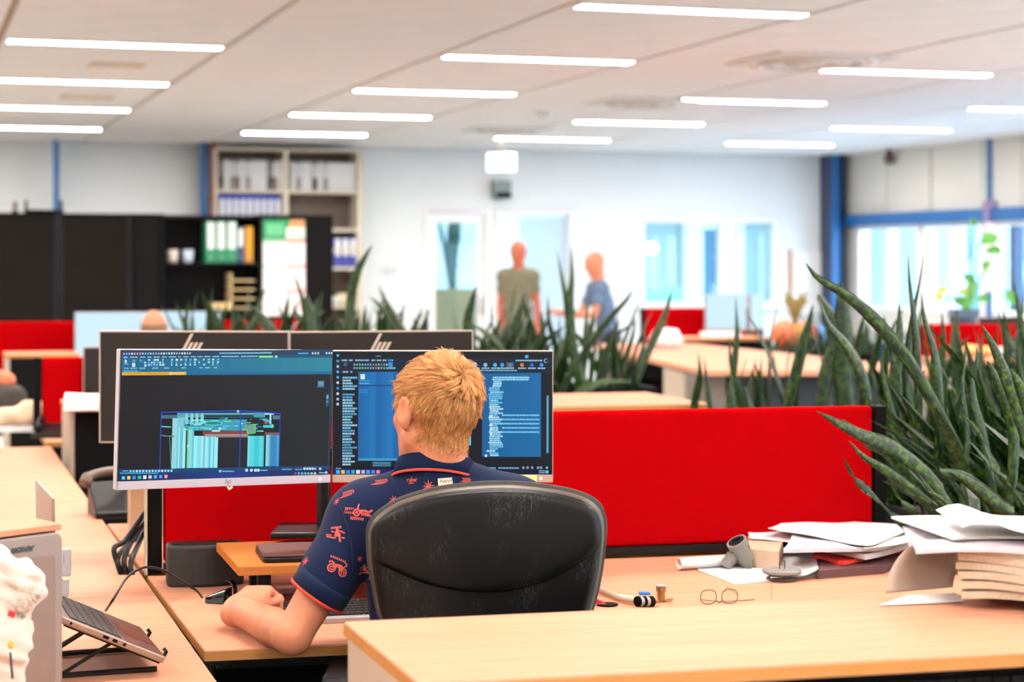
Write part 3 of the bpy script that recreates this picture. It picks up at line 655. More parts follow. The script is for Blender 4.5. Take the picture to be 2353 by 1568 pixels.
for k in range(3):
    zt = ph * (.765 - k * .26); zb_ = zt - ph * .23
    pq(b, -hx, -hx + pw * .55, zt, zt + ph * .02, (110, 180, 130)); pq(b, -hx + pw * .55, hx, zt, zt + ph * .025, (230, 90, 84))
    for i in range(7):
        for j in range(5): pq(b, -hx + pw * (.07 + i * .13), -hx + pw * (.12 + i * .13), zt - ph * (.035 + j * .038), zt - ph * (.018 + j * .038), (200, 90, 90) if i > 5 else (150, 150, 158), -.003)
part('print', b, PRM, s)
# things on top of the black cabinets
s = root('desk_tray', 'black tray frame with upright ends on the left black cabinet', 'tray', UV(ucab + .1, bwv(102, ucab), 1.98), TH)
b = MB(); w_ = bwv(145, ucab) - bwv(58, ucab); b.box((0, 0, .015), (w_, .25, .03)); part('base', b, BLACK, s)
for sx in (-1, 1): b = MB(); b.box((sx * (w_ / 2 - .012), 0, .065), (.024, .05, .1)); part('upright', b, BLACK, s)
s = root('figurine', 'tiny dark object standing on the leftmost black cabinet', 'ornament', UV(ucab + .1, bwv(36, ucab), 1.98), TH)
b = MB(); b.lathe([(.03, 0), (.03, .02), (.012, .03), (.02, .07), (.012, .1), (.001, .11)], None, 12); part('body', b, mat('dark_brown', (70, 54, 44), .6), s, smooth=True)
# tall shelving by the back wall
ush = 20.05; va, vb, vc = bwv(500, ush), bwv(657, ush), bwv(828, ush)
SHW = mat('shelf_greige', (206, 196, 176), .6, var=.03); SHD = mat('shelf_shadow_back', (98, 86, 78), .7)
r = root('tall_shelving', 'tall pale shelving full of binders reaching the ceiling', 'shelving', UV(ush + .2, (va + vc) / 2, 0), TH)
for a0, a1 in ((va - .02, va), (vb - .025, vb + .025), (vc - .03, vc + .02)):
    b = MB(); cbox(b, a0, a1, ush, ush + .4, 0, 2.74); part('upright', b, SHW, r, True)
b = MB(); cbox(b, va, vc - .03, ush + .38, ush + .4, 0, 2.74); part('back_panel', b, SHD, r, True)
z1s, z2s, z3s, z4s, z5s = bwz(650, 437, ush), bwz(650, 500, ush), bwz(800, 526, ush), bwz(800, 614, ush), bwz(800, 702, ush)
for a0, a1 in ((va, vb - .025), (vb + .025, vc - .03)):
    for zz in (2.745, z1s, .1, .75) + ((z2s,) if a0 == va else (z3s, z4s, z5s)):
        b = MB(); cbox(b, a0, a1, ush, ush + .38, zz - .03, zz); part('shelf', b, SHW, r, True)
ORD = ['first', 'second', 'third', 'fourth', 'fifth', 'sixth', 'seventh', 'eighth', 'ninth', 'tenth', 'eleventh', 'last']
CNAME = {'white_binder': 'white', 'grey_cover': 'grey', 'brown_cover': 'brown', 'black_cover': 'black'}
WB = mat('white_binder', (208, 210, 212), .6); 
seq = [KB, WB, LB, BB, WB, LB, WB, WB, WB, KB, BB, WB]; x = 503
for k, m_ in enumerate(seq):
    binder(x, x + 12, ush + .03, z1s, .31, m_, CNAME[m_.name] + ' binder, ' + ORD[k] + ' from the left on the upper left shelf', 'binders, upper left shelf', lm=WB if m_ is not KB else LB); x += 12.3
seq = [WB, LB, WB, WB, KB, WB, LB, WB, WB, WB, WB, WB]; x = 668
for k, m_ in enumerate(seq):
    binder(x, x + 12, ush + .03, z1s, .30, m_, CNAME[m_.name] + ' binder, ' + ORD[k] + ' from the left on the upper right shelf', 'binders, upper right shelf', lm=WB); x += 12.5
x = 503
for k in range(9):
    binder(x, x + 15.5, ush + .03, z2s, bwz(600, 446, ush) - z2s - .01, BLB, 'blue-topped white-spined binder, ' + ORD[k] + ' from the left in its row', 'blue topped binders, lower left shelf', lm=WB, ly=(.02, .8)); x += 16
for k in range(3):
    binder(768 + k * 18, 784 + k * 18, ush + .03, z4s, .31, BLB, 'blue binder right of the planner, ' + ['left', 'middle', 'right'][k] + ' of three', 'blue binders right of the planner', ly=(.38, .97))
s = root('leaning_binder', 'pale grey binder leaning out on the right bay of the tall shelving', 'binder', UV(ush + .02, bwv(690, ush), z1s - .62), TH)
b = MB(); b.box((0, .12, .2), (.07, .22, .30), Matrix.Rotation(-.25, 3, 'Y')); part('cover', b, WB, s); b = MB(); b.box((0, .004, .2), (.05, .01, .2), Matrix.Rotation(-.25, 3, 'Y')); part('spine_label', b, LB, s)
b = MB(); cbox(b, vb + .025, vc - .03, ush, ush + .38, z1s - .65, z1s - .62); part('shelf', b, SHW, r, True)
for k, (px, hh) in enumerate(((775, .1), (790, .13), (805, .08))):
    b = MB(); b.lathe([(.03, 0), (.05, .03), (.055, hh), (.05, hh), (.04, .02), (.001, .012)], None, 14); single('storage_tin', b, [WB, mat('tin_tan', (214, 196, 160), .5), WB][k], ['small white tin, left of three on a lower shelf of the tall shelving', 'tan tin, middle of three on a lower shelf of the tall shelving', 'shortest white tin of three on a lower shelf of the tall shelving'][k], 'tin', UV(ush + .1, bwv(px, ush), z5s), smooth=True)
# ---------------------------------------------------------------- monitors
SCR = emit_attr_mat('lit_screen', .73); SCRFAR = mat('bright_screen', (20, 20, 22), .3, var=0, emit=(196, 228, 246), estr=.72)
PIANO = mat('screen_black', (10, 10, 12), 0.25, var=0)
def monitor(label, BL, BR, TL, back=False, chin=.016, name='monitor', thick=.028, house=None, group=None, far=False):
    ex = (BR - BL); w = ex.length; ex = ex.normalized(); up = (TL - BL); up = (up - ex * up.dot(ex)); h = up.length; up = up.normalized()
    nz = ex.cross(up).normalized()        # towards the viewer of the panel's front when ex runs left-right
    M = Matrix((ex.to_4d(), (-nz).to_4d(), up.to_4d(), (0, 0, 0, 1))).transposed()
    for i in range(3): M[3][i] = 0
    M.translation = BL + ex * w / 2; M[3][3] = 1
    r = bpy.data.objects.new(name, None); COL.objects.link(r); r.matrix_world = M; r['label'] = label; r['category'] = 'monitor'; ROOTM[r.name] = M.copy()
    if group: r['group'] = group
    hs = house or SILVERW
    b = MB(); b.box((0, thick * .6, h / 2), (w, thick * .8, h)); part('housing', b, hs if not back else mat('dark_back', (30, 26, 24), .5, var=.03, spec=.25), r, bevel=.003)
    if back:
        b = MB()
        for (cx, cz, sx, sz) in ((0, h - .0015, w + .002, .004), (0, .0015, w + .002, .004), (-w / 2, h / 2, .004, h), (w / 2, h / 2, .004, h)): b.box((cx, thick * .6, cz), (sx, thick * .84, sz))
        part('silver_rim', b, SILVERW, r)
        b = MB(); b.box((0, -.012, h * .42), (.13, .035, .13)); part('mount', b, BLACKM, r, bevel=.006)
        b = MB(); b.box((0, thick + .001, h / 2), (w - .01, .004, h - .02)); part('screen', b, PIANO, r)
    else:
        b = MB(); b.box((0, thick * 1.1, h * .45), (w * .5, .02, h * .5)); part('rear_bulge', b, PLASTIC, r, bevel=.008)
        b = MB(); b.box((0, .0035, (h + chin) / 2), (w - .004, .005, h - chin - .003)); part('bezel', b, PIANO, r)
    return r, w, h, M
def screen_part(r, w, h, chin, b, name='screen', inset=.006):
    return part(name, b, SCR, r)
class Pic:
    """Unit picture (u right, v down) painted as coloured faces on a screen w x h."""
    def __init__(s, x0, x1, z0, z1, y=.0009): s.b = MB(); s.x0, s.x1, s.z0, s.z1, s.y = x0, x1, z0, z1, y; s.n = 0
    def P(s, u, v, L): return (s.x0 + (s.x1 - s.x0) * u, s.y - .00012 * L, s.z1 - (s.z1 - s.z0) * v)
    def rect(s, u0, v0, u1, v1, c, L=1, k=1.0): s.poly([(u0, v1), (u1, v1), (u1, v0), (u0, v0)], c, L, k)
    def poly(s, pts, c, L=1, k=1.0):
        s.b.col = tuple(x * k for x in lin(c)); s.b.add([s.P(u, v, L) for u, v in pts], [tuple(range(len(pts)))])
    def disc(s, u, v, ru, c, L=2, asp=1.78): s.poly([(u + ru * math.cos(a), v - ru * asp * math.sin(a)) for a in [2 * PI * k / 10 for k in range(10)]], c, L)
    def dashes(s, u0, v, u1, h, c, L=2, lo=.004, hi=.012, gap=.0018):
        x = u0
        while x < u1:
            q = min(x + random.uniform(lo, hi), u1); s.rect(x, v - h / 2, q, v + h / 2, c, L); x = q + gap
# left monitor: a 3D drawing program -----------------------------------------
YL, YR = 4.38, 4.665
BL, BR, TL = pt(268, 1128, YL), pt(760, 1110, YR), pt(268, 803, YL)
mL, w, h, ML = monitor('left lit monitor showing a cyan 3D model drawing', BL, BR, TL, chin=.02, house=SILVER)
pc = Pic(-w / 2 + .004, w / 2 - .004, .0225, h - .004)
def m1(x, y):
    t = 75 + .0116 * (x - 65); bt = 1425 - .037 * (x - 55); return ((x - 62) / 2160.0, (y - t) / (bt - t))
def r1(x0, y0, x1, y1, c, L=1, k=1.0): pc.poly([m1(x0, y1), m1(x1, y1), m1(x1, y0), m1(x0, y0)], c, L, k)
def dash1(x0, y, x1, h_, c, L=3, lo=8, hi=26, gap=3):
    x = x0
    while x < x1: q = min(x + random.uniform(lo, hi), x1); r1(x, y - h_ / 2, q, y + h_ / 2, c, L); x = q + gap
pc.rect(0, 0, 1, 1, (20, 24, 28), 0)
r1(62, 76, 2222, 130, (28, 62, 92)); r1(62, 130, 2222, 158, (22, 78, 110)); 
for k in range(12): r1(62 + k * 180, 158, 62 + (k + 1) * 180, 300, (14 + k * 2, 96 + k * 3, 140 + k), 1)
r1(62, 296, 2222, 330, (8, 104, 150), 1)
r1(70, 296, 700, 328, (222, 168, 28), 2); dash1(110, 312, 260, 10, (200, 130, 10)); dash1(300, 312, 520, 10, (200, 130, 10)); r1(535, 300, 560, 325, (240, 214, 140), 3); dash1(570, 312, 690, 12, (240, 204, 110), 3)
dash1(82, 284, 225, 12, (90, 180, 220))
x = 75
for k in range(26): r1(x, 94, x + 15, 114, random.choice([(220, 240, 250), (120, 190, 230), (170, 220, 245), (200, 170, 190)]), 2); x += 26
dash1(1030, 106, 1570, 14, (130, 196, 226)); dash1(1850, 114, 1960, 14, (70, 170, 230)); 
for x in (2000, 2030, 2060, 2150, 2180, 2205): r1(x, 104, x + 16, 124, (190, 220, 235), 2)
r1(75, 128, 122, 152, (16, 130, 220), 2); dash1(85, 140, 115, 10, (160, 215, 250), 3)
for a0, a1 in ((140, 218), (240, 290), (312, 350), (372, 432), (452, 500), (522, 592), (615, 642), (665, 718), (740, 790), (808, 860), (878, 940), (960, 1030), (1052, 1232), (1252, 1425)): dash1(a0, 140, a1, 11, (150, 205, 235))
r1(1437, 134, 1588, 156, (80, 200, 110), 2); dash1(1447, 146, 1580, 9, (170, 240, 180)); pc.disc(*m1(1620, 146), .006, (190, 225, 240))
pc.poly([m1(92, 160), m1(118, 186), m1(104, 188), m1(108, 200), m1(98, 200), m1(93, 188)], (240, 248, 255), 3)
for x in list(range(318, 460, 28)) + list(range(545, 1030, 46)):
    for y in (170, 198, 222):
        if random.random() < .85: r1(x, y - 9, x + random.uniform(12, 24), y + 9, random.choice([(190, 226, 244), (130, 200, 232), (90, 170, 214), (220, 240, 250), (230, 210, 130)] if random.random() < .6 else [(150, 210, 236)]), 2)
r1(165, 165, 196, 190, (90, 150, 180), 2); r1(165, 200, 194, 240, (200, 226, 240), 2); r1(235, 165, 262, 190, (70, 140, 176), 2); r1(280, 190, 300, 205, (200, 226, 240), 2); r1(285, 215, 303, 240, (200, 226, 240), 2)
for a0, a1 in ((85, 130), (148, 210), (235, 292), (360, 420), (478, 528), (650, 695), (832, 860), (886, 942), (975, 1012)): dash1(a0, 255, a1, 11, (140, 200, 230))
dash1(85, 210, 130, 9, (140, 200, 230))
for k in range(8):
    r1(62 + k * 270, 330, 62 + (k + 1) * 270, 1330, (20 + k, 22 + int(1.8 * k), 27 + int(1.8 * k)), 1)
r1(2070, 398, 2140, 462, (70, 116, 150), 2); r1(2080, 405, 2130, 440, (96, 146, 178), 3); dash1(2040, 466, 2180, 5, (50, 66, 78), 2); r1(2164, 530, 2196, 660, (30, 80, 116), 2); r1(2170, 545, 2190, 580, (110, 176, 216), 3); r1(2170, 600, 2190, 620, (90, 140, 170), 3)
r1(2205, 330, 2216, 1260, (10, 66, 100), 2)
BLU, CY, PCY, LC = (24, 70, 200), (60, 214, 226), (120, 214, 224), (170, 220, 228)
def line1(x0, y0, x1, y1, wd, c, L=5):
    dx, dy = x1 - x0, y1 - y0; q = math.hypot(dx, dy); nx, ny = -dy / q * wd / 2, dx / q * wd / 2
    pc.poly([m1(x0 + nx, y0 + ny), m1(x1 + nx, y1 + ny), m1(x1 - nx, y1 - ny), m1(x0 - nx, y0 - ny)], c, L)
r1(462, 742, 620, 780, (70, 104, 120), 2); r1(1600, 750, 1680, 790, (80, 116, 134), 2)
r1(622, 722, 700, 1296, (120, 190, 200), 2); r1(575, 775, 625, 1300, (140, 206, 212), 2)
x = 640
while x < 1035:
    wd = random.uniform(8, 34)
    if x + wd > 690 and x < 760 and random.random() < .5: c = (30, 60, 56)
    else: c = random.choice([PCY, LC, (90, 190, 206), (150, 226, 236), (74, 170, 190), (150, 200, 214)])
    r1(x, 960 if x > 790 else 870, min(x + wd, 1040), 1294 - .012 * (x - 640), c, 3); x += wd
x = 1345
while x < 1515: wd = random.uniform(10, 36); r1(x, 960, min(x + wd, 1515), 1276, random.choice([(80, 206, 216), (110, 216, 226), (60, 190, 206), (130, 212, 224)]), 3); x += wd
x = 1535
while x < 1672: wd = random.uniform(10, 30); r1(x, 950, min(x + wd, 1672), 1272, random.choice([(96, 186, 206), (70, 160, 196), (140, 200, 216), (50, 130, 180)]), 3); x += wd
r1(625, 722, 1520, 770, (70, 150, 170), 2); r1(890, 740, 1400, 768, (30, 56, 68), 3); r1(900, 728, 1400, 742, (90, 170, 186), 4)
for x in range(700, 900, 52): r1(x, 728, x + 30, 850, (130, 200, 206), 4)
r1(690, 790, 1330, 905, (60, 150, 172), 3); r1(700, 838, 890, 852, (12, 26, 30), 4); 
for k in range(60):
    x = random.uniform(690, 1560); y = random.uniform(770, 905); r1(x, y, x + random.uniform(10, 90), y + random.uniform(4, 14), random.choice([(60, 220, 230), (120, 230, 236), (190, 236, 240), (40, 130, 220), (90, 230, 170), (30, 110, 120), (60, 200, 220)]), 5)
pc.poly([m1(985 + 95 * math.cos(a), 828 + 24 * math.sin(a)) for a in [-2 * PI * k / 16 for k in range(16)]], (60, 226, 220), 6); pc.poly([m1(985 + 84 * math.cos(a), 828 + 17 * math.sin(a)) for a in [-2 * PI * k / 16 for k in range(16)]], (60, 120, 126), 7)
pc.poly([m1(1300, 860), m1(1420, 845), m1(1420, 930), m1(1340, 940)][::-1], (110, 150, 140), 6)
for a in ((1320, 850, 1420, 842), (1420, 842, 1420, 930), (1340, 940, 1420, 930), (1330, 900, 1345, 942)): line1(*a, 7, (90, 226, 90), 7)
pc.poly([m1(880, 912), m1(1300, 905), m1(1360, 945), m1(880, 945)][::-1], (130, 66, 60), 4); r1(900, 942, 1345, 968, (150, 140, 140), 5); r1(1020, 965, 1345, 978, (140, 110, 90), 5)
r1(1520, 925, 1672, 950, (120, 80, 84), 4); r1(1512, 812, 1552, 838, (200, 50, 50), 5); r1(1515, 722, 1612, 742, (170, 230, 236), 4); r1(1565, 740, 1585, 840, (140, 220, 230), 4); pc.disc(*m1(1595, 860), .009, (70, 210, 220), 4)
r1(1500, 850, 1600, 876, (60, 200, 214), 4)
line1(735, 870, 735, 1290, 9, (70, 200, 90), 6)
for y in range(1040, 1290, 18): r1(722 + random.uniform(0, 14), y, 738 + random.uniform(0, 14), y + 10, (110, 236, 110), 7)
r1(1045, 975, 1342, 1280, (27, 33, 40), 6)
for a in ((460, 716, 460, 1300), (1676, 732, 1676, 1272), (1264, 700, 1264, 1280)): line1(*a, 8, BLU, 8)
for a in ((460, 716, 1264, 700), (1264, 700, 1680, 732)): line1(*a, 12, BLU, 8)
line1(462, 862, 560, 868, 10, (120, 220, 220), 5); line1(462, 955, 600, 968, 12, (90, 130, 140), 4); line1(548, 975, 575, 1300, 5, (80, 150, 170), 5)
pc.disc(*m1(1234, 708), .005, (225, 240, 250), 9); pc.disc(*m1(1052, 885), .005, (235, 245, 250), 9); pc.disc(*m1(735, 1062), .004, (235, 245, 250), 9)
pc.poly([m1(62, 1312), m1(2222, 1262), m1(2222, 1300), m1(62, 1352)][::-1], (10, 66, 110), 2); pc.poly([m1(62, 1352), m1(2222, 1300), m1(2222, 1318), m1(62, 1366)][::-1], (12, 56, 120), 2)
for k in range(10):
    a, c_ = 62 + k * 216, 62 + (k + 1) * 216; f = 1 - abs(k - 4.5) / 6
    pc.poly([m1(a, 1362 - .026 * (a - 62)), m1(c_, 1362 - .026 * (c_ - 62)), m1(c_, 1430 - .037 * (c_ - 62)), m1(a, 1430 - .037 * (a - 62))][::-1], (int(14 + 4 * f), int(26 + 34 * f), int(50 + 90 * f)), 3)
dash1(100, 1322, 150, 8, (150, 205, 235), 4)
for x in range(165, 590, 31): r1(x, 1312 - .01 * x + 4, x + 20, 1334 - .01 * x + 4, random.choice([(150, 215, 245), (190, 220, 230), (120, 200, 240)]), 4)
dash1(75, 1347, 450, 12, (70, 170, 220), 4); dash1(1090, 1326, 1210, 12, (120, 190, 225), 4); pc.disc(*m1(1068, 1325), .006, (150, 215, 240), 4)
for x in (1340, 1390, 1432, 1462): pc.disc(*m1(x, 1314), .007, (190, 230, 245), 4)
dash1(1485, 1314, 1555, 12, (130, 190, 225), 4); dash1(1710, 1304, 1815, 11, (110, 170, 205), 4); dash1(1850, 1304, 1925, 11, (110, 170, 205), 4)
for x in (1950, 1980, 2010, 2038, 2066, 2120): pc.disc(*m1(x, 1296), .006, random.choice([(190, 220, 235), (200, 160, 180)]), 4)
for x, c in zip(range(108, 560, 52), [(40, 190, 240), (240, 190, 70), (30, 130, 220), (40, 170, 150), (220, 236, 245), (190, 180, 200), (60, 160, 240), (70, 130, 240), (230, 130, 150)]):
    u_, v_ = m1(x, 1396 - .037 * (x - 100)); pc.poly([(u_ - .0075, v_ + .0135), (u_ + .0075, v_ + .0135), (u_ + .0075, v_ - .0135), (u_ - .0075, v_ - .0135)], c, 5); pc.disc(u_, v_, .004, tuple(min(255, q + 40) for q in c), 6)
for x, c in zip(range(1855, 2100, 35), [(200, 50, 60), (60, 160, 230), (80, 180, 220), (150, 160, 180), (60, 190, 230), (160, 210, 160), (200, 220, 200)]): pc.disc(*m1(x, 1344), .006, c, 5)
dash1(2110, 1336, 2170, 10, (160, 200, 225), 5); pc.disc(*m1(2186, 1334), .006, (180, 215, 240), 5)
screen_part(mL, w, h, .02, pc.b)
LOGO = mat('logo_dark', (90, 86, 92), .4, var=0)
def front_logo(r, h):
    text_part('logo', 'hp', .017, Matrix.Translation((0, -.0016, .0118)) @ Matrix.Rotation(PI / 2, 4, 'X'), LOGO, r, shear=.35)
    b = MB(); b.box((0, -.0004, .0105), (w_all - .004, .003, .019)); part('chin', b, mat('chin_lilac', (182, 178, 190), .35, .1, var=0) if r is mL else mat('chin_warm', (180, 158, 142), .35, .1, var=0), r, bevel=.0008)
    b = MB(); b.lathe([(.003, 0), (.003, .0012), (.001, .0012)], Matrix.Translation((w_all / 2 - .03, -.002, .0105)) @ Matrix.Rotation(PI / 2, 4, 'X'), 12); part('power_light', b, mat('white_led', (255, 255, 255), .4, var=0, emit=(255, 255, 255), estr=1.5), r)
w_all = w; front_logo(mL, h)
b = MB(); b.tube([(0, -.002, 0), (.004, -.004, -.006), (.012, -.002, -.001)], .003, 6); part('tape_scrap', b, PAPERB, mL)
# right monitor: mail and file list -----------------------------------------
BL, BR, TL = pt(762, 1110, 4.68), pt(1271, 1110, 4.69), pt(762, 806, 4.68)
mR, w, h, MR = monitor('right lit monitor showing dark windows and blue file lists', BL, BR, TL, chin=.018)
w_all = w; front_logo(mR, h)
pc = Pic(-w / 2 + .004, w / 2 - .004, .0215, h - .004)
def m2(x, y): return ((x - 1150) / 1130.0, (y - 66) / 631.0)
def r2(x0, y0, x1, y1, c, L=1): pc.poly([m2(x0, y1), m2(x1, y1), m2(x1, y0), m2(x0, y0)], c, L)
def dash2(x0, y, x1, h_, c, L=3, lo=5, hi=16, gap=2):
    x = x0
    while x < x1: q = min(x + random.uniform(lo, hi), x1); r2(x, y - h_ / 2, q, y + h_ / 2, c, L); x = q + gap
pc.rect(0, 0, 1, 1, (18, 24, 33), 0); r2(1152, 66, 2280, 96, (16, 24, 32), 1); r2(1152, 96, 2280, 176, (20, 34, 52), 1)
for k in range(8): r2(1278 + k * 30, 168, 1308 + k * 30, 628, (8 + 2 * k, 96 + (k % 3) * 8, 160 + (k % 3) * 10), 2)
r2(1278, 236, 1518, 242, (14, 60, 110), 3); r2(1278, 616, 1518, 628, (60, 150, 200), 3)
for k in range(6): r2(1920 + k * 51, 172, 1972 + k * 51, 608, (10, 92 + k * 2, 150 + k * 2), 2)
r2(2224, 176, 2280, 660, (14, 26, 34), 2); r2(2254, 290, 2264, 588, (90, 160, 200), 3)
r2(1830, 500, 1862, 548, (70, 200, 230), 3); r2(1152, 672, 2280, 697, (10, 24, 110), 2); r2(1152, 655, 2280, 672, (10, 16, 28), 2); r2(1900, 672, 2280, 697, (10, 18, 50), 3)
for y, c in ((83, (40, 170, 230)), (112, (80, 140, 180)), (140, (150, 190, 215)), (168, (90, 160, 230)), (196, (60, 170, 230)), (224, (180, 210, 225)), (253, (50, 140, 240)), (281, (190, 210, 230)), (309, (150, 190, 220)), (335, (180, 200, 220))): pc.disc(*m2(1172, y), .0065, c, 3)
dash2(1368, 86, 1396, 6, (90, 130, 160)); 
for a0, a1 in ((1192, 1222), (1230, 1250), (1262, 1335), (1346, 1366), (1374, 1396), (1404, 1424)): dash2(a0, 108, a1, 8, (140, 180, 205))
dash2(1432, 108, 1460, 9, (40, 160, 230)); r2(1434, 118, 1456, 142, (50, 140, 200), 3); dash2(1432, 148, 1470, 8, (120, 190, 220))
for y in (130, 148):
    for x in range(1254, 1424, 14): r2(x, y - 5, x + 8, y + 5, random.choice([(120, 170, 200), (90, 200, 120), (210, 110, 110), (160, 190, 215), (70, 140, 190)]), 3)
pc.disc(*m2(1212, 128), .009, (60, 90, 120), 3); dash2(1198, 168, 1228, 8, (140, 180, 205)); dash2(1238, 168, 1248, 8, (140, 180, 205))
y = 198
while y < 655:
    if not 262 < y < 280: dash2(1197, y, random.choice([1248, 1260, 1272, 1240]), 9, random.choice([(120, 190, 225), (150, 205, 232), (90, 160, 200)]), 3)
    y += 14.5
r2(1290, 180, 1312, 206, (200, 230, 245), 3); dash2(1284, 214, 1336, 5, (60, 160, 210)); dash2(1284, 228, 1336, 6, (90, 180, 225)); dash2(1284, 262, 1330, 6, (40, 140, 200)); dash2(1284, 274, 1325, 6, (40, 140, 200))
r2(1350, 632, 1450, 660, (20, 70, 100), 3); dash2(1356, 640, 1444, 7, (90, 150, 170), 4); dash2(1356, 652, 1444, 7, (80, 140, 160), 4); dash2(1162, 668, 1190, 6, (110, 160, 190), 4)
pc.disc(*m2(2150, 88), .0085, (60, 160, 235), 3); dash2(2092, 108, 2230, 7, (150, 190, 215)); pc.disc(*m2(2250, 109), .01, (150, 190, 215), 3); pc.disc(*m2(2252, 109), .008, (30, 40, 52), 4)
for x, c in ((1885, (60, 170, 230)), (1936, (120, 190, 220)), (1986, (60, 180, 240)), (2023, (50, 160, 235)), (2064, (100, 120, 140)), (2126, (210, 120, 60)), (2177, (30, 100, 220)), (2227, (50, 140, 240))):
    pc.disc(*m2(x, 131), .009, c, 3); dash2(x - 20, 148, x + 20, 7, (150, 195, 220)); 
dash2(1900, 160, 2100, 7, (120, 180, 210)); r2(2044, 118, 2084, 150, (70, 90, 110), 2)
y = 196; x0 = 1972
for k in range(38):
    xs = 1975 - (18 if 4 < k < 36 else 0) + random.uniform(-4, 4) - (14 if k > 34 else 0)
    dash2(xs, y, xs + (190 if k < 2 else random.choice([44, 56, 70])), 8, random.choice([(150, 215, 240), (180, 228, 245), (110, 190, 225)]), 4)
    if k in (18, 20, 22, 24, 26): dash2(2022, y, 2216, 8, (120, 196, 230), 4); 
    y += 10.9
for y in (398, 442, 466, 490): pc.disc(*m2(1966, y), .006, (200, 232, 246), 5)
pc.disc(*m2(1940, 602), .006, (200, 232, 246), 5)
dash2(1908, 666, 1990, 7, (110, 180, 210), 4); dash2(2004, 666, 2112, 7, (110, 180, 210), 4)
for x in (2134, 2156, 2180, 2210, 2226, 2256): pc.disc(*m2(x, 664), .006, (130, 160, 180), 4)
for x, c in zip(range(1174, 1400, 26), [(40, 190, 240), (240, 190, 70), (30, 140, 230), (40, 170, 180), (220, 236, 245), (190, 180, 200), (60, 160, 240), (70, 130, 240), (230, 130, 150)]):
    u_, v_ = m2(x, 686); pc.poly([(u_ - .008, v_ + .014), (u_ + .008, v_ + .014), (u_ + .008, v_ - .014), (u_ - .008, v_ - .014)], c, 5)
dash2(2215, 680, 2245, 6, (120, 170, 200), 5); dash2(2215, 690, 2245, 6, (120, 170, 200), 5); pc.disc(*m2(2256, 686), .008, (90, 180, 230), 5)
screen_part(mR, w, h, .018, pc.b)
# yellow note under the right screen
b = MB(); b.sheet(lambda u, v: (.155 + .076 * u, -.0035 - .002 * math.sin(v * 3), .019 - .02 * v), 4, 3); 
o = single('sticky_note', b, mat('note_yellow', (236, 222, 120), .8), 'pale yellow sticky note on the bottom edge of the right monitor', 'note'); o.matrix_world = MR.copy()
o.modifiers.new('thickness', 'SOLIDIFY').thickness = .0003
# rear monitors, seen from behind --------------------------------------------
LG = mat('logo_bars', (206, 192, 178), .35, .6, var=0)
def back_logo(r, h):
    b = MB(); t = .543; y0, y1 = .0046, .0062
    for k, (za, zb_) in enumerate(((h - .007, h - .105), (h - .032, h - .105), (h - .032, h - .105), (h - .032, h - .135))):
        xr = -.0335 + k * .0137; wd = .0088; xa = xr + (za - (h - .052)) * t; xb = xr + (zb_ - (h - .052)) * t
        b.hexa([(xb, y0, zb_), (xb + wd, y0, zb_), (xb + wd, y1, zb_), (xb, y1, zb_), (xa, y0, za), (xa + wd, y0, za), (xa + wd, y1, za), (xa, y1, za)])
    part('logo', b, LG, r)
for (x0, x1, y0, y1, Ya, Yb, lab) in ((228, 662, 761, 1018, 5.46, 5.42, 'dark monitor back with slanted bar logo, behind the left lit monitor'), (667, 1087, 763, 1016, 5.5, 5.62, 'dark monitor back with slanted bar logo, behind the right lit monitor')):
    BLb = pt(x0, y1, Ya); BRb = pt(x1, y1, Yb); TLb = pt(x0, y0, Ya); BRb.z = BLb.z
    rr_, wb, hb, Mb = monitor(lab, BLb, BRb, TLb, back=True)
    back_logo(rr_, hb)
# dual arm stand between the front monitors (black, behind them)
def arm_stand(label, c, z0, tops, group=None):
    s = root('dual_monitor_stand', label, 'monitor stand', (c[0], c[1], z0), 0, group)
    b = MB(); b.box((0, 0, .008), (.24, .19, .016)); part('base', b, PLASTIC, s, bevel=.005)
    b = MB(); b.tube([(0, .03, .016), (0, .03, .42)], .018, 14); part('pole', b, BLACKM, s)
    b = MB(); b.box((0, .03, .19), (.06, .05, .05)); part('collar', b, PLASTIC, s, bevel=.006)
    for tx, ty, tz in tops:
        q = Vector((tx - c[0], ty - c[1], tz - z0)); mid = Vector((q.x * .5, q.y * .5 + .06, q.z))
        b = MB(); b.tube([(0, .03, q.z), mid, q], .014, 10); part('arm', b, BLACKM, s)
        b = MB(); b.tube([mid - Vector((0, 0, .03)), mid + Vector((0, 0, .03))], .02, 12); part('joint', b, PLASTIC, s)
        b = MB(); b.box(q, (.1, .02, .1)); part('mount_plate', b, BLACKM, s)
    return s
cL = ML @ Vector((0, .045, .15)); cR = MR @ Vector((0, .045, .15))
ZR = .866
arm_stand('black two-armed monitor stand holding the two lit monitors', (-.475, 4.80), ZR, [tuple(cL), tuple(cR)])
arm_stand('black two-armed monitor stand holding the two rear monitors', (-.62, 5.30), .74, [(-.905, 5.42, 1.17), (-.36, 5.50, 1.17)])
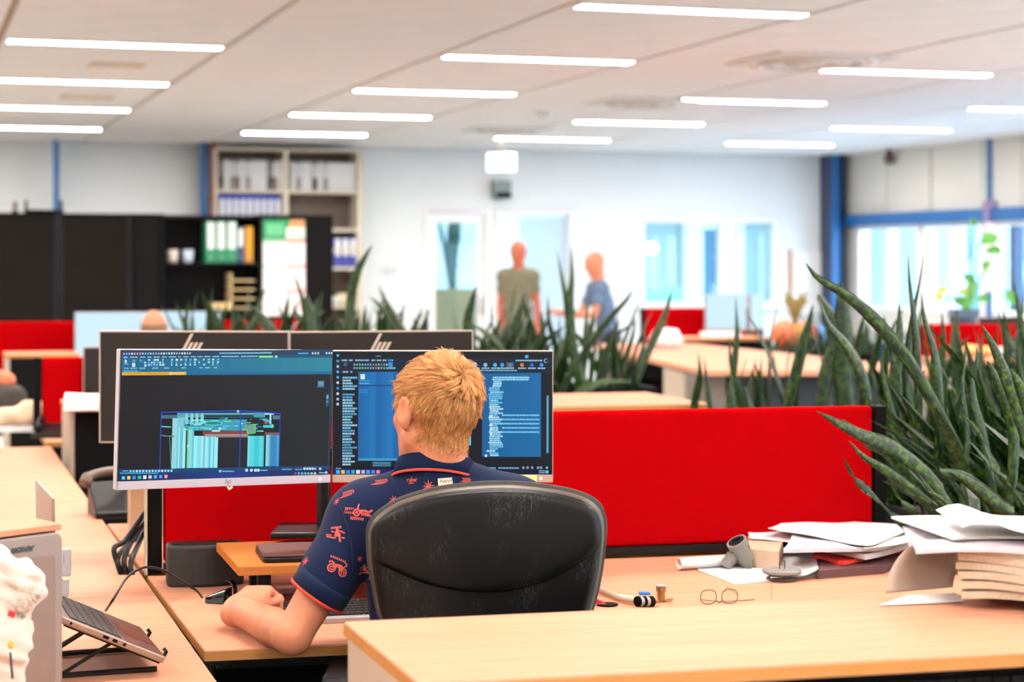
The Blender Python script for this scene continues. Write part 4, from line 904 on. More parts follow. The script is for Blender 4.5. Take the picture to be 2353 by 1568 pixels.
# far screens (lit, facing the picture)
def farmon(x0, x1, y0, Y, lab, grp=None, zb=None, stand=True, ang=PH):
    TLp = pt(x0, y0, Y); wv = (x1 - x0) / F * Y; ex = Vector((math.cos(ang), math.sin(ang), 0)); BLp = TLp - Vector((0, 0, .32)); BRp = BLp + ex * wv
    r_, w_, h_, M_ = monitor(lab, BLp, BRp, TLp, name='monitor', group=grp)
    b = MB(); b.box((0, .0006, h_ / 2 + .008), (w_ - .01, .002, h_ - .022)); part('screen', b, SCRFAR, r_)
    zt = .74 - BLp.z
    b = MB(); b.box((0, .07, (zt + h_ * .4) / 2), (.04, .03, h_ * .4 - zt)); b.box((0, .045, h_ * .38), (.05, .05, .05)); part('stand', b, PLASTIC, r_); b = MB(); b.box((0, .05, zt + .008), (.22, .18, .016)); part('foot', b, PLASTIC, r_, bevel=.004)
farmon(171, 337, 718, 12.7, 'left of two bright blue-white screens before the balding man'); farmon(341, 507, 716, 12.85, 'right of two bright blue-white screens before the balding man')
farmon(1621, 1722, 676, 16.4, 'wider bright screen on the far desk by the red screen'); farmon(1724, 1790, 676, 16.6, 'narrower bright screen on the far desk, turned away', ang=PH + .7)
for (x0, x1, y0, Y, lab) in ((192, 230, 798, 9.0, 'black monitor back standing between red screen and cabinet'), ):
    TLp = pt(x0, y0, Y); BLp = TLp - Vector((0, 0, .32)); r_, w_, h_, M_ = monitor(lab, BLp, BLp + E1 * .54, TLp, back=True, house=BLACK)
    b = MB(); b.box((0, .05, -(BLp.z - .74) / 2 + .1), (.05, .03, BLp.z - .74 + .2)); b.box((0, .05, -(BLp.z - .74) + .008), (.22, .18, .016)); part('stand', b, PLASTIC, r_)
TLp = pt(2236, 730, 12.6); BLp = TLp + Vector((.03, 0, -.2)); r_, w_, h_, M_ = monitor('grey-green monitor back in a pale frame by the right windows', pt(2252, 800, 12.6), pt(2352, 797, 12.7), pt(2236, 730, 12.6), back=True)
b = MB(); zt = -(pt(2252, 800, 12.6).z - .95); b.box((0, .04, zt / 2 + .05), (.04, .03, -zt + .1)); part('stand', b, PLASTIC, r_)
# ---------------------------------------------------------------- bodies as smooth implicit surfaces
def s_cone(a, b, ra, rb): return ('c', np.array(a, float), np.array(b, float), ra, rb)
def s_ell(c, r, R=None): return ('e', np.array(c, float), np.array(r, float), np.eye(3) if R is None else np.array(R, float))
class Field:
    def __init__(s, lo, hi, res):
        s.lo = np.array(lo, float); s.res = res; s.n = np.ceil((np.array(hi) - s.lo) / res).astype(int) + 1
        s.d = np.full(s.n, 0.3, np.float32)
    def sub(s, lo, hi):
        a = np.clip(np.floor((lo - s.lo) / s.res).astype(int), 0, s.n); b = np.clip(np.ceil((hi - s.lo) / s.res).astype(int) + 1, 0, s.n)
        return tuple(slice(x, y) for x, y in zip(a, b))
    def grid(s, sl):
        ax = [s.lo[i] + s.res * np.arange(sl[i].start, sl[i].stop) for i in range(3)]
        return np.meshgrid(*ax, indexing='ij', sparse=True)
    def dist(s, p, X, Y, Z):
        if p[0] == 'c':
            _, a, b, ra, rb = p; ab = b - a; L = ab.dot(ab) + 1e-12
            t = ((X - a[0]) * ab[0] + (Y - a[1]) * ab[1] + (Z - a[2]) * ab[2]) / L; t = np.clip(t, 0, 1)
            return np.sqrt((X - a[0] - t * ab[0]) ** 2 + (Y - a[1] - t * ab[1]) ** 2 + (Z - a[2] - t * ab[2]) ** 2) - (ra + (rb - ra) * t)
        _, c, r, R = p; x, y, z = X - c[0], Y - c[1], Z - c[2]
        q = [R[0][i] * x + R[1][i] * y + R[2][i] * z for i in range(3)]
        k0 = np.sqrt(sum((q[i] / r[i]) ** 2 for i in range(3))); k1 = np.sqrt(sum((q[i] / r[i] ** 2) ** 2 for i in range(3))) + 1e-9
        return k0 * (k0 - 1) / k1
    def box(s, p, m):
        if p[0] == 'c': _, a, b, ra, rb = p; r = max(ra, rb); return np.minimum(a, b) - r - m, np.maximum(a, b) + r + m
        r = max(p[2]); return p[1] - r - m, p[1] + r + m
    def add(s, p, k=0.02, op='u'):
        lo, hi = s.box(p, max(k, .004) + 3 * s.res); sl = s.sub(lo, hi)
        if any(q.stop <= q.start for q in sl): return
        e = s.dist(p, *s.grid(sl)).astype(np.float32); d = s.d[sl]
        if op == 'u':
            h = np.maximum(k - np.abs(d - e), 0) / max(k, 1e-6); s.d[sl] = np.minimum(d, e) - h * h * k * .25
        else:
            h = np.maximum(k - np.abs(d + e), 0) / max(k, 1e-6); s.d[sl] = np.maximum(d, -e) + h * h * k * .25
    def full(s): return s.grid(tuple(slice(0, n) for n in s.n))
    def clip(s, pt_, nr, sel=None):       # keep the side against the normal
        X, Y, Z = s.full(); nr = np.array(nr, float) / np.linalg.norm(nr)
        e = (X - pt_[0]) * nr[0] + (Y - pt_[1]) * nr[1] + (Z - pt_[2]) * nr[2]
        m = np.maximum(s.d, e)
        s.d = (m if sel is None else np.where(sel(X, Y, Z), m, s.d)).astype(np.float32)
    def surf(s):
        d = s.d; d[0], d[-1] = .1, .1; d[:, 0], d[:, -1] = .1, .1; d[:, :, 0], d[:, :, -1] = .1, .1
        n = d.shape; ins = d < 0
        act = np.zeros(tuple(x - 1 for x in n), np.int8)
        for i in (0, 1):
            for j in (0, 1):
                for k in (0, 1): act += ins[i:n[0] - 1 + i, j:n[1] - 1 + j, k:n[2] - 1 + k]
        cells = np.argwhere((act > 0) & (act < 8)); idx = np.full(act.shape, -1, np.int64); idx[tuple(cells.T)] = np.arange(len(cells))
        acc = np.zeros((len(cells), 3)); cnt = np.zeros(len(cells)); C = cells
        cor = [(i, j, k) for i in (0, 1) for j in (0, 1) for k in (0, 1)]
        vals = {c: d[C[:, 0] + c[0], C[:, 1] + c[1], C[:, 2] + c[2]] for c in cor}
        for a in cor:
            for ax in range(3):
                if a[ax]: continue
                b = list(a); b[ax] = 1; b = tuple(b); va, vb = vals[a], vals[b]; m = (va < 0) != (vb < 0)
                t = np.where(m, va / (va - vb + 1e-12), 0); P = np.tile(np.array(a, float), (len(C), 1)); P[:, ax] += t
                acc[m] += P[m]; cnt += m
        V = s.lo + s.res * (C + acc / cnt[:, None]); Fs = []
        for ax in range(3):
            o1, o2 = (ax + 1) % 3, (ax + 2) % 3
            sl0 = [slice(None)] * 3; sl1 = [slice(None)] * 3; sl0[ax] = slice(0, n[ax] - 1); sl1[ax] = slice(1, n[ax])
            e = ins[tuple(sl0)] != ins[tuple(sl1)]; E = np.argwhere(e); E = E[(E[:, o1] > 0) & (E[:, o2] > 0) & (E[:, o1] < n[o1] - 1) & (E[:, o2] < n[o2] - 1)]
            u = np.zeros(3, int); v = np.zeros(3, int); u[o1] = 1; v[o2] = 1
            q = np.stack([idx[tuple((E - u - v).T)], idx[tuple((E - v).T)], idx[tuple(E.T)], idx[tuple((E - u).T)]], 1)
            fl = ~ins[tuple(E.T)]; q[fl] = q[fl][:, ::-1]; Fs.append(q)
        return V, np.concatenate(Fs)
def npmesh(name, V, Fq, m, parent, smooth_it=2):
    for _ in range(smooth_it):             # light relaxation
        E = np.concatenate([Fq[:, [0, 1]], Fq[:, [1, 2]], Fq[:, [2, 3]], Fq[:, [3, 0]]]); A = np.zeros_like(V); c = np.zeros(len(V))
        np.add.at(A, E[:, 0], V[E[:, 1]]); np.add.at(A, E[:, 1], V[E[:, 0]]); np.add.at(c, E[:, 0], 1); np.add.at(c, E[:, 1], 1)
        V = V * .5 + .5 * A / np.maximum(c, 1)[:, None]
    if parent is not None and parent.name in ROOTM:
        Mi = np.array(ROOTM[parent.name].inverted()); V = V @ Mi[:3, :3].T + Mi[:3, 3]
    me = bpy.data.meshes.new(name); me.vertices.add(len(V)); me.vertices.foreach_set('co', V.astype(np.float32).ravel())
    me.loops.add(Fq.size); me.loops.foreach_set('vertex_index', Fq.ravel().astype(np.int32)); me.polygons.add(len(Fq))
    me.polygons.foreach_set('loop_start', np.arange(0, Fq.size, 4, dtype=np.int32)); me.polygons.foreach_set('loop_total', np.full(len(Fq), 4, np.int32))
    me.update(calc_edges=True); me.validate(); me.polygons.foreach_set('use_smooth', [True] * len(me.polygons)); me.materials.append(m)
    o = bpy.data.objects.new(name, me); COL.objects.link(o)
    if parent is not None: o.parent = parent
    return o
def A(v): return np.array(v, float)
def headframe(yaw, pitch=0.0, roll=0.0):  # columns: left, forward, up (world), yaw>0 turns to -X
    f = Vector((-math.sin(yaw) * math.cos(pitch), math.cos(yaw) * math.cos(pitch), math.sin(pitch)))
    l = Vector((-math.cos(yaw), -math.sin(yaw), 0)); u = (f.cross(l)) * -1
    u = l.cross(f) * -1 if (l.cross(f)).z < 0 else l.cross(f)
    l2 = l * math.cos(roll) + u * math.sin(roll); u2 = u * math.cos(roll) - l * math.sin(roll)
    return np.stack([A(l2), A(f), A(u2)], 1)
def add_head(fd, c, R, s=1.0, ears=True):
    def P(l, f, u): return c + R @ A((l, f, u)) * s
    def E(l, f, u, r, k=.02, op='u', rot=None):
        RR = R if rot is None else R @ rot
        fd.add(s_ell(P(l, f, u), A(r) * s, RR), k * s, op)
    E(0, -.010, .012, (.076, .094, .092), .02)              # skull
    E(0, .035, .0, (.066, .060, .080), .03)                 # brow and face
    E(0, .040, -.062, (.062, .052, .066), .03)              # mid face
    E(0, .062, -.116, (.030, .032, .022), .03)              # chin
    for q in (-1, 1):
        fd.add(s_cone(P(q * .056, .006, -.070), P(q * .024, .070, -.118), .019 * s, .015 * s), .03 * s)   # jaw line
        E(q * .040, .070, -.032, (.022, .018, .018), .02)   # cheekbone
        E(q * .031, .095, -.003, (.016, .014, .011), .008, 'd')                                      # eye socket
        E(q * .031, .082, -.003, (.0125, .0125, .0125), .003)                                          # eyeball
        E(q * .030, .088, .018, (.022, .010, .006), .008)                                            # brow ridge
        if ears:
            a = math.radians(24) * q
            rt = np.array(Matrix.Rotation(-a, 3, 'Z')); E(q * .084, -.004, -.016, (.0075, .020, .036), .004, 'u', rt)
            E(q * .091, -.001, -.010, (.0055, .0115, .022), .003, 'd', rt); E(q * .079, -.002, -.044, (.006, .009, .011), .006)
    fd.add(s_cone(P(0, .090, .0), P(0, .112, -.038), .008 * s, .0125 * s), .012 * s)                  # nose
    for q in (-1, 1): E(q * .011, .100, -.042, (.008, .009, .007), .006)
    E(0, .094, -.067, (.024, .009, .006), .006); E(0, .092, -.078, (.020, .009, .007), .006)           # lips
    fd.add(s_cone(P(-.022, .102, -.0725), P(.022, .102, -.0725), .0016 * s, .0016 * s), .002, 'd')
def add_hand(fd, w, d, n, t, s=1.0, curl=(.5, .7, .5), thumb=.5, spread=.12):
    """w wrist, d direction of the palm, n back-of-hand normal, t thumb side."""
    d, n, t = [A(Vector(x).normalized()) for x in (d, n, t)]
    def P(a, b, c): return w + (d * a + t * b + n * c) * s
    fd.add(s_cone(P(-.02, 0, 0), P(.03, 0, 0), .026 * s, .028 * s), .02)
    for b0, b1 in ((-.024, -.030), (-.008, -.010), (.008, .010), (.022, .030)):
        fd.add(s_cone(P(.02, b0, 0), P(.082, b1, .002), .016 * s, .0125 * s), .014 * s)
    L = ((.040, .024, .020), (.045, .028, .021), (.041, .026, .020), (.032, .019, .017))
    for k, (b, Ls) in enumerate(zip((.030, .010, -.010, -.030), L)):
        p = P(.084, b, .002); ang = 0.0; sp = (1.5 - k) * spread
        for j in range(3):
            ang += curl[j]; dd = d * math.cos(ang) * math.cos(sp) + t * math.sin(sp) * math.cos(ang) - n * math.sin(ang)
            q = p + dd * Ls[j] * s; r0 = (.0094, .0086, .0078)[j] * s * (.9 if k == 3 else 1); r1 = (.0086, .0078, .0066)[j] * s * (.9 if k == 3 else 1)
            fd.add(s_cone(p, q, r0, r1), .004 * s); p = q
    p = P(.018, .026, -.008); dd = A(Vector(d * math.cos(thumb) + t * math.sin(thumb) - n * .25)); 
    q = p + dd * .040 * s; fd.add(s_cone(p, q, .0150 * s, .0115 * s), .014 * s)
    d2 = A(Vector(d * math.cos(thumb * .4) + t * math.sin(thumb * .4) - n * .35).normalized()); q2 = q + d2 * .030 * s
    fd.add(s_cone(q, q2, .0105 * s, .0095 * s), .004); fd.add(s_cone(q2, q2 + d2 * .022 * s, .0095 * s, .0075 * s), .004)
def skin_mat(name, rgb, red=(232, 130, 104)):
    m = mat(name, rgb, 0.52, var=.07, scale=26, bump=.12, bscale=420, sss=.12, spec=.35, detail=6); return m
SKIN = skin_mat('skin_fair', (200, 128, 95)); SKIN2 = skin_mat('skin_tanned', (178, 96, 66)); SKIN3 = skin_mat('skin_pinkish', (190, 120, 90))
def vv(*p): return A(p)
def build_person(name, label, J, res, skin, shirt_m, trouser_m, sleeve=.55, group=None, shoe_m=None, base=None, headsc=1.0, bulk=1.0, hands=None, shirt_extra=None, hair=None, hemax=None):
    """One skin body (head, neck, torso, arms, hands, legs, feet) with shirt, trousers and shoes as children."""
    allp = np.array([v for k, v in J.items() if isinstance(v, np.ndarray) and v.shape == (3,)])
    lo, hi = allp.min(0) - .24, allp.max(0) + .24; hi[2] = J['head'][2] + .16; lo[2] = max(lo[2], -.01) if base is None else base
    r = root(name, label, 'person', tuple((float(J['pelvis'][0]), float(J['pelvis'][1]), 0.0)), 0, group)
    fd = Field(lo, hi, res); B = bulk; R = J['R']
    ch, pv, nk = J['chest'], J['pelvis'], J['neck']; sl, sr = J['shL'], J['shR']
    ax = (sr - sl) / np.linalg.norm(sr - sl); up = (nk - pv) / np.linalg.norm(nk - pv); fw = np.cross(up, ax); fw /= np.linalg.norm(fw); TR = np.stack([ax, fw, up], 1)
    def torso(f, g):
        f.add(s_ell(ch, A((.165 * B + g, .108 * B + g, .19 + g)), TR), .03); f.add(s_ell(pv + (ch - pv) * .42, A((.148 * B + g, .104 * B + g, .19 + g)), TR), .05)
        f.add(s_ell(pv, A((.162 * B + g, .112 * B + g, .13 + g)), TR), .05)
        for q in (sl, sr):
            f.add(s_cone(nk - up * .066, q + (nk - q) * .12, .045 + g, .050 * B + g), .04); f.add(s_cone(q, q, .060 * B + g, .060 * B + g), .04)
            f.add(s_cone(ch + up * .10 + (q - ch) * .35, q - up * .02, .070 * B + g, .058 * B + g), .05)
    torso(fd, 0)
    fd.add(s_cone(nk - up * .04, J['head'] + R @ A((0, -.018, -.070)) * headsc, .064, .054 * headsc), .03)
    hs = Field.__new__(Field)
    add_head(fd, J['head'], R, headsc)
    def arm(f, S, g, to=1.0):
        s0, e0, w0 = J['sh' + S], J['el' + S], J['wr' + S]; m = s0 + (e0 - s0) * .45
        f.add(s_cone(s0, m, .050 * B + g, .047 * B + g), .03); f.add(s_cone(m, e0, .047 * B + g, .039 * B + g), .02)
        if to >= 1:
            m2 = e0 + (w0 - e0) * .34; f.add(s_cone(e0, m2, .0400 * B, .0405 * B), .012); f.add(s_cone(m2, w0, .0405 * B, .0290), .010)
    for S in 'LR':
        arm(fd, S, 0); h = J['hand' + S]; add_hand(fd, J['wr' + S], h[0], h[1], h[2], 1.0, *h[3:])
    def leg(f, S, g):
        h0, k0, a0 = J['hip' + S], J['kn' + S], J['an' + S]; f.add(s_cone(h0, k0, .085 + g, .058 + g), .04); m = k0 + (a0 - k0) * .3
        f.add(s_cone(k0, m, .055 + g, .055 + g), .02); f.add(s_cone(m, a0, .055 + g, .038 + g), .02)
    if 'hipL' in J:
        for S in 'LR':
            leg(fd, S, 0); a0 = J['an' + S]; ff = A((fw[0], fw[1], 0)); ff /= np.linalg.norm(ff)
            fd.add(s_cone(a0 + A((0, 0, -.03)), a0 + ff * .14 + A((0, 0, -.05)), .036, .026), .02)
    V, Q = fd.surf(); body = npmesh('body', V, Q, skin, r, 3)
    # shirt
    f2 = Field(lo, hi, res)
    torso(f2, .010)
    for S in 'LR':
        s0, e0 = J['sh' + S], J['el' + S]; hem = s0 + (e0 - s0) * sleeve; m = s0 + (e0 - s0) * .45
        f2.add(s_cone(s0, m, .060 * B, .056 * B), .02); f2.add(s_cone(m, hem + (e0 - s0) * .12, .057 * B, .0535 * B), .02)
    if shirt_extra: shirt_extra(f2, J)
    for S in 'LR':
        s0, e0 = J['sh' + S], J['el' + S]; hem = s0 + (e0 - s0) * sleeve; ad = (e0 - s0) / np.linalg.norm(e0 - s0)
        if hemax and S in hemax: ad = hemax[S]
        a1 = (e0 - s0) / np.linalg.norm(e0 - s0)
        def sel(X, Y, Z, hem=hem, a1=a1):
            t_ = (X - hem[0]) * a1[0] + (Y - hem[1]) * a1[1] + (Z - hem[2]) * a1[2]; return ((X - hem[0] - t_ * a1[0]) ** 2 + (Y - hem[1] - t_ * a1[1]) ** 2 + (Z - hem[2] - t_ * a1[2]) ** 2 < .066 ** 2) & (np.abs(t_) < .13)
        f2.clip(hem, ad, sel)
    f2.clip(nk + up * .026, up, lambda X, Y, Z: ((X - nk[0]) ** 2 + (Y - nk[1]) ** 2 + (Z - nk[2]) ** 2) < .14 ** 2)
    hemz = pv - up * J.get('hem', .06)
    f2.clip(hemz, -up)
    V, Q = f2.surf(); shirt = npmesh('shirt', V, Q, shirt_m, r, 1)
    if 'hipL' in J:
        f3 = Field(lo, hi, max(res, .008)); 
        f3.add(s_ell(pv, A((.172 * B, .122 * B, .14)), TR), .05)
        for S in 'LR':
            leg(f3, S, .012); 
        f3.clip(pv + up * .07, up)
        for S in 'LR': f3.clip(J['an' + S] + A((0, 0, -.03)), (0, 0, -1))
        V, Q = f3.surf(); npmesh('trousers', V, Q, trouser_m, r, 1)
        for S in 'LR':
            f4 = Field(J['an' + S] - .2, J['an' + S] + .22, .008); a0 = J['an' + S]; ff = A((fw[0], fw[1], 0)); ff /= np.linalg.norm(ff)
            f4.add(s_cone(a0 + A((0, 0, -.045)) - ff * .02, a0 + ff * .15 + A((0, 0, -.055)), .044, .036), .02); f4.clip(A((0, 0, a0[2] - .088)), (0, 0, -1)); f4.clip(a0 + A((0, 0, .0)), (0, 0, 1))
            V, Q = f4.surf(); npmesh('shoe', V, Q, shoe_m or BLACK, r, 1)
    return r, body, shirt, TR
# the blond man at the desk ---------------------------------------------------
HC = A(pt(1006, 932, 4.02)); HR = headframe(math.radians(35), math.radians(-4), math.radians(4))
J = dict(head=HC, R=HR, neck=A(pt(1000, 1083, 4.01)), chest=A((-.135, 4.03, .90)), pelvis=A((-.10, 3.98, .57)),
         shL=A(pt(833, 1190, 4.03)), shR=A(pt(1190, 1180, 4.0)), elL=A(pt(672, 1462, 3.925)), elR=vv(.135, 3.99, .80),
         wrL=A(pt(546, 1402, 4.20)), wrR=vv(.02, 4.26, .785),
         hipL=vv(-.19, 4.0, .53), hipR=vv(-.01, 4.0, .53), knL=vv(-.24, 4.43, .54), knR=vv(.02, 4.43, .54), anL=vv(-.22, 4.38, .10), anR=vv(.02, 4.40, .10))
J['handL'] = (vv(.44, .80, .34), vv(-.32, -.25, 1), vv(.85, -.55, .1), (.95, 1.1, .6), .10, .02)
J['handR'] = (vv(-.25, .95, -.05), vv(0, 0, 1), vv(-1, -.2, 0), (.35, .5, .4), .5, .1)
NAVY = mat('navy_polo', (20, 31, 60), 0.9, var=.16, scale=380, bump=.35, bscale=1400, spec=.1, sheen=.06)
DENIM = mat('dark_trousers', (28, 32, 44), .85, var=.1)
LINW = mat('grass_black', (20, 20, 22), .8)
armax = A(J['elL'] - J['shL']); armax /= np.linalg.norm(armax)
def extra(f, J):                            # loose cloth: fold bulges at armpit and back
    s0, e0 = J['shL'], J['elL']; a = s0 + (e0 - s0) * .62
    f.add(s_cone(s0 + A((.0, 0, 0)), a + A((.004, 0, -.0)), .060, .054), .03)
    f.add(s_cone(J['chest'] + A((-.12, -.03, .05)), J['chest'] + A((-.10, -.06, -.25)), .05, .05), .02)
    f.add(s_cone(J['chest'] + A((-.115, .02, -.06)), J['pelvis'] + A((-.10, .0, .08)), .052, .06), .03); f.add(s_cone(J['neck'] + A((0, -.01, -.05)), J['neck'] + A((0, .008, .025)), .074, .0705), .02)
HEMN = A(Vector((-.56, -.05, -.83)))
man, body, shirt, TRm = build_person('person', 'blond man in a navy polo shirt with coral print, seated with his back turned', J, .0045, SKIN, NAVY, DENIM,
                                sleeve=.66, shoe_m=BLACK, bulk=.97, shirt_extra=extra, hemax={'L': HEMN})
# coral piping at the sleeve hem, collar, print and neck label
CORAL = mat('coral_trim', (224, 62, 42), .8, var=.03, scale=60)
CORALP = mat('coral_print', (206, 82, 72), .85, var=.12, scale=300)
bpy.context.view_layer.update()
def bvh_of(o): 
    me = o.data; Mw = o.parent.matrix_world; return BVHTree.FromPolygons([Mw @ v.co for v in me.vertices], [tuple(p.vertices) for p in me.polygons])
BT = bvh_of(shirt); BB_ = bvh_of(body)
def ring_on(bv, c, n, r0, count, off=0.0):   # ray-cast ring around an axis, from outside in
    n = Vector(n).normalized(); a = n.orthogonal().normalized(); b2 = n.cross(a); P = []
    for k in range(count):
        q = 2 * PI * k / count; dr = a * math.cos(q) + b2 * math.sin(q); h = bv.ray_cast(Vector(c) + dr * r0, -dr, r0)
        P.append((h[0] + dr * off) if h[0] is not None else Vector(c) + dr * r0 * .5)
    return P
hem = J['shL'] + (J['elL'] - J['shL']) * .66
P = ring_on(BT, A(hem) - HEMN / np.linalg.norm(HEMN) * .008, HEMN, .078, 56)
def smooth_ring(P, it=3):
    for _ in range(it): P = [(P[i - 1] + P[i] * 2 + P[(i + 1) % len(P)]) / 4 for i in range(len(P))]
    return P
P = smooth_ring(P, 4); hn = Vector(HEMN).normalized(); cc = sum(P, Vector()) / len(P)
def band(name, P, prof, m, parent, closed=True):   # prof: list of (outward, along)
    rings = []
    b = MB(); n = len(P)
    for o_, al in prof:
        rings.append([p + (p - cc).normalized() * o_ + hn * al for p in P])
    k = len(prof); vs = [p for r_ in rings for p in r_]; fs = [(i * n + j, i * n + (j + 1) % n, ((i + 1) % k) * n + (j + 1) % n, ((i + 1) % k) * n + j) for i in range(k) for j in range(n)]
    b.add(vs, fs); return part(name, b, m, parent, True, smooth=True)
band('sleeve_rib', P, [(.0015, -.028), (.0022, -.014), (.0020, .0085), (-.004, .0085), (-.006, -.02)], NAVY, man)
band('sleeve_piping', P, [(.0024, .006), (.0034, .0075), (.0030, .0125), (-.003, .0128), (-.003, .006)], CORAL, man)
# collar: upright band then folded-down fall, open at the front
nk = Vector(J['neck']); rows = []
colP = []
NB_ = 40; uaxis = (Vector(J['head']) + Vector(HR @ A((0, -.02, -.08))) - nk).normalized()
upt = Vector((0.05, .36, 1)).normalized(); a_ = Vector((1, 0, 0)); a_ = (a_ - upt * a_.dot(upt)).normalized(); b_ = upt.cross(a_)
ccen = Vector(pt(1000, 1083, 4.02))
def collar_pt(q, z, g): return ccen + a_ * math.cos(q) * (.0765 + g) + b_ * math.sin(q) * (.072 + g) + upt * z
prof = [(-.014, -.030), (-.006, .016), (-.001, .0235), (.004, .022), (.0085, .005), (.0125, -.0165), (.011, -.0175), (.006, .0), (.001, .012), (-.002, -.03)]
def collar(name, prof, m, a0=PI * .5 + .22, a1=PI * 2.5 - .22):
    b = MB(); N_ = 44; vs = []; k = len(prof)
    for i in range(N_ + 1):
        q = a0 + (a1 - a0) * i / N_
        droop = -.006 * math.cos(q - PI * 1.5) ** 2 * 0
        for g, z in prof: vs.append(collar_pt(q, z, g))
    fs = [(i * k + j, i * k + (j + 1) % k, (i + 1) * k + (j + 1) % k, (i + 1) * k + j) for i in range(N_) for j in range(k)] + [tuple(range(k)), tuple(N_ * k + j for j in range(k - 1, -1, -1))]
    b.add(vs, fs); return part(name, b, m, man, True, smooth=True)
collar('collar', prof, mat('navy_collar', (16, 28, 56), .9, var=.1, scale=300, bump=.3, bscale=1500, spec=.1))
collar('collar_piping', [(.0122, -.0145), (.0152, -.0155), (.0150, -.0205), (.0112, -.0205)], CORAL)
# print motifs, laid on the cloth along its own surface
def place_flat(px, py):
    Y0 = 3.2; o = Vector((0, 0, H)); d = (pt(px, py, 4.0) - o).normalized(); h = BT.ray_cast(o, d, 10); return h[0], h[1]
def lay(c, n, shapes, s, rot=0.0):
    pr = MB()
    t = Vector((0, 0, 1)); t = (t - n * t.dot(n)).normalized(); sdr = t.cross(n).normalized()
    cr, sr_ = math.cos(rot), math.sin(rot)
    for poly in shapes:
        vs = []
        for x, y in poly:
            x, y = (x * cr - y * sr_) * s, (x * sr_ + y * cr) * s; p = c + sdr * x + t * y + n * .03; h = BT.ray_cast(p, -n, .08)
            vs.append((h[0] + h[1] * .0006) if h[0] is not None else c + n * .0006 + sdr * x + t * y)
        pr.add(vs, [tuple(range(len(vs)))])
    o = part('printed_motif', pr, CORALP, man, True); o['kind'] = 'stuff'
def strip(pts, w):
    out = []
    for (x0, y0), (x1, y1) in zip(pts[:-1], pts[1:]):
        dx, dy = x1 - x0, y1 - y0; L_ = math.hypot(dx, dy) + 1e-9; nx, ny = -dy / L_ * w, dx / L_ * w
        out.append([(x0 + nx, y0 + ny), (x0 - nx, y0 - ny), (x1 - nx, y1 - ny), (x1 + nx, y1 + ny)])
    return out
def arc(cx, cy, r, a0, a1, n=8): return [(cx + r * math.cos(a0 + (a1 - a0) * k / n), cy + r * math.sin(a0 + (a1 - a0) * k / n)) for k in range(n + 1)]
def star(): 
    o = []
    for k in range(8): a = 2 * PI * k / 8 + .2; L_ = .9 if k % 2 else 1.05; o.append([(.12 * math.cos(a + 1.2), .12 * math.sin(a + 1.2)), (.12 * math.cos(a - 1.2), .12 * math.sin(a - 1.2)), (L_ * math.cos(a) * .7 + .1 * math.sin(a), L_ * math.sin(a) * .7 - .1 * math.cos(a)), (L_ * math.cos(a), L_ * math.sin(a))])
    return o
def palm(): return star() + strip([(0, 0), (-.5, -.45), (-1.1, -.9), (-1.7, -1.2)], .10) + [[(-1.9, -1.3), (-1.4, -1.25), (-1.5, -1.05)]]
def bike():
    o = []
    for cx in (-.75, .75): o += strip(arc(cx, -.45, .48, 0, 2 * PI, 10), .09) + strip(arc(cx, -.45, .22, 0, 2 * PI, 6), .06)
    o += [[(-.7, -.3), (.5, -.4), (.75, .1), (.2, .35), (-.5, .2)]] + strip([(.6, .1), (.95, .6), (.6, .75)], .08) + strip([(-.6, .2), (-1.1, .35), (-1.3, .1)], .09)
    x = -1.4
    while x < .6: o.append([(x, .75), (x + .16, .72), (x + .18, 1.0), (x + .02, 1.03)]); x += .26
    return o
def rider():
    o = strip([(-1.5, -.2), (-.4, -.5), (1.2, -.55)], .10) + strip([(-1.6, .1), (-.7, -.1)], .08) + [[(-.3, -.3), (.4, -.4), (.3, .5), (-.1, .45)], [(.25, .2), (.6, .1), (.7, -1.1), (.45, -1.15)], [(-.1, .5), (.3, .5), (.25, .9), (-.05, .9)]]
    o += strip([(.2, .4), (.7, .35), (1.2, .05)], .10) + strip([(-.2, .3), (-.8, .45)], .09)
    x = -.9
    while x < .7: o.append([(x, .75), (x + .17, .8), (x + .14, 1.12), (x - .02, 1.05)]); x += .24
    return o
def banner():
    o = strip(arc(0, 0, .42, 0, 2 * PI, 9), .09) + [[(-.2, -.15), (.2, -.15), (.15, .2), (-.15, .2)]] + strip([(.4, .25), (.9, .35), (1.5, .2), (1.9, .55)], .13) + strip([(.45, .05), (1.1, 0), (1.7, -.1)], .08) + strip([(0, .4), (.1, 1.1)], .10)
    x = -1.6
    while x < -.4: o.append([(x, .1 + .25 * (x + 1.6)), (x + .16, .12 + .25 * (x + 1.6)), (x + .12, .5), (x - .04, .5)]); o.append([(x, -.25), (x + .14, -.3), (x + .14, -.05), (x, 0)]); x += .25
    x = -.7
    while x < 1.0: o.append([(x, -.9 + .1 * math.sin(x * 3)), (x + .17, -.95), (x + .17, -.6), (x, -.55)]); x += .25
    x = .6
    while x < 1.8: o.append([(x, -.35), (x + .15, -.3), (x + .15, -.1), (x, -.12)]); x += .22
    return o
def leafy():
    o = []
    for k in range(7): o += strip(arc(-.9 + k * .3, 0, .55, -1.2 + k * .1, 1.2, 4), .06)
    return o + strip([(-1.2, -.5), (0, -.62), (1.2, -.4)], .07)
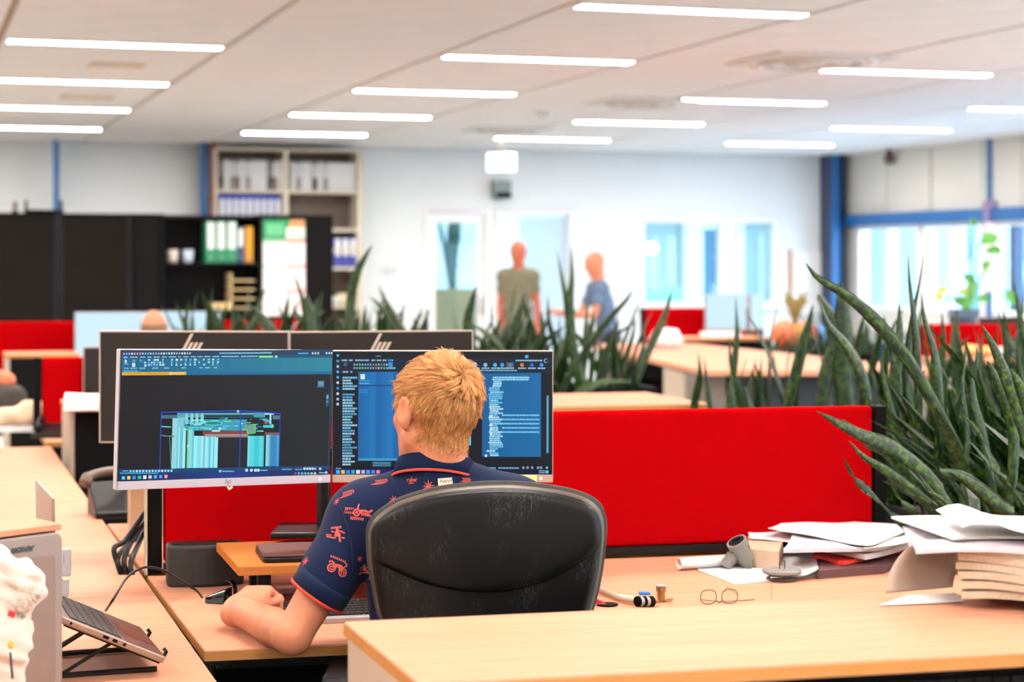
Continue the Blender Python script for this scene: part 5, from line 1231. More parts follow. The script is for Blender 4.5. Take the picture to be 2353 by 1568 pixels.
for px, py, fn, s_, ro in ((985, 1117, palm, .0135, -.05), (795, 1135, leafy, .0125, .45), (820, 1178, banner, .0165, -.1), (773, 1228, rider, .0150, .1), (702, 1290, star, .0125, 0), (778, 1303, bike, .0165, -.45),
                           (774, 1153, star, .0095, .3), (905, 1150, star, .011, .2), (870, 1108, leafy, .013, .25), (945, 1105, banner, .0075, .1), (1068, 1103, leafy, .0085, -.1), (836, 1310, rider, .010, .4), (826, 1285, star, .008, .2), (845, 1385, bike, .008, .8), (732, 1200, star, .004, 0), (850, 1330, star, .006, .1), (905, 1250, rider, .015, .2), (980, 1230, bike, .016, .1), (1090, 1190, palm, .014, 0), (1160, 1270, banner, .015, .1), (1000, 1330, star, .012, 0), (1080, 1370, rider, .014, 0)):
    c, n = place_flat(px, py)
    if c is not None: lay(c, n, fn(), s_, ro)
# seam lines of the sleeve
b = MB(); pts = []
for px, py in ((770, 1142), (782, 1165), (793, 1195), (803, 1230), (808, 1265), (810, 1300), (812, 1330)):
    c, n = place_flat(px, py)
    if c is not None: pts.append(c + n * .0002)
if len(pts) > 3: b.tube(smoothpath(pts, 20), .0013, 5); part('sleeve_seam', b, mat('navy_seam', (18, 24, 48), .9), man, True)
# neck label with script word
c, n = place_flat(1023, 1108)
if c is not None:
    t = Vector((0, 0, 1)); t = (t - n * t.dot(n)).normalized(); sdr = t.cross(n).normalized(); Mi = ROOTM[man.name].inverted()
    b = MB(); q = lambda x, y, z=0: c + sdr * x + t * y + n * (.002 + z)
    b.hexa([q(-.0155, -.008, -.001), q(.0155, -.0065, -.001), q(.0145, .0085, -.001), q(-.0155, .007, -.001), q(-.0155, -.008, .0003), q(.0155, -.0065, .0003), q(.0145, .0085, .0003), q(-.0155, .007, .0003)])
    lb = part('neck_label', b, mat('label_cream', (232, 224, 196), .8), man, True)
    Mt = Matrix((sdr.to_4d(), t.to_4d(), n.to_4d(), (0, 0, 0, 1))).transposed(); Mt[3][0] = Mt[3][1] = Mt[3][2] = 0; Mt.translation = q(0, .001, .0006); Mt[3][3] = 1
    text_part('lettering', 'Petrol', .0105, Mi @ Mt @ Matrix.Rotation(.08, 4, 'Z'), mat('label_ink', (40, 44, 60), .8), lb, shear=.4, ext=.0001)
# hair: short blond strands growing from a whorl at the back of the crown
def hairline(l, f, u):                  # head-local metres -> True where hair grows
    if f > .062 and u < .055: return False
    if (f + .002) ** 2 + ((u + .018) * .9) ** 2 < .040 ** 2 and abs(l) > .045: return False     # around the ear
    if f > .018 and u < -.002 + (f - .018) * .9 and not (f < .034 and u > -.030): return False    # temple, with a short sideburn
    lim = -.104 + .018 * min(1, (l / .05) ** 2) if f < -.03 else -.104 + .018 + (f + .03) * 1.4
    return u > lim
def hair_strands(name, parent, bv, c, R, m, n, base, length, seed=3, nclump=1500):
    rs = np.random.RandomState(seed); cu = bpy.data.hair_curves.new(name); K = 7
    wh = A((.015, -.78, .62)); wh /= np.linalg.norm(wh); O0 = A((0, -.012, -.004)); paths = []; roots = []
    me = bv.data; org_ = A(ROOTM[parent.name].translation); cand = []
    for pl_ in me.polygons:
        q = R.T @ (A(pl_.center) + org_ - c)
        if q.dot(q) < .03 and q[2] > -.13 and hairline(q[0], q[1], q[2] + .006): cand.append((q, R.T @ A(pl_.normal), pl_.area))
    wts = np.array([x[2] for x in cand]); wts = wts / wts.sum()
    while len(paths) < n + nclump:
        p, n0_, _ = cand[rs.choice(len(cand), p=wts)] if False else cand[int(np.searchsorted(np.cumsum(wts) if len(paths) == 0 else cw, rs.rand()))] if len(paths) else cand[0]
        if len(paths) == 0: cw = np.cumsum(wts)
        p = p + rs.normal(size=3) * .0022
        if not hairline(p[0] + rs.normal() * .003, p[1] + rs.normal() * .003, p[2] + rs.normal() * .005): continue
        h = (None, R @ n0_); v = p / np.linalg.norm(p)
        nn = R.T @ A(h[1]); u = p[2] / .10; ll = p[0] / .08
        d1 = v - wh; dd = np.linalg.norm(d1); d1 = d1 - nn * nn.dot(d1); d1 /= (np.linalg.norm(d1) + 1e-6)
        sw = np.cross(nn, d1); near = math.exp(-(dd / .5) ** 2)
        ff = A((0, 1, 0)) - nn * nn[1]; ff /= (np.linalg.norm(ff) + 1e-6); dn = A((0, .10, -1)); dn = dn - nn * nn.dot(dn); dn /= (np.linalg.norm(dn) + 1e-6)
        if u > .25: g = d1 * .8 + sw * (.75 * near + .1) + ff * .5 * (1 - near)
        else: g = d1 * (.35 + .4 * near) + dn * .75 + ff * .45 * min(1, abs(ll)) + sw * .45 * near
        g = g + (np.sin(p * 170 + 1.3) + np.sin(p[::-1] * 290)) * .10 + rs.normal(size=3) * .10; g = g - nn * g.dot(nn); g /= np.linalg.norm(g)
        L_ = (.040 if u > .4 else .028 + .012 * (u + .1) / .5 if u > -.1 else .010 + .018 * max(0, (u + .85) / .75)) * length * rs.uniform(.7, 1.15)
        lift = (.42 if u > .3 else .26) + (.25 * near); x = p - nn * .002; P = []
        if rs.rand() < (.05 if p[1] > .03 and u > .3 else .012): lift += .6; L_ *= 1.25
        for k in range(K):
            P.append(x); d = nn * max(lift * (1 - k / 4.0), -.10) + g; d /= np.linalg.norm(d); x = x + d * L_ / (K - 1)
        paths.append(P); roots.append(p)
    paths = np.array(paths); roots = np.array(roots); cl, st = paths[:nclump], paths[nclump:]; rc, rt = roots[:nclump], roots[nclump:]
    near_i = np.concatenate([np.argmin(((rt[i:i + 2000, None, :] - rc[None]) ** 2).sum(2), 1) for i in range(0, len(rt), 2000)])
    w = (np.linspace(0, 1, K) ** 1.0 * .82)[None, :, None] * rs.uniform(.6, 1.1, (len(st), 1, 1)); st = st * (1 - w) + cl[near_i] * w
    pts = c + st.reshape(-1, 3) @ R.T; rad = np.tile(base * (1 - .8 * np.linspace(0, 1, K)), len(st)); cu.add_curves([K] * len(st))
    Mi = np.array(ROOTM[parent.name].inverted()); pts = pts @ Mi[:3, :3].T + Mi[:3, 3]; cu.position_data.foreach_set('vector', pts.astype(np.float32).ravel())
    ra = cu.attributes.get('radius') or cu.attributes.new('radius', 'FLOAT', 'POINT'); ra.data.foreach_set('value', rad.astype(np.float32))
    tone = cu.attributes.new('tone', 'FLOAT', 'CURVE'); tone.data.foreach_set('value', np.clip(rs.uniform(0, 1, nclump)[near_i] * .7 + rs.uniform(0, .3, len(st)), 0, 1).astype(np.float32))
    o = bpy.data.objects.new(name, cu); COL.objects.link(o); o.parent = parent; cu.materials.append(m); o['kind'] = 'stuff'; return o
hm = bpy.data.materials.new('blond_hair'); hm.use_nodes = True; N = hm.node_tree.nodes; L = hm.node_tree.links; bs = N['Principled BSDF']
hi_ = N.new('ShaderNodeHairInfo'); rr = N.new('ShaderNodeValToRGB'); ta = N.new('ShaderNodeAttribute'); ta.attribute_name = 'tone'; L.new(ta.outputs['Fac'], rr.inputs[0])
rr.color_ramp.elements[0].color = (*lin((166, 94, 36)), 1); rr.color_ramp.elements[1].color = (*lin((246, 192, 118)), 1)
mx = N.new('ShaderNodeMixRGB'); mx.blend_type = 'MULTIPLY'; r2_ = N.new('ShaderNodeValToRGB'); L.new(hi_.outputs['Intercept'], r2_.inputs[0]); r2_.color_ramp.elements[0].color = (.55, .45, .36, 1); r2_.color_ramp.elements[1].color = (1, 1, 1, 1); r2_.color_ramp.elements[1].position = .5  # roots darkened: shading depth put into the strand colour
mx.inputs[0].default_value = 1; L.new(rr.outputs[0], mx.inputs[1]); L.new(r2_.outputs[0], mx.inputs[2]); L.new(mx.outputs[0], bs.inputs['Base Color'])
bs.inputs['Roughness'].default_value = .42; bs.inputs['Specular IOR Level'].default_value = .6
# scalp: the part of the skin surface under the strands is tinted by them
body.data.materials.append(mat('scalp_under_hair', (176, 112, 66), .8, var=.25, scale=200, bump=.5, bscale=900))
_o = A(ROOTM[man.name].translation)
for p_ in body.data.polygons:
    q_ = A(p_.center) + _o - HC
    if q_.dot(q_) < .03 and hairline(*(HR.T @ q_ - A((0, 0, .012)))): p_.material_index = 1
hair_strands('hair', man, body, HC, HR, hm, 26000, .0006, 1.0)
# office chair in front of him ------------------------------------------------
ch = root('office_chair', 'black office chair with scratched plastic back shell, holding the blond man', 'chair', (-.06, 3.97, 0), math.radians(3))
CY_ = 3.775; top = []
outl = [(835, 1235), (836, 1218), (842, 1202), (853, 1187), (872, 1171), (905, 1150), (955, 1131), (1010, 1117), (1070, 1109), (1130, 1105), (1190, 1106), (1250, 1113), (1300, 1122), (1340, 1134), (1368, 1148), (1386, 1165), (1395, 1186), (1399, 1215), (1396, 1260), (1388, 1320), (1372, 1390), (1350, 1450), (1310, 1520), (1230, 1570), (1120, 1585), (1010, 1575), (930, 1530), (890, 1475), (862, 1415), (848, 1350), (838, 1290)]
oc = Vector((1117, 1340))
def shell(name, ol, y0, y1, m, sc_=1.0, bul=.05, rings=10, round_=.5, cen=None):
    b = MB(); c = cen or oc; N_ = len(ol) * 3; cl = [Vector((x, y)) for x, y in ol]
    P = []
    for k in range(N_):
        t = k / 3; i = int(t); f = t - i; q = [cl[(i + j - 1) % len(cl)] for j in range(4)]
        P.append(0.5 * ((2 * q[1]) + (q[2] - q[0]) * f + (2 * q[0] - 5 * q[1] + 4 * q[2] - q[3]) * f * f + (3 * q[1] - q[0] - 3 * q[2] + q[3]) * f ** 3))
    vs = []; fs = []
    def pos(p, r, y):
        q = c + (p - c) * r; xx = (q.x - oc.x) / F * CY_; zz = (oc.y - q.y) / F * CY_
        return Vector(((q.x - CX) / F * CY_, y + .75 * xx * xx + .35 * zz * zz * (1 if zz > 0 else .3), H - (q.y - HY) / F * CY_))
    rs_ = [0.0] + [((k + 1) / rings) ** .8 for k in range(rings)]
    vs.append(pos(c, 0, y0)); 
    for k in range(1, rings + 1):
        e = max(0, (rs_[k] - .86) / .14); yy = y0 + (y1 - y0) * .45 * (1 - math.sqrt(max(0, 1 - e * e))) * round_ * 2
        for p in P: vs.append(pos(p, rs_[k] * sc_, yy))
    for p in P: vs.append(pos(p, sc_, y1))
    vs.append(pos(c, 0, y1))
    for j in range(N_): fs.append((0, 1 + (j + 1) % N_, 1 + j))
    for k in range(rings):
        for j in range(N_): a = 1 + k * N_; fs.append((a + j, a + (j + 1) % N_, a + N_ + (j + 1) % N_, a + N_ + j))
    a = 1 + rings * N_; last = len(vs) - 1
    for j in range(N_): fs.append((last, a + j, a + (j + 1) % N_))
    b.add(vs, fs); return part(name, b, m, ch, True, smooth=True)
FABB = mat('chair_fabric', (34, 29, 24), .95, var=.35, scale=700, bump=.8, bscale=900, sheen=.1)
outl = [(x, y + 5) for x, y in outl]; up_sh = 5
shell('cushion', outl, 3.772, 3.80, FABB, 1.0)
RIMM = mat('shell_rim', (70, 58, 44), .42, var=.06, scale=20)
shell('shell_rim', outl, 3.757, 3.79, RIMM, .972, round_=.3)
def shell_mat():
    m = bpy.data.materials.new('scratched_shell'); m.use_nodes = True; nt = m.node_tree; N = nt.nodes; L = nt.links; b = N['Principled BSDF']
    b.inputs['Base Color'].default_value = (*lin((10, 10, 11)), 1); b.inputs['Specular IOR Level'].default_value = .2; b.inputs['Roughness'].default_value = .38
    tc = N.new('ShaderNodeTexCoord'); tot = None
    for k, (rz, sc_, th) in enumerate(((.4, 9, .972), (1.3, 13, .975), (2.4, 11, .974))):
        mp = N.new('ShaderNodeMapping'); mp.inputs['Rotation'].default_value = (0, rz, 0); mp.inputs['Scale'].default_value = (14, 14, 2.2)
        L.new(tc.outputs['Object'], mp.inputs[0]); nz = N.new('ShaderNodeTexNoise'); nz.inputs['Scale'].default_value = sc_; nz.inputs['Detail'].default_value = 1; L.new(mp.outputs[0], nz.inputs[0])
        r = N.new('ShaderNodeValToRGB'); L.new(nz.outputs[0], r.inputs[0]); e = r.color_ramp.elements; e[0].position = .505; e[0].color = (0, 0, 0, 1); e[1].position = .511; e[1].color = (1, 1, 1, 1); n3 = e.new(.517); n3.color = (0, 0, 0, 1)
        if tot is None: tot = r.outputs[0]
        else: a = N.new('ShaderNodeMath'); a.operation = 'MAXIMUM'; L.new(tot, a.inputs[0]); L.new(r.outputs[0], a.inputs[1]); tot = a.outputs[0]
    big = N.new('ShaderNodeTexNoise'); big.inputs['Scale'].default_value = 9; L.new(tc.outputs['Object'], big.inputs[0]); r = N.new('ShaderNodeValToRGB'); L.new(big.outputs[0], r.inputs[0]); r.color_ramp.elements[0].position = .52; r.color_ramp.elements[1].position = .68
    a = N.new('ShaderNodeMath'); a.operation = 'MULTIPLY'; L.new(tot, a.inputs[0]); L.new(r.outputs[0], a.inputs[1])
    a2 = N.new('ShaderNodeMath'); a2.operation = 'MULTIPLY'; a2.inputs[1].default_value = .35; L.new(a.outputs[0], a2.inputs[0])
    mxx = N.new('ShaderNodeMixRGB'); L.new(a2.outputs[0], mxx.inputs[0]); mxx.inputs[1].default_value = (*lin((10, 10, 11)), 1); mxx.inputs[2].default_value = (*lin((170, 170, 168)), 1); L.new(mxx.outputs[0], b.inputs['Base Color'])
    n2 = N.new('ShaderNodeTexNoise'); n2.inputs['Scale'].default_value = 800; L.new(tc.outputs['Object'], n2.inputs[0]); bp = N.new('ShaderNodeBump'); bp.inputs['Strength'].default_value = .12; bp.inputs['Distance'].default_value = .001; L.new(n2.outputs[0], bp.inputs['Height']); L.new(bp.outputs[0], b.inputs['Normal'])
    return m
SHM = shell_mat()
shell('back_shell', outl, 3.750, 3.775, SHM, .947, round_=.25)
up_ol = [(860, 1260), (861, 1222), (866, 1203), (884, 1186), (918, 1166), (965, 1148), (1020, 1135), (1080, 1128), (1135, 1125), (1190, 1126), (1245, 1132), (1292, 1142), (1335, 1156), (1362, 1170), (1376, 1190), (1381, 1220), (1379, 1256), (1340, 1290), (1270, 1328), (1190, 1350), (1110, 1357), (1030, 1350), (960, 1333), (900, 1310), (862, 1290)]
shell('upper_shell', up_ol, 3.7435, 3.758, SHM, 1.0, round_=.35, cen=Vector((1119, 1235)))
Ci = Vector((-.055, 3.98, 0))
b = MB(); b.box(Ci + Vector((0, .02, .455)), (.50, .48, .07)); part('seat', b, FABB, ch, True, bevel=.03, seg=4)
b = MB(); b.box(Ci + Vector((0, .0, .405)), (.42, .38, .03)); part('seat_pan', b, PLASTIC, ch, True, bevel=.01)
b = MB(); b.tube([Ci + Vector((0, -.05, .39)), Ci + Vector((0, -.19, .40)), Ci + Vector((0, -.235, .50)), Ci + Vector((0, -.218, .72))], .022, 8); part('back_bracket', b, PLASTIC, ch, True)
b = MB(); b.tube([Ci + Vector((0, 0, .10)), Ci + Vector((0, 0, .40))], [.028, .025], 14); part('gas_column', b, BLACKM, ch, True)
for k in range(5):
    a = 2 * PI * k / 5 + .3; e = Ci + Vector((math.cos(a) * .31, math.sin(a) * .31, .085)); b = MB(); b.tube([Ci + Vector((0, 0, .11)), (Ci + e) / 2 + Vector((0, 0, .055)), e], [.028, .022, .016], 8); lg = part('leg', b, PLASTIC, ch, True)
    b = MB(); tg = Vector((-math.sin(a), math.cos(a), 0)) * .022; b.tube([e - tg + Vector((0, 0, -.055)), e + tg + Vector((0, 0, -.055))], .028, 12); part('caster', b, PLASTIC, lg, True)
for sx in (-1, 1):
    q = Ci + Vector((sx * .30, 0, .05)); b = MB(); b.tube([q + Vector((-sx * .06, .02, .40)), q + Vector((0, .02, .42)), q + Vector((0, .02, .62))], .016, 8); am = part('arm_support', b, PLASTIC, ch, True)
    b = MB(); b.box(q + Vector((0, .03, .635)), (.07, .22, .03)); part('armrest', b, PLASTIC, ch, True, bevel=.01)
# people in the distance -------------------------------------------------------
OLIVE = mat('olive_shirt', (106, 102, 82), .85, var=.06); SLATE = mat('slate_shirt', (80, 100, 128), .85, var=.06)
def standing(name, label, cx_px, headtop, Y, yaw, sh, lean, m, skin, hands, facing=-1, wr=None, headdrop=0.0, headoff=0.0, hw=1.0, off=0.0):
    tp = pt(cx_px, headtop, Y); z = tp.z; x = tp.x
    fx, fy = math.sin(yaw) * -1, math.cos(yaw)          # facing direction
    R = headframe(yaw + headoff, math.radians(-headdrop)); hc = A((x, Y, z - .118))
    sdv = A((fy, -fx, 0)); fv = A((fx, fy, 0))          # person's right
    base = hc - fv * lean; nk_ = base + A((0, 0, -.155)) + fv * lean * .75; zz = z / 1.80
    J = dict(head=hc, R=R, neck=nk_, chest=base + fv * lean * .35 + A((0, 0, -.42)), pelvis=base - fv * .02 + A((0, 0, -.80 * zz)), hem=.10)
    for S, q in (('L', -1), ('R', 1)):
        J['sh' + S] = nk_ + sdv * q * sh - A((0, 0, .105)); J['hip' + S] = J['pelvis'] + sdv * q * .09 - A((0, 0, .03)); J['kn' + S] = A((J['hip' + S][0], J['hip' + S][1], .50)) + sdv * q * .01; J['an' + S] = A((J['kn' + S][0], J['kn' + S][1], .09))
        e, w_ = wr[S]; J['el' + S] = J['sh' + S] + fv * e[0] + sdv * q * e[1] + A((0, 0, e[2])); J['wr' + S] = J['el' + S] + fv * w_[0] + sdv * q * w_[1] + A((0, 0, w_[2]))
        dd = J['wr' + S] - J['el' + S]; J['hand' + S] = (dd, A((0, 0, 1)) if abs(dd[2]) < .15 else sdv * q, fv if abs(dd[2]) >= .15 else -sdv * q, (.3, .4, .3), .4, .1)
    return build_person(name, label, J, .013, skin, m, DENIM, sleeve=.62, bulk=.92)[0]
st1 = standing('person', 'bald man in an olive shirt standing in the open passage doorway', 1191, 548, 19.4, PI - .15, .150, 0.0, OLIVE, SKIN2, None,
               wr=dict(L=((-.03, .04, -.29), (.06, .01, -.26)), R=((-.05, .04, -.29), (.10, -.02, -.24))))
st2 = standing('person', 'man in a slate blue shirt and dark trousers leaning forward in profile', 1366, 575, 18.9, PI / 2 + .25, .15, .13, SLATE, SKIN3, None,
               wr=dict(L=((.10, .05, -.27), (.25, -.03, .04)), R=((.12, .05, -.27), (.25, -.04, .03))), headdrop=18)
# the balding man seated at the far left
hc = A(pt(354, 752, 12.0)); J = dict(head=hc, R=headframe(.15, -.1), neck=hc + A((0, -.02, -.15)), chest=hc + A((0, 0, -.36)), pelvis=hc + A((0, -.03, -.70)),
    shL=hc + A((-.18, -.01, -.21)), shR=hc + A((.18, -.01, -.21)), elL=hc + A((-.22, .1, -.46)), elR=hc + A((.22, .1, -.46)), wrL=hc + A((-.12, .36, -.47)), wrR=hc + A((.12, .36, -.47)),
    hipL=hc + A((-.09, 0, -.72)), hipR=hc + A((.09, 0, -.72)), knL=hc + A((-.11, .42, -.70)), knR=hc + A((.11, .42, -.70)), anL=A((hc[0] - .11, hc[1] + .4, .09)), anR=A((hc[0] + .11, hc[1] + .4, .09)),
    handL=(vv(.1, 1, 0), vv(0, 0, 1), vv(1, 0, 0), (.2, .3, .2), .4, .1), handR=(vv(-.1, 1, 0), vv(0, 0, 1), vv(-1, 0, 0), (.2, .3, .2), .4, .1))
mn, _, _, _ = build_person('person', 'balding man seated before the bright screens, only his crown showing', J, .013, SKIN3, mat('dark_shirt', (40, 44, 52), .9), DENIM, sleeve=.6)
f5 = Field(hc - .16, hc + .16, .008); f5.add(s_ell(hc + A((0, -.014, -.002)), A((.081, .096, .085)), J['R']), .001); f5.clip(hc + A((0, 0, .045)), (0, -.25, 1)); f5.clip(hc + A((0, .04, 0)), (0, 1, 0)); V, Q = f5.surf()
npmesh('hair', V, Q, mat('short_grey_brown_hair', (120, 92, 70), .9, var=.2, scale=80), mn, 1)
sx, sy = float(hc[0]), float(hc[1])
ch2 = root('office_chair', 'black office chair under the balding man at the far left', 'chair', (sx, sy - .02, 0))
b = MB(); b.box((0, 0, .44), (.48, .46, .07)); part('seat', b, FABB, ch2, bevel=.02); b = MB(); b.box((0, -.24, .78), (.46, .05, .5)); part('backrest', b, FABB, ch2, bevel=.02)
b = MB(); b.tube([(0, 0, .08), (0, 0, .41)], .025, 10); part('gas_column', b, BLACKM, ch2)
b = MB(); b.tube([(0, -.05, .40), (0, -.25, .42), (0, -.27, .6)], .02, 8); part('back_bracket', b, PLASTIC, ch2)
for k in range(5):
    a = 2 * PI * k / 5; b = MB(); b.tube([(0, 0, .09), (math.cos(a) * .3, math.sin(a) * .3, .05)], .022, 6); b.tube([(math.cos(a) * .3, math.sin(a) * .3, .028), (math.cos(a) * .3, math.sin(a) * .3 + .03, .028)], .028, 8); part('leg', b, PLASTIC, ch2)
# ---------------------------------------------------------------- snake plants in black planters
def leaf_mat(name, dark, light, edge=0.5):
    m = bpy.data.materials.new(name); m.use_nodes = True; nt = m.node_tree; N = nt.nodes; L = nt.links; b = N['Principled BSDF']
    at_ = N.new('ShaderNodeUVMap'); sep = N.new('ShaderNodeSeparateXYZ'); L.new(at_.outputs[0], sep.inputs[0])
    mp = N.new('ShaderNodeMapping'); mp.inputs['Scale'].default_value = (1.6, 15, 1); L.new(at_.outputs[0], mp.inputs[0])
    oi = N.new('ShaderNodeObjectInfo'); ad = N.new('ShaderNodeVectorMath'); ad.operation = 'ADD'; L.new(mp.outputs[0], ad.inputs[0]); cb = N.new('ShaderNodeCombineXYZ')
    ml = N.new('ShaderNodeMath'); ml.operation = 'MULTIPLY'; ml.inputs[1].default_value = 40; L.new(oi.outputs['Random'], ml.inputs[0]); L.new(ml.outputs[0], cb.inputs[1]); L.new(cb.outputs[0], ad.inputs[1])
    nz = N.new('ShaderNodeTexNoise'); nz.inputs['Scale'].default_value = 1.6; nz.inputs['Detail'].default_value = 3; nz.inputs['Distortion'].default_value = .8; L.new(ad.outputs[0], nz.inputs[0])
    r = N.new('ShaderNodeValToRGB'); L.new(nz.outputs[0], r.inputs[0]); r.color_ramp.elements[0].position = .46; r.color_ramp.elements[0].color = (*lin(dark), 1); r.color_ramp.elements[1].position = .66; r.color_ramp.elements[1].color = (*lin(light), 1)
    mxx = N.new('ShaderNodeMixRGB'); mxx.blend_type = 'MULTIPLY'; mxx.inputs[0].default_value = 1; L.new(r.outputs[0], mxx.inputs[1])
    r3 = N.new('ShaderNodeValToRGB'); L.new(oi.outputs['Random'], r3.inputs[0]); r3.color_ramp.elements[0].color = (.55, .62, .6, 1); r3.color_ramp.elements[1].color = (1.3, 1.15, .9, 1); L.new(r3.outputs[0], mxx.inputs[2])
    L.new(mxx.outputs[0], b.inputs['Base Color']); b.inputs['Roughness'].default_value = .38; b.inputs['Specular IOR Level'].default_value = .4
    return m
LEAFM = leaf_mat('snake_leaf', (9, 34, 14), (58, 92, 24)); LEAFT = mat('dry_leaf_tip', (176, 128, 66), .7, var=.2)
def blade(path, wid, side0, side1, n=14, fold=.22, name='leaf', me_only=False):
    """Sword blade along a path; side0/side1 are the width directions at base and tip."""
    P = smoothpath(path, n); vs = []; fs = []; uv = []
    for k, p in enumerate(P):
        t = k / n; w = wid * (.62 + .38 * math.sin(min(t / .55, 1) * PI / 2)) * (1 if t < .55 else max(.02, (1 - (t - .55) / .45) ** .75))
        tg = (P[min(k + 1, n)] - P[max(k - 1, 0)]).normalized(); s = (side0.lerp(side1, t)); s = (s - tg * s.dot(tg)).normalized(); nn = tg.cross(s)
        for x, y in ((-1, fold), (-.5, fold * .3), (0, 0), (.5, fold * .3), (1, fold)): vs.append(p + s * (w / 2 * x) + nn * (w / 2 * y)); uv.append((x * .5 + .5, t * (len(P) * .05 + .6)))
        for x, y in ((.5, fold * .3 - .10), (0, -.12), (-.5, fold * .3 - .10)): vs.append(p + s * (w / 2 * x) + nn * (w / 2 * y)); uv.append((x * .5 + .5, t * (len(P) * .05 + .6)))
    for k in range(n):
        for j in range(8): a = k * 8; fs.append((a + j, a + (j + 1) % 8, a + 8 + (j + 1) % 8, a + 8 + j))
    fs.append(tuple(range(7, -1, -1))); me = bpy.data.meshes.new('leaf'); me.from_pydata([tuple(v) for v in vs], [], fs)
    ul = me.uv_layers.new(name='UVMap'); vi = np.zeros(len(me.loops), np.int32); me.loops.foreach_get('vertex_index', vi); ul.data.foreach_set('uv', np.array(uv, np.float32)[vi].ravel())
    me.polygons.foreach_set('use_smooth', [True] * len(me.polygons)); me.materials.append(LEAFM); return me
LV = []
rg = random.Random(11)
for k in range(14):
    bend = rg.uniform(.02, .30); tw = rg.uniform(-1.4, 1.4); z2 = 1
    LV.append(blade([Vector((0, 0, 0)), Vector((bend * .18, rg.uniform(-.02, .02), .36)), Vector((bend * .5, rg.uniform(-.04, .04), .70)), Vector((bend * 1.05, rg.uniform(-.05, .05), 1.0 - bend * .25))], rg.uniform(.07, .11),
                    Vector((0, 1, 0)), Vector((math.sin(tw), math.cos(tw), 0)), n=10))
SOIL = mat('soil', (40, 30, 22), .95, var=.3, scale=40, bump=.8)
DIM = {}
def planter(label, c, ln, wd, z, ang, n, hmin, hmax, lean=(0, 0), seed=1, leanr=.25, front_lean=None, wf=1.0, bias=0):
    g = random.Random(seed); r = root('snake_plant_planter', label, 'plant', (c[0], c[1], 0), ang)
    b = MB()
    for (cx, cy, sx, sy) in ((0, wd / 2 - .01, ln, .02), (0, -wd / 2 + .01, ln, .02), (ln / 2 - .01, 0, .02, wd - .04), (-ln / 2 + .01, 0, .02, wd - .04)): b.box((cx, cy, z / 2 + .01), (sx, sy, z - .02))
    b.box((0, 0, .015), (ln - .04, wd - .04, .03)); part('trough', b, BLACK, r, bevel=.003)
    b = MB(); b.box((0, 0, z - .06), (ln - .045, wd - .045, .06)); part('soil', b, SOIL, r)
    inv = Matrix.Rotation(-ang, 3, 'Z'); DIM[r.name] = (ln, wd, z)
    for k in range(n):
        o = bpy.data.objects.new('leaf', g.choice(LV)); COL.objects.link(o); o.parent = r
        x, y = g.uniform(-ln / 2 + .05, ln / 2 - .05), g.uniform(-wd / 2 + .05, wd / 2 - .05); x = x if not bias else ln / 2 - .05 - (ln - .1) * g.random() ** bias; h = g.uniform(hmin, hmax)
        if g.random() < .15: h *= 1.2
        lx, ly = lean[0] + g.gauss(0, leanr), lean[1] + g.gauss(0, leanr)
        if front_lean and y < front_lean[0]: f = min(1, (front_lean[0] - y) / .25); lx += front_lean[1] * f * g.uniform(.6, 1.2); ly += front_lean[2] * f
        d = (inv @ Vector((lx, ly, 1))).normalized(); q = d.to_track_quat('Z', 'Y').to_matrix().to_4x4(); s = h; w = g.uniform(.30, .50) * (.75 if h < .35 else 1) * wf
        o.matrix_local = Matrix.Translation((x, y, z - .04)) @ q @ Matrix.Rotation(g.uniform(0, 6.28), 4, 'Z') @ Matrix.Diagonal((w * 1.0, w * 1.0, s, 1))
    return r
def hero(r, pts, wid, side=(1, 0, 0), side1=None, n=18, tip=False):
    P = [pt(x, y, Y) for x, y, Y in pts]; Mi = ROOTM[r.name].inverted(); P = [Mi @ p for p in P]; R3 = Mi.to_3x3(); ln, wd, z = DIM[r.name]; q = P[0].copy()
    q.x = max(-ln / 2 + .07, min(ln / 2 - .07, q.x)); q.y = max(-wd / 2 + .07, min(wd / 2 - .07, q.y)); q.z = z - .07
    if (q - P[0]).length > .04: P = [q] + P
    s0 = R3 @ Vector(side).normalized(); s1 = R3 @ Vector(side1 or side).normalized()
    me = blade(P, wid, s0, s1, n=n, fold=.18); o = bpy.data.objects.new('leaf', me); COL.objects.link(o); o.parent = r
    if tip:
        me.materials.append(LEAFT)
        for p in me.polygons:
            if p.center[2] > 1e9: pass
    return o
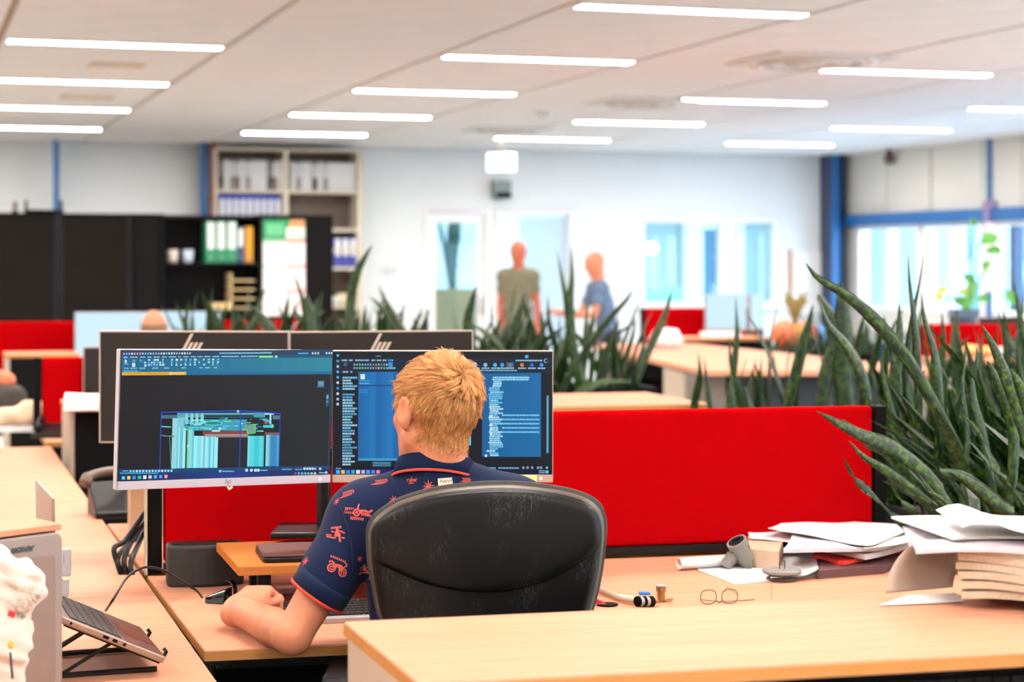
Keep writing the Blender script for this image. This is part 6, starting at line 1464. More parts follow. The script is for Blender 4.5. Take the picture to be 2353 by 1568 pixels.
# near planter, right of the red screen
pl = planter('large black trough of snake plants right of the red screen, leaves leaning left', (1.72, 5.80, 0), 1.05, .85, .80, PH, 235, .30, .58, lean=(-.25, -.05), seed=5, leanr=.22, front_lean=(.10, -.95, -.15), wf=.85)
HERO = [
    ([(2262, 1160, 5.35), (2190, 1010, 5.3), (2095, 840, 5.25), (2010, 735, 5.22), (1940, 675, 5.2), (1880, 640, 5.2), (1851, 604, 5.2)], .040, (.6, .1, .8), (.5, 0, .9)),
    ([(2118, 1120, 5.6), (2112, 900, 5.55), (2105, 760, 5.5), (2092, 660, 5.5), (2086, 576, 5.5)], .034, (1, .2, 0), (.6, .8, 0)),
    ([(2150, 1100, 5.62), (2085, 900, 5.6), (2098, 740, 5.55), (2112, 660, 5.5), (2128, 560, 5.5)], .036, (1, .1, 0), (.3, .9, 0)),
    ([(2165, 1130, 5.45), (2160, 930, 5.4), (2150, 820, 5.4), (2125, 730, 5.4), (2118, 672, 5.4)], .036, (1, .1, 0), (.5, .6, .2)),
    ([(2215, 1200, 5.1), (2130, 1090, 5.08), (2050, 1030, 5.05), (1990, 1005, 5.03), (1930, 975, 5.0), (1876, 945, 5.0)], .052, (-.4, .2, .9), (-.3, .1, 1)),
    ([(2180, 1215, 5.1), (2110, 1120, 5.1), (2040, 1040, 5.1), (1980, 1000, 5.1), (1935, 963, 5.1)], .042, (-.4, .2, .9), (-.3, .1, 1)),
    ([(2140, 1240, 5.05), (2060, 1190, 5.03), (2010, 1140, 5.0), (1965, 1100, 5.0), (1937, 1050, 5.0)], .034, (-.6, .1, .7), (-.6, .1, .8)),
    ([(2380, 1120, 5.0), (2345, 960, 5.0), (2310, 860, 5.0), (2280, 790, 5.0), (2254, 744, 5.0)], .040, (1, 0, .4), (.8, .3, .5)),
    ([(2320, 1160, 5.1), (2330, 1000, 5.1), (2300, 900, 5.1), (2280, 850, 5.1), (2268, 828, 5.1)], .034, (1, 0, .3), (.8, .3, .5)),
    ([(2215, 1180, 5.3), (2225, 1010, 5.3), (2213, 900, 5.3), (2218, 830, 5.3), (2216, 782, 5.3)], .026, (1, .3, 0), (.4, .9, 0)),
    ([(2290, 1180, 5.3), (2262, 1010, 5.3), (2240, 930, 5.3), (2235, 880, 5.3), (2233, 868, 5.3)], .034, (1, .3, 0), (.7, .5, .2)),
    ([(2170, 1090, 5.9), (2195, 950, 5.9), (2230, 880, 5.9), (2245, 830, 5.9), (2243, 792, 5.9)], .034, (1, 0, 0), (.6, .5, .2)),
    ([(2400, 1130, 5.0), (2370, 960, 5.0), (2345, 890, 5.0), (2322, 846, 5.0)], .050, (1, 0, .3), (.8, .2, .4)),
    ([(2330, 1200, 4.98), (2240, 1110, 4.95), (2190, 1090, 4.93), (2165, 1084, 4.92), (2158, 1070, 4.92)], .034, (-.3, .2, .9), (-.3, .2, 1)),
    ([(2270, 1225, 4.95), (2190, 1180, 4.93), (2140, 1130, 4.93), (2106, 1082, 4.93)], .026, (-.5, .2, .8), (-.3, .2, 1)),
    ([(2300, 1235, 4.93), (2230, 1200, 4.9), (2170, 1150, 4.9), (2128, 1128, 4.9)], .026, (-.5, .2, .8), (-.3, .2, 1)),
    ([(2250, 1243, 4.9), (2190, 1215, 4.9), (2120, 1192, 4.9), (2055, 1205, 4.9)], .022, (-.2, .3, .9), (-.3, .2, 1)),
    ([(2353, 1170, 4.95), (2300, 1100, 4.95), (2250, 1000, 4.98), (2215, 955, 5.0)], .026, (-.6, .2, .7), (-.3, .2, 1)),
    ([(2245, 1215, 5.0), (2230, 1120, 5.1), (2190, 1020, 5.1), (2160, 960, 5.1), (2150, 935, 5.1)], .044, (-.9, .2, .4), (-.6, .2, .7)),
    ([(2340, 1235, 4.9), (2315, 1180, 4.9), (2225, 1105, 4.92), (2180, 1085, 4.92)], .050, (-.5, .3, .8), (-.3, .2, 1)),
    ([(2030, 1100, 5.9), (2055, 980, 5.9), (2060, 850, 5.9), (2068, 760, 5.9), (2066, 690, 5.9)], .05, (1, .2, 0), (.9, .4, 0)),
    ([(1985, 1090, 6.1), (1990, 900, 6.1), (1950, 800, 6.1), (1905, 745, 6.1), (1878, 676, 6.1)], .05, (1, .2, 0), (.6, .6, 0)),
    ([(2250, 1240, 4.95), (2150, 1170, 4.95), (2040, 1085, 4.97), (1985, 1050, 4.97), (1950, 1012, 4.97)], .03, (-.4, .2, .9), (-.3, .1, 1)),
    ([(2160, 1250, 5.0), (2110, 1185, 5.0), (2070, 1150, 5.0), (2036, 1090, 5.0)], .03, (-.6, .1, .7), (-.6, .1, .8)),
]
for pts, wd, s0, s1 in HERO: hero(pl, pts, wd * .95, s0, s1)
# second planter further back on the right
pl2 = planter('black trough of tall snake plants behind the red screen, by the meeting table', (1.56, 7.80, 0), 1.6, .8, .86, PH, 95, .32, .62, lean=(-.05, 0), seed=9, leanr=.13, bias=1.9)
for pts, wd, s0, s1 in (([(1800, 1000, 7.4), (1825, 880, 7.4), (1850, 780, 7.4), (1862, 735, 7.4), (1868, 700, 7.4)], .05, (1, .1, 0), (.7, .4, 0)), ([(1880, 1000, 7.3), (1900, 860, 7.3), (1925, 760, 7.3), (1888, 690, 7.3), (1878, 676, 7.3)], .06, (1, .1, 0), (.7, .4, 0)),
                        ([(1950, 1000, 7.3), (1940, 860, 7.3), (1938, 760, 7.3), (1935, 690, 7.3), (1930, 640, 7.3)], .085, (1, .1, 0), (.9, .2, 0)), ([(1690, 960, 7.3), (1682, 920, 7.3), (1680, 900, 7.3), (1676, 876, 7.3)], .045, (1, .1, 0), (.7, .4, 0)), ([(1745, 980, 7.3), (1722, 930, 7.3), (1715, 900, 7.3), (1712, 888, 7.3)], .03, (1, .1, 0), (.7, .4, 0))): hero(pl2, pts, wd, s0, s1)
# planter behind the monitors, in front of the far passage
pl3 = planter('black trough of snake plants behind the man\'s right screen, before the passage', (.18, 9.65, 0), 1.0, .5, .92, PH, 95, .28, .54, lean=(0, 0), seed=14, leanr=.28)
for pts, wd, s0, s1 in (([(1330, 900, 9.4), (1312, 800, 9.4), (1303, 700, 9.4), (1292, 640, 9.4), (1280, 575, 9.4)], .035, (1, .1, 0), (.7, .4, 0)), ([(1345, 900, 9.4), (1318, 800, 9.4), (1310, 700, 9.4), (1315, 640, 9.4), (1312, 560, 9.4)], .05, (1, .1, 0), (.7, .4, 0)),
                        ([(1290, 900, 9.4), (1350, 800, 9.4), (1400, 735, 9.4), (1440, 690, 9.4), (1455, 665, 9.4)], .04, (1, .1, 0), (.7, .4, 0)), ([(1280, 950, 9.3), (1340, 900, 9.3), (1390, 880, 9.3), (1450, 878, 9.3)], .05, (.3, .1, 1), (.3, .4, 1)),
                        ([(1180, 900, 9.4), (1150, 800, 9.4), (1110, 760, 9.4), (1085, 745, 9.4)], .045, (1, .1, 0), (.7, .4, 0)), ([(1100, 900, 9.3), (1075, 760, 9.3), (1086, 690, 9.3), (1098, 655, 9.3)], .05, (1, .1, 0), (.7, .4, 0))): hero(pl3, pts, wd, s0, s1)
pl4 = planter('black trough of snake plants left of centre, before the tall shelving', (-1.15, 10.3, 0), 1.3, .45, .92, PH, 120, .34, .54, lean=(.05, 0), seed=21, leanr=.30, wf=1.1)
for pts, wd, s0, s1 in (([(800, 800, 10), (805, 700, 10), (820, 630, 10), (840, 590, 10), (856, 562, 10)], .05, (1, .1, 0), (.7, .4, 0)), ([(930, 800, 10), (900, 740, 10), (870, 700, 10), (848, 680, 10)], .04, (1, .1, 0), (.7, .4, 0)), ([(960, 820, 10), (915, 740, 10), (885, 690, 10), (870, 655, 10)], .035, (1, .1, 0), (.7, .4, 0)),
                        ([(720, 800, 10), (712, 730, 10), (708, 700, 10), (703, 672, 10)], .07, (1, .1, 0), (.7, .4, 0)), ([(640, 790, 10), (610, 740, 10), (590, 715, 10), (572, 700, 10)], .05, (1, .1, 0), (.7, .4, 0))): hero(pl4, pts, wd, s0, s1)
# bushy low planter far right
pl5 = planter('low bushy planter between the meeting table and the far screens', (2.75, 14.75, 0), 1.7, .5, .84, .30, 150, .12, .34, lean=(0, 0), seed=31, leanr=.5)
# potted flowering house plant by the windows
c = pt(2215, 735, 14.2); r = root('house_plant', 'tall leafy house plant with pale yellow flowers before the right windows', 'plant', (c.x, c.y, .95), 0)
b = MB(); b.lathe([(.07, 0), (.11, .15), (.12, .24), (.105, .24), (.09, .05), (.001, .04)], None, 20); part('pot', b, mat('dark_blue_pot', (40, 60, 84), .4), r, smooth=True)
b = MB(); b.lathe([(.1, .2), (.1, .21), (.001, .215)], None, 16); part('soil', b, SOIL, r)
Mi = ROOTM[r.name].inverted(); base_ = Vector((0, 0, .2)); LG_ = mat('fresh_leaf', (84, 150, 60), .45, var=.2); YL_ = mat('flower_yellow', (232, 222, 130), .7, var=.1)
for (px, py, sz, an, m_) in ((2255, 558, .17, .6, LG_), (2300, 578, .12, 2.8, LG_), (2238, 650, .12, 2.2, LG_), (2308, 668, .13, -.7, LG_), (2262, 620, .10, 1.2, LG_), (2222, 700, .12, 2.5, LG_), (2250, 690, .10, .4, LG_), (2180, 668, .11, 3.0, YL_), (2205, 672, .12, .2, YL_), (2225, 665, .09, .8, YL_), (2170, 690, .10, 2.6, YL_), (2240, 520, .08, 1.9, LG_)):
    tip = Mi @ pt(px, py, 14.2); b = MB(); b.tube(smoothpath([base_, base_.lerp(tip, .5) + Vector((.02, 0, .08)), tip], 8), .006, 5); st = part('stem', b, LG_, r)
    b = MB(); d = Vector((math.cos(an), .2, math.sin(an))).normalized(); s_ = Vector((-d.z, .3, d.x)).normalized(); vs = []
    for k in range(7): t = k / 6; w_ = sz * .32 * math.sin(PI * min(.98, t * .9 + .08)); q = tip + d * sz * t + Vector((0, 0, -.25 * sz * t * t)); vs += [q + s_ * w_, q + Vector((0, .012, 0)), q - s_ * w_]
    b.add(vs, [f for k in range(6) for f in ((3 * k, 3 * k + 1, 3 * k + 4, 3 * k + 3), (3 * k + 1, 3 * k + 2, 3 * k + 5, 3 * k + 4))]); part('leaf', b, m_, st)
s = root('plant_stand', 'dark low cupboard under the house plant by the windows', 'cabinet', (c.x, c.y, 0), TH); b = MB(); b.box((0, 0, .475), (1.3, .4, .95)); part('body', b, NAVYST, s, bevel=.004); b = MB(); b.box((0, -.21, .48), (1.2, .02, .85)); part('door', b, mat('navy_panel', (16, 30, 48), .5), s)
# papers pinned on the pipes
for (x0, x1, y0, y1, col, lab) in ((2260, 2302, 462, 506, (150, 130, 168), 'purple printed sheet taped to the pipes by the windows'), (2262, 2304, 510, 590, (236, 206, 196), 'pale pink sheet on the pipes below the purple one'), (2262, 2300, 594, 672, (232, 196, 176), 'peach sheet lowest on the pipes')):
    Yq = UV(uc, vat(2285, uc)).y - .14; p0, p1 = pt(x0, y1, Yq), pt(x1, y0, Yq); b = MB(); b.box((0, 0, 0), (p1.x - p0.x, .004, p1.z - p0.z)); b.box((0, .03, 0), (.02, .06, .02)); single('notice_sheet', b, mat('sheet_%d' % y0, col, .8), lab, 'paper', (p0 + p1) / 2)
# coloured odds and ends on the far right desks
def ball(px, py, Y, r_, m_, lab, cat='ball', z0=None):
    p = pt(px, py, Y); b = MB(); b.lathe([(r_ * math.sin(a), r_ - r_ * math.cos(a)) for a in [PI * k / 8 for k in range(9)]], None, 14); return single(cat.replace(' ', '_'), b, m_, lab, cat, (p.x, p.y, .84), smooth=True)
wbx = root('far_shelf', 'low dark shelf under the coloured balls and basket', 'shelf', (3.08, 15.72, 0), .3); b = MB(); b.box((0, 0, .825), (2.0, .5, .03)); part('top', b, NAVYST, wbx)
for sx in (-.95, .95): b = MB(); b.box((sx, 0, .405), (.03, .48, .81)); part('side', b, NAVYST, wbx)
for (px, z, r_, col, lab) in ((1800, .98, .075, (240, 110, 70), 'orange ball left of the woven basket'), (1852, 1.0, .07, (226, 96, 70), 'orange red ball between basket and blue balls'), (1878, 1.02, .06, (90, 160, 220), 'light blue ball right of the orange red ball'), (1926, 1.02, .05, (80, 150, 220), 'small blue ball farthest right on the shelf')):
    p = pt(px, 700, 15.35 + (px - 1800) * .0028 + .1); b = MB(); b.lathe([(r_ * math.sin(a), r_ - r_ * math.cos(a)) for a in [PI * k / 8 for k in range(9)]], None, 14); b.lathe([(.03, 0), (.02, .006)], None, 10)
    o = single('toy_ball', b, mat('ball_%d' % px, col, .4), lab, 'ball', (p.x, p.y, .841), smooth=True); o.scale = (1.3, 1.3, 1.6)
p = pt(1828, 740, 15.5); r = root('basket', 'tan woven basket with dry grasses by the far desks', 'basket', (p.x, p.y, .841), 0)
b = MB(); b.lathe([(.08, 0), (.11, .12), (.09, .2), (.08, .2), (.09, .1), (.001, .02)], None, 16); part('body', b, mat('basket_tan', (170, 122, 66), .8, var=.3, scale=80, bump=.6), r, smooth=True)
for k in range(12):
    a = k * .52; b = MB(); b.tube([(0, 0, .1), (.03 * math.cos(a), .03 * math.sin(a), .28), (.09 * math.cos(a), .09 * math.sin(a), .40 + .03 * (k % 3))], [.006, .006, .012], 5); part('stalk', b, mat('dry_stalk', (150, 130, 70), .8), r)
# ---------------------------------------------------------------- things on the desks
DZ = .74
# monitor riser of oak boards on black feet
p0, p1 = at(548, 1303, .85), at(497, 1248, .85)
e1 = E1; r = root('monitor_riser', 'oak monitor riser on black feet under the leather pad', 'riser', (p0.x + .3, p0.y + .15, DZ), PH)
b = MB(); pslab(b, [p0, p0 + e1 * .82, p0 + e1 * .82 + (p1 - p0), p1], .828, .850); part('board', b, OAK, r, True, bevel=.002)
for s_ in (.06, .70):
    b = MB(); b.box(p0 + e1 * s_ + Vector((-.01, .06, 0)) + Vector((0, 0, -.85 + .784)), (.03, .03, .088), Matrix.Rotation(PH, 3, 'Z')); part('leg', b, BLACKM, r, True)
    b = MB(); b.box(p0 + e1 * s_ + Vector((-.05, .22, 0)) + Vector((0, 0, -.85 + .784)), (.03, .03, .088), Matrix.Rotation(PH, 3, 'Z')); part('leg', b, BLACKM, r, True)
# leather covered laptop lying on it
def rrect(w, d, rr, n=6):
    P = []
    for cx, cy, a0 in ((w / 2 - rr, d / 2 - rr, 0), (-w / 2 + rr, d / 2 - rr, PI / 2), (-w / 2 + rr, -d / 2 + rr, PI), (w / 2 - rr, -d / 2 + rr, 1.5 * PI)):
        for k in range(n + 1): a = a0 + PI / 2 * k / n; P.append((cx + rr * math.cos(a), cy + rr * math.sin(a)))
    return P
c = p0 + e1 * .22 + Vector((-.02, .13, 0)); r = root('laptop', 'closed laptop in a dark brown sleeve on the oak riser', 'laptop', (c.x, c.y, .8505), PH)
b = MB(); b.prism(rrect(.34, .20, .02), 0, .012); part('base', b, PLASTIC, r, bevel=.003); b = MB(); b.prism(rrect(.338, .198, .02), .0125, .018); part('lid', b, mat('brown_lid', (78, 48, 42), .42), r, bevel=.002)
c = p0 + e1 * .38 + Vector((-.05, .23, 0)); b = MB(); b.box((0, 0, .011), (.24, .045, .022)); single('wooden_block', b, OAK, 'narrow oak block lying behind the brown laptop on the riser', 'block', (c.x + .03, c.y + .0, .8505), rz=PH, bevel=.002)
# curved black speaker
c = at(462, 1352, DZ) + Vector((-.0, .06, 0)); r = root('desk_speaker', 'black rounded desktop speaker left of the riser', 'speaker', (c.x - .0, c.y, DZ), PH)
b = MB(); P = [(-.095, .04)] + [(-.095 + .19 * k / 10, -.03 - .022 * math.sin(PI * k / 10)) for k in range(11)] + [(.095, .04)]; b.prism(P, 0, .103); part('body', b, mat('speaker_black', (30, 29, 30), .6, var=.1, scale=300, bump=.3), r, bevel=.008, seg=3)
b = MB(); b.prism([(-.08, .03)] + [(-.08 + .16 * k / 10, -.022 - .018 * math.sin(PI * k / 10)) for k in range(11)] + [(.08, .03)], .1035, .106); part('top_plate', b, BLACKM, r)
# small black strap-like gadget and its cable
c = at(508, 1385, DZ); r = root('strap_gadget', 'small black curved gadget with shiny strap at the cable end', 'gadget', (c.x, c.y, DZ), -.2)
b = MB(); b.add([(-.035, -.02, .0), (.018, -.03, .0), (.022, .02, .0), (-.03, .015, .0), (-.036, -.014, .014), (.02, -.022, .034), (.022, .018, .036), (-.03, .012, .016)], [(3, 2, 1, 0), (4, 5, 6, 7), (0, 1, 5, 4), (1, 2, 6, 5), (2, 3, 7, 6), (3, 0, 4, 7)]); part('body', b, mat('gloss_black', (18, 20, 24), .18, coat=.5), r, bevel=.004, seg=3)
b = MB(); P = [Vector((.018 + .018 * math.sin(a), -.005, .022 + .026 * math.cos(a) + .006)) for a in [-.4 + 3.4 * k / 12 for k in range(13)]]
rings = [[p + Vector((0, -.011, 0)), p + Vector((0, .011, 0)), p + Vector((.002, .011, .002)), p + Vector((.002, -.011, .002))] for p in P]; b.ringloft(rings); part('strap', b, mat('gloss_black', (18, 20, 24), .18), r)
b = MB(); b.lathe([(.002, 0), (.002, .002)], Matrix.Translation((.03, -.012, .046)), 8); part('stud', b, mat('chrome', (240, 240, 240), .1, 1.0, var=0), r)
b = MB(); cable = [at(243, 1404, .80), pt(262, 1375, 4.05), pt(290, 1330, 4.2), pt(318, 1309, 4.3), pt(345, 1304, 4.36), pt(380, 1313, 4.4), pt(415, 1335, 4.42), pt(450, 1357, 4.46), c + Vector((-.045, .0, .012))]
b.tube(smoothpath(cable, 60), .0028, 8); single('cable', b, PLASTIC, 'black cable arching from the laptop stand over the gap to the desk', 'cable', smooth=True)
# keyboard
c = at(700, 1398, DZ + .02); kc = Vector((-.345, 4.37, DZ)); r = root('keyboard', 'silver and black keyboard half hidden under the man\'s arm', 'keyboard', tuple(kc), PH)
RX = Matrix.Rotation(.07, 3, 'X')
b = MB(); b.box((0, 0, .012), (.44, .165, .014), RX); b.box((0, .06, .0045), (.40, .02, .009)); b.box((0, -.07, .003), (.40, .01, .006)); part('base', b, SILVER, r, bevel=.003)
KEYM = mat('key_black', (38, 36, 34), .5, var=.05); km = {}
for row in range(6):
    x = -.208
    while x < .2:
        wk = .0165 if row else .0155
        if row == 0 and -.10 < x < -.02: wk = .094
        if wk not in km: bb = MB(); bb.box((0, 0, 0), (wk, .0155, .006)); km[wk] = bb.mesh('key', KEYM)
        o = bpy.data.objects.new('key', km[wk]); COL.objects.link(o); o.parent = r; q = RX @ Vector((x + wk / 2, -.058 + row * .0225, .0095)); o.location = (q.x, q.y, q.z + .012); o.rotation_euler = (.07, 0, 0); x += wk + .0028
b = MB(); b.lathe([(.028, 0), (.031, .012), (.027, .030), (.012, .038), (.001, .039)], Matrix.Diagonal((1, 1.65, 1, 1)), 20); single('computer_mouse', b, PLASTIC, 'black mouse under the man\'s right hand, hidden by the chair', 'mouse', (.045, 4.33, DZ), smooth=True)
b = MB(); b.sheet(lambda u, v: (u * .21, v * .12, .0008 + .001 * math.sin(5 * u)), 6, 3, .0006); single('note_paper', b, PAPER, 'white sheet behind the keyboard by the man\'s hand', 'paper', tuple(at(612, 1372, DZ) + Vector((0, .02, .001))), rz=PH)
# laptop on a folding stand at the left ------------------------------------------
n0, n1 = Vector((-.674, 3.73, .778)), Vector((-.780, 4.03, .778)); fd = (n1 - n0).normalized(); wd_ = (n1 - n0).length; back = Vector((-fd.y, fd.x, 0)); al = math.radians(25); dk_ = (back * math.cos(al) + Vector((0, 0, math.sin(al)))); nrm = fd.cross(dk_) * -1
if nrm.z < 0: nrm = -nrm
r = root('laptop', 'open silver laptop tilted on a folding black stand at the lower left', 'laptop', (n0.x, n0.y, DZ), 0)
def LP(a, d, n): return n0 + fd * a + dk_ * d + nrm * n
def lbox(b, a0, a1, d0, d1, z0, z1): return b.hexa([LP(a0, d0, z0), LP(a1, d0, z0), LP(a1, d1, z0), LP(a0, d1, z0), LP(a0, d0, z1), LP(a1, d0, z1), LP(a1, d1, z1), LP(a0, d1, z1)][::1])
LSIL = mat('laptop_silver', (160, 142, 128), .35, .7, var=.03); LDK = mat('laptop_palmrest', (112, 82, 70), .38, .5, var=.04)
b = MB(); lbox(b, 0, wd_, 0, .228, -.014, 0); part('body', b, LSIL, r, True, bevel=.003)
b = MB(); lbox(b, .006, wd_ - .006, .004, .085, .0003, .0009); part('palm_rest', b, LDK, r, True)
b = MB(); lbox(b, .10, .21, .008, .075, .001, .0016); tp_ = part('touchpad', b, mat('touchpad_brown', (124, 84, 68), .3, .3), r, True)
kd = mat('laptop_key', (58, 50, 46), .5)
for i in range(14):
    for j in range(6):
        b = MB(); a = .012 + i * (wd_ - .024) / 14; lbox(b, a + .001, a + (wd_ - .024) / 14 - .0012, .092 + j * .0185, .092 + j * .0185 + .0165, .0006, .0024); part('key', b, kd, r, True)
for d0, d1 in ((.082, .088), (.100, .110), (.118, .130), (.195, .199)):
    b = MB(); b.hexa([LP(-.0006, d0, -.010), LP(.001, d0, -.010), LP(.001, d1, -.010), LP(-.0006, d1, -.010), LP(-.0006, d0, -.004), LP(.001, d0, -.004), LP(.001, d1, -.004), LP(-.0006, d1, -.004)]); part('port', b, BLACK, r, True)
hz = LP(0, .228, 0); ld = Vector((-.02, -.003, 1)).normalized(); b = MB(); t_ = back * .006
L0, L1 = LP(0, .229, 0), LP(wd_, .229, 0); b.hexa([L0, L1, L1 + t_, L0 + t_, L0 + ld * .222, L1 + ld * .222, L1 + ld * .222 + t_, L0 + ld * .222 + t_]); lid = part('lid', b, LSIL, r, True, bevel=.002)
b = MB(); q_ = -back * .0006; ins_ = fd * .006; b.hexa([L0 + ins_ + q_ + ld * .012, L1 - ins_ + q_ + ld * .012, L1 - ins_ + ld * .012, L0 + ins_ + ld * .012, L0 + ins_ + q_ + ld * .216, L1 - ins_ + q_ + ld * .216, L1 - ins_ + ld * .216, L0 + ins_ + ld * .216]); part('screen', b, PIANO, lid, True)
r = root('laptop_stand', 'folding black metal stand holding up the silver laptop', 'laptop stand', (n0.x - .12, n0.y + .1, DZ), 0)
for a in (.05, wd_ - .06):
    f0, f1 = n0 + fd * a, n0 + fd * a + back * .34; f0 = Vector((f0.x, f0.y, DZ + .006)) + back * .01; f1 = Vector((f1.x, f1.y, DZ + .006))
    b = MB(); b.tube([f0, f1], .0055, 6); part('rail', b, BLACKM, r, True)
    for d0, d1 in ((.10, .185), (.16, .29)):
        b = MB(); b.tube([LP(a, d0, -.020), Vector((f0.x, f0.y, DZ + .008)) + back * d1], .0038, 6); part('strut', b, BLACKM, r, True)
    b = MB(); b.tube([LP(a, -.004, -.019), LP(a, .20, -.019)], .004, 6); part('upper_rail', b, BLACKM, r, True)
    b = MB(); b.tube([LP(a, -.006, -.019), LP(a, -.008, .004), LP(a, .000, .008)], .004, 6); part('hook', b, BLACKM, r, True)
# grey computer case with board on top, lower left --------------------------------
k0, k1, k2 = at(142, 1206, 1.055), at(0, 1224, 1.055), at(0, 1168, 1.055)
# front face runs left-towards the camera; rounded grey shell
fdir = (k1 - k0).normalized(); side = Vector((-.655, .755, 0)).normalized()
fdir = Vector((-.54, -.84, 0)).normalized() if fdir.length < .5 else fdir
r = root('computer_case', 'grey rounded electronic case with a wooden board on top, bottom left corner', 'computer', (k0.x, k0.y, DZ), 0)
q0 = k0; L_ = .42
b = MB(); TPp = [q0 + fdir * L_, q0, q0 + side * .5, q0 + side * .5 + fdir * L_]; pslab(b, TPp, 1.045, 1.057); part('top_board', b, WOOD, r, True, bevel=.002)
nf = Vector((-fdir.y, fdir.x, 0)) * -1; nf = nf if nf.y < 0 or nf.x > 0 else -nf
dirx = -fdir; M4 = Matrix((dirx.to_4d(), Vector((0, 0, 1)).to_4d(), (dirx.cross(Vector((0, 0, 1)))).to_4d(), (0, 0, 0, 1))).transposed(); M4[3][0] = M4[3][1] = M4[3][2] = 0; M4[3][3] = 1
org = q0 + fdir * .20; M4.translation = Vector((org.x, org.y, (DZ + 1.044) / 2 + .004))
nout = dirx.cross(Vector((0, 0, 1)))
b = MB(); hh = 1.044 - DZ - .012; pr_ = rrect(.405, hh, .018); b.prism(pr_, -.05, .0); b.v = [tuple(M4 @ Vector(v)) for v in b.v]; part('body', b, mat('case_grey', (150, 138, 134), .5, .2, var=.04), r, True, bevel=.004)
b = MB(); b.prism(rrect(.37, hh - .05, .010), .0, .0015); b.v = [tuple(M4 @ (Vector(v) - Vector((.0, .016, 0)))) for v in b.v]; part('front_plate', b, mat('case_plate', (138, 122, 114), .5, .2, var=.04), r, True)
b = MB(); b.prism(rrect(.40, .012, .004), -.05, .012); b.v = [tuple(M4 @ (Vector(v) - Vector((0, hh / 2 + .006, 0)))) for v in b.v]; part('bottom_board', b, WOOD, r, True)
Mi = ROOTM[r.name].inverted(); text_part('lettering', 'SONY', .0135, Mi @ M4 @ Matrix.Translation((.112, hh / 2 - .024, .002)) @ Matrix.Diagonal((1.35, .85, 1, 1)), mat('letter_dark', (60, 66, 66), .4), r, bold=.0012)
b = MB(); 
for (x0, x1, y0, y1) in ((138, 161, 1262, 1326), (136, 156, 1332, 1372)):
    b = MB(); P = [pt(x0, y1, 3.74), pt(x1, y1, 3.76), pt(x1, y0, 3.76), pt(x0, y0, 3.74)]; off = Vector((0, .012, 0)); b.hexa([P[0], P[1], P[1] + off, P[0] + off, P[3], P[2], P[2] + off, P[3] + off]); bk = part('bracket', b, SILVER, r, True, bevel=.002)
    b = MB(); c_ = (P[0] + P[2]) / 2 + Vector((-.003, -.001, .008)); b.box(c_, (.003, .003, .02)); part('slot', b, BLACK, bk, True)
# cream cloth hanging over the left corner -----------------------------------------
CLOTH = mat('cream_fleece', (222, 210, 198), .95, var=.06, scale=30, bump=.5, bscale=260, sheen=.3)
r = root('hooded_jacket', 'cream white fleecy jacket hanging over the grey case, lower left', 'jacket', (-.92, 3.25, .60), 0)
fj = Field(A((-1.12, 3.02, .50)), A((-.72, 3.45, 1.12)), .0055)
Yj = 3.25
def jp(px, py, dY=0.0): return A(pt(px, py, Yj + dY))
fj.add(s_cone(jp(-20, 1300), jp(60, 1338, .01), .034, .031), .02); fj.add(s_cone(jp(60, 1338, .01), jp(78, 1366, .01), .028, .018), .02); fj.add(s_cone(jp(-30, 1345), jp(50, 1378, -.01), .022, .014), .015)
fj.add(s_cone(jp(-60, 1290), jp(0, 1278), .034, .016), .02)
fj.add(s_cone(jp(-50, 1370), jp(-14, 1470), .040, .056), .03); fj.add(s_cone(jp(-14, 1470), jp(-30, 1600), .056, .058), .03); fj.add(s_cone(jp(-90, 1380), jp(-90, 1600), .05, .07), .03)
X, Y, Z = fj.full(); fj.d = (fj.d + .006 * np.sin(X * 110 + Z * 80 + 2 * np.sin(Z * 50)) * np.sin(Z * 70 - X * 50 + Y * 70) + .003 * np.sin(X * 260 + Z * 190) * np.sin(Z * 240)).astype(np.float32)
V, Q = fj.surf(); npmesh('body', V, Q, CLOTH, r, 2)
g = random.Random(2); b = MB()
for k in range(420):
    a = g.random(); p = Vector(jp(30 + 66 * a, 1396 - 44 * a * a + g.uniform(-10, 8), g.uniform(-.035, .0))); d = Vector((g.uniform(.2, 1), g.uniform(-.6, .3), g.uniform(-1, -.1))).normalized()
    b.tube([p - d * .004, p + d * .007], [.0018, .0006], 4)
o = part('fur_trim', b, CLOTH, r, True); o['kind'] = 'stuff'
b = MB(); b.tube([pt(24, 1500, Yj - .072), pt(26, 1530, Yj - .07), pt(29, 1560, Yj - .07)], .0022, 6); part('zipper', b, mat('dark_zip', (60, 60, 70), .4, .6), r, True)
b = MB(); p = pt(25, 1492, Yj - .073); b.lathe([(.001, 0), (.006, .004), (.004, .012), (.001, .014)], Matrix.Translation(p), 8); part('zip_pull', b, mat('gold_pull', (226, 170, 50), .4), r, True)
b = MB(); p = pt(27, 1412, Yj - .066); b.box(p, (.012, .003, .010), Matrix.Rotation(.4, 3, 'Y')); part('red_tag', b, mat('tag_red', (200, 40, 50), .7), r, True)
b = MB(); b.tube([pt(-12, 1270, Yj), pt(-30, 1240, Yj + .05), pt(-44, 1232, Yj + .12)], .006, 6); part('hanging_loop', b, CLOTH, r, True)
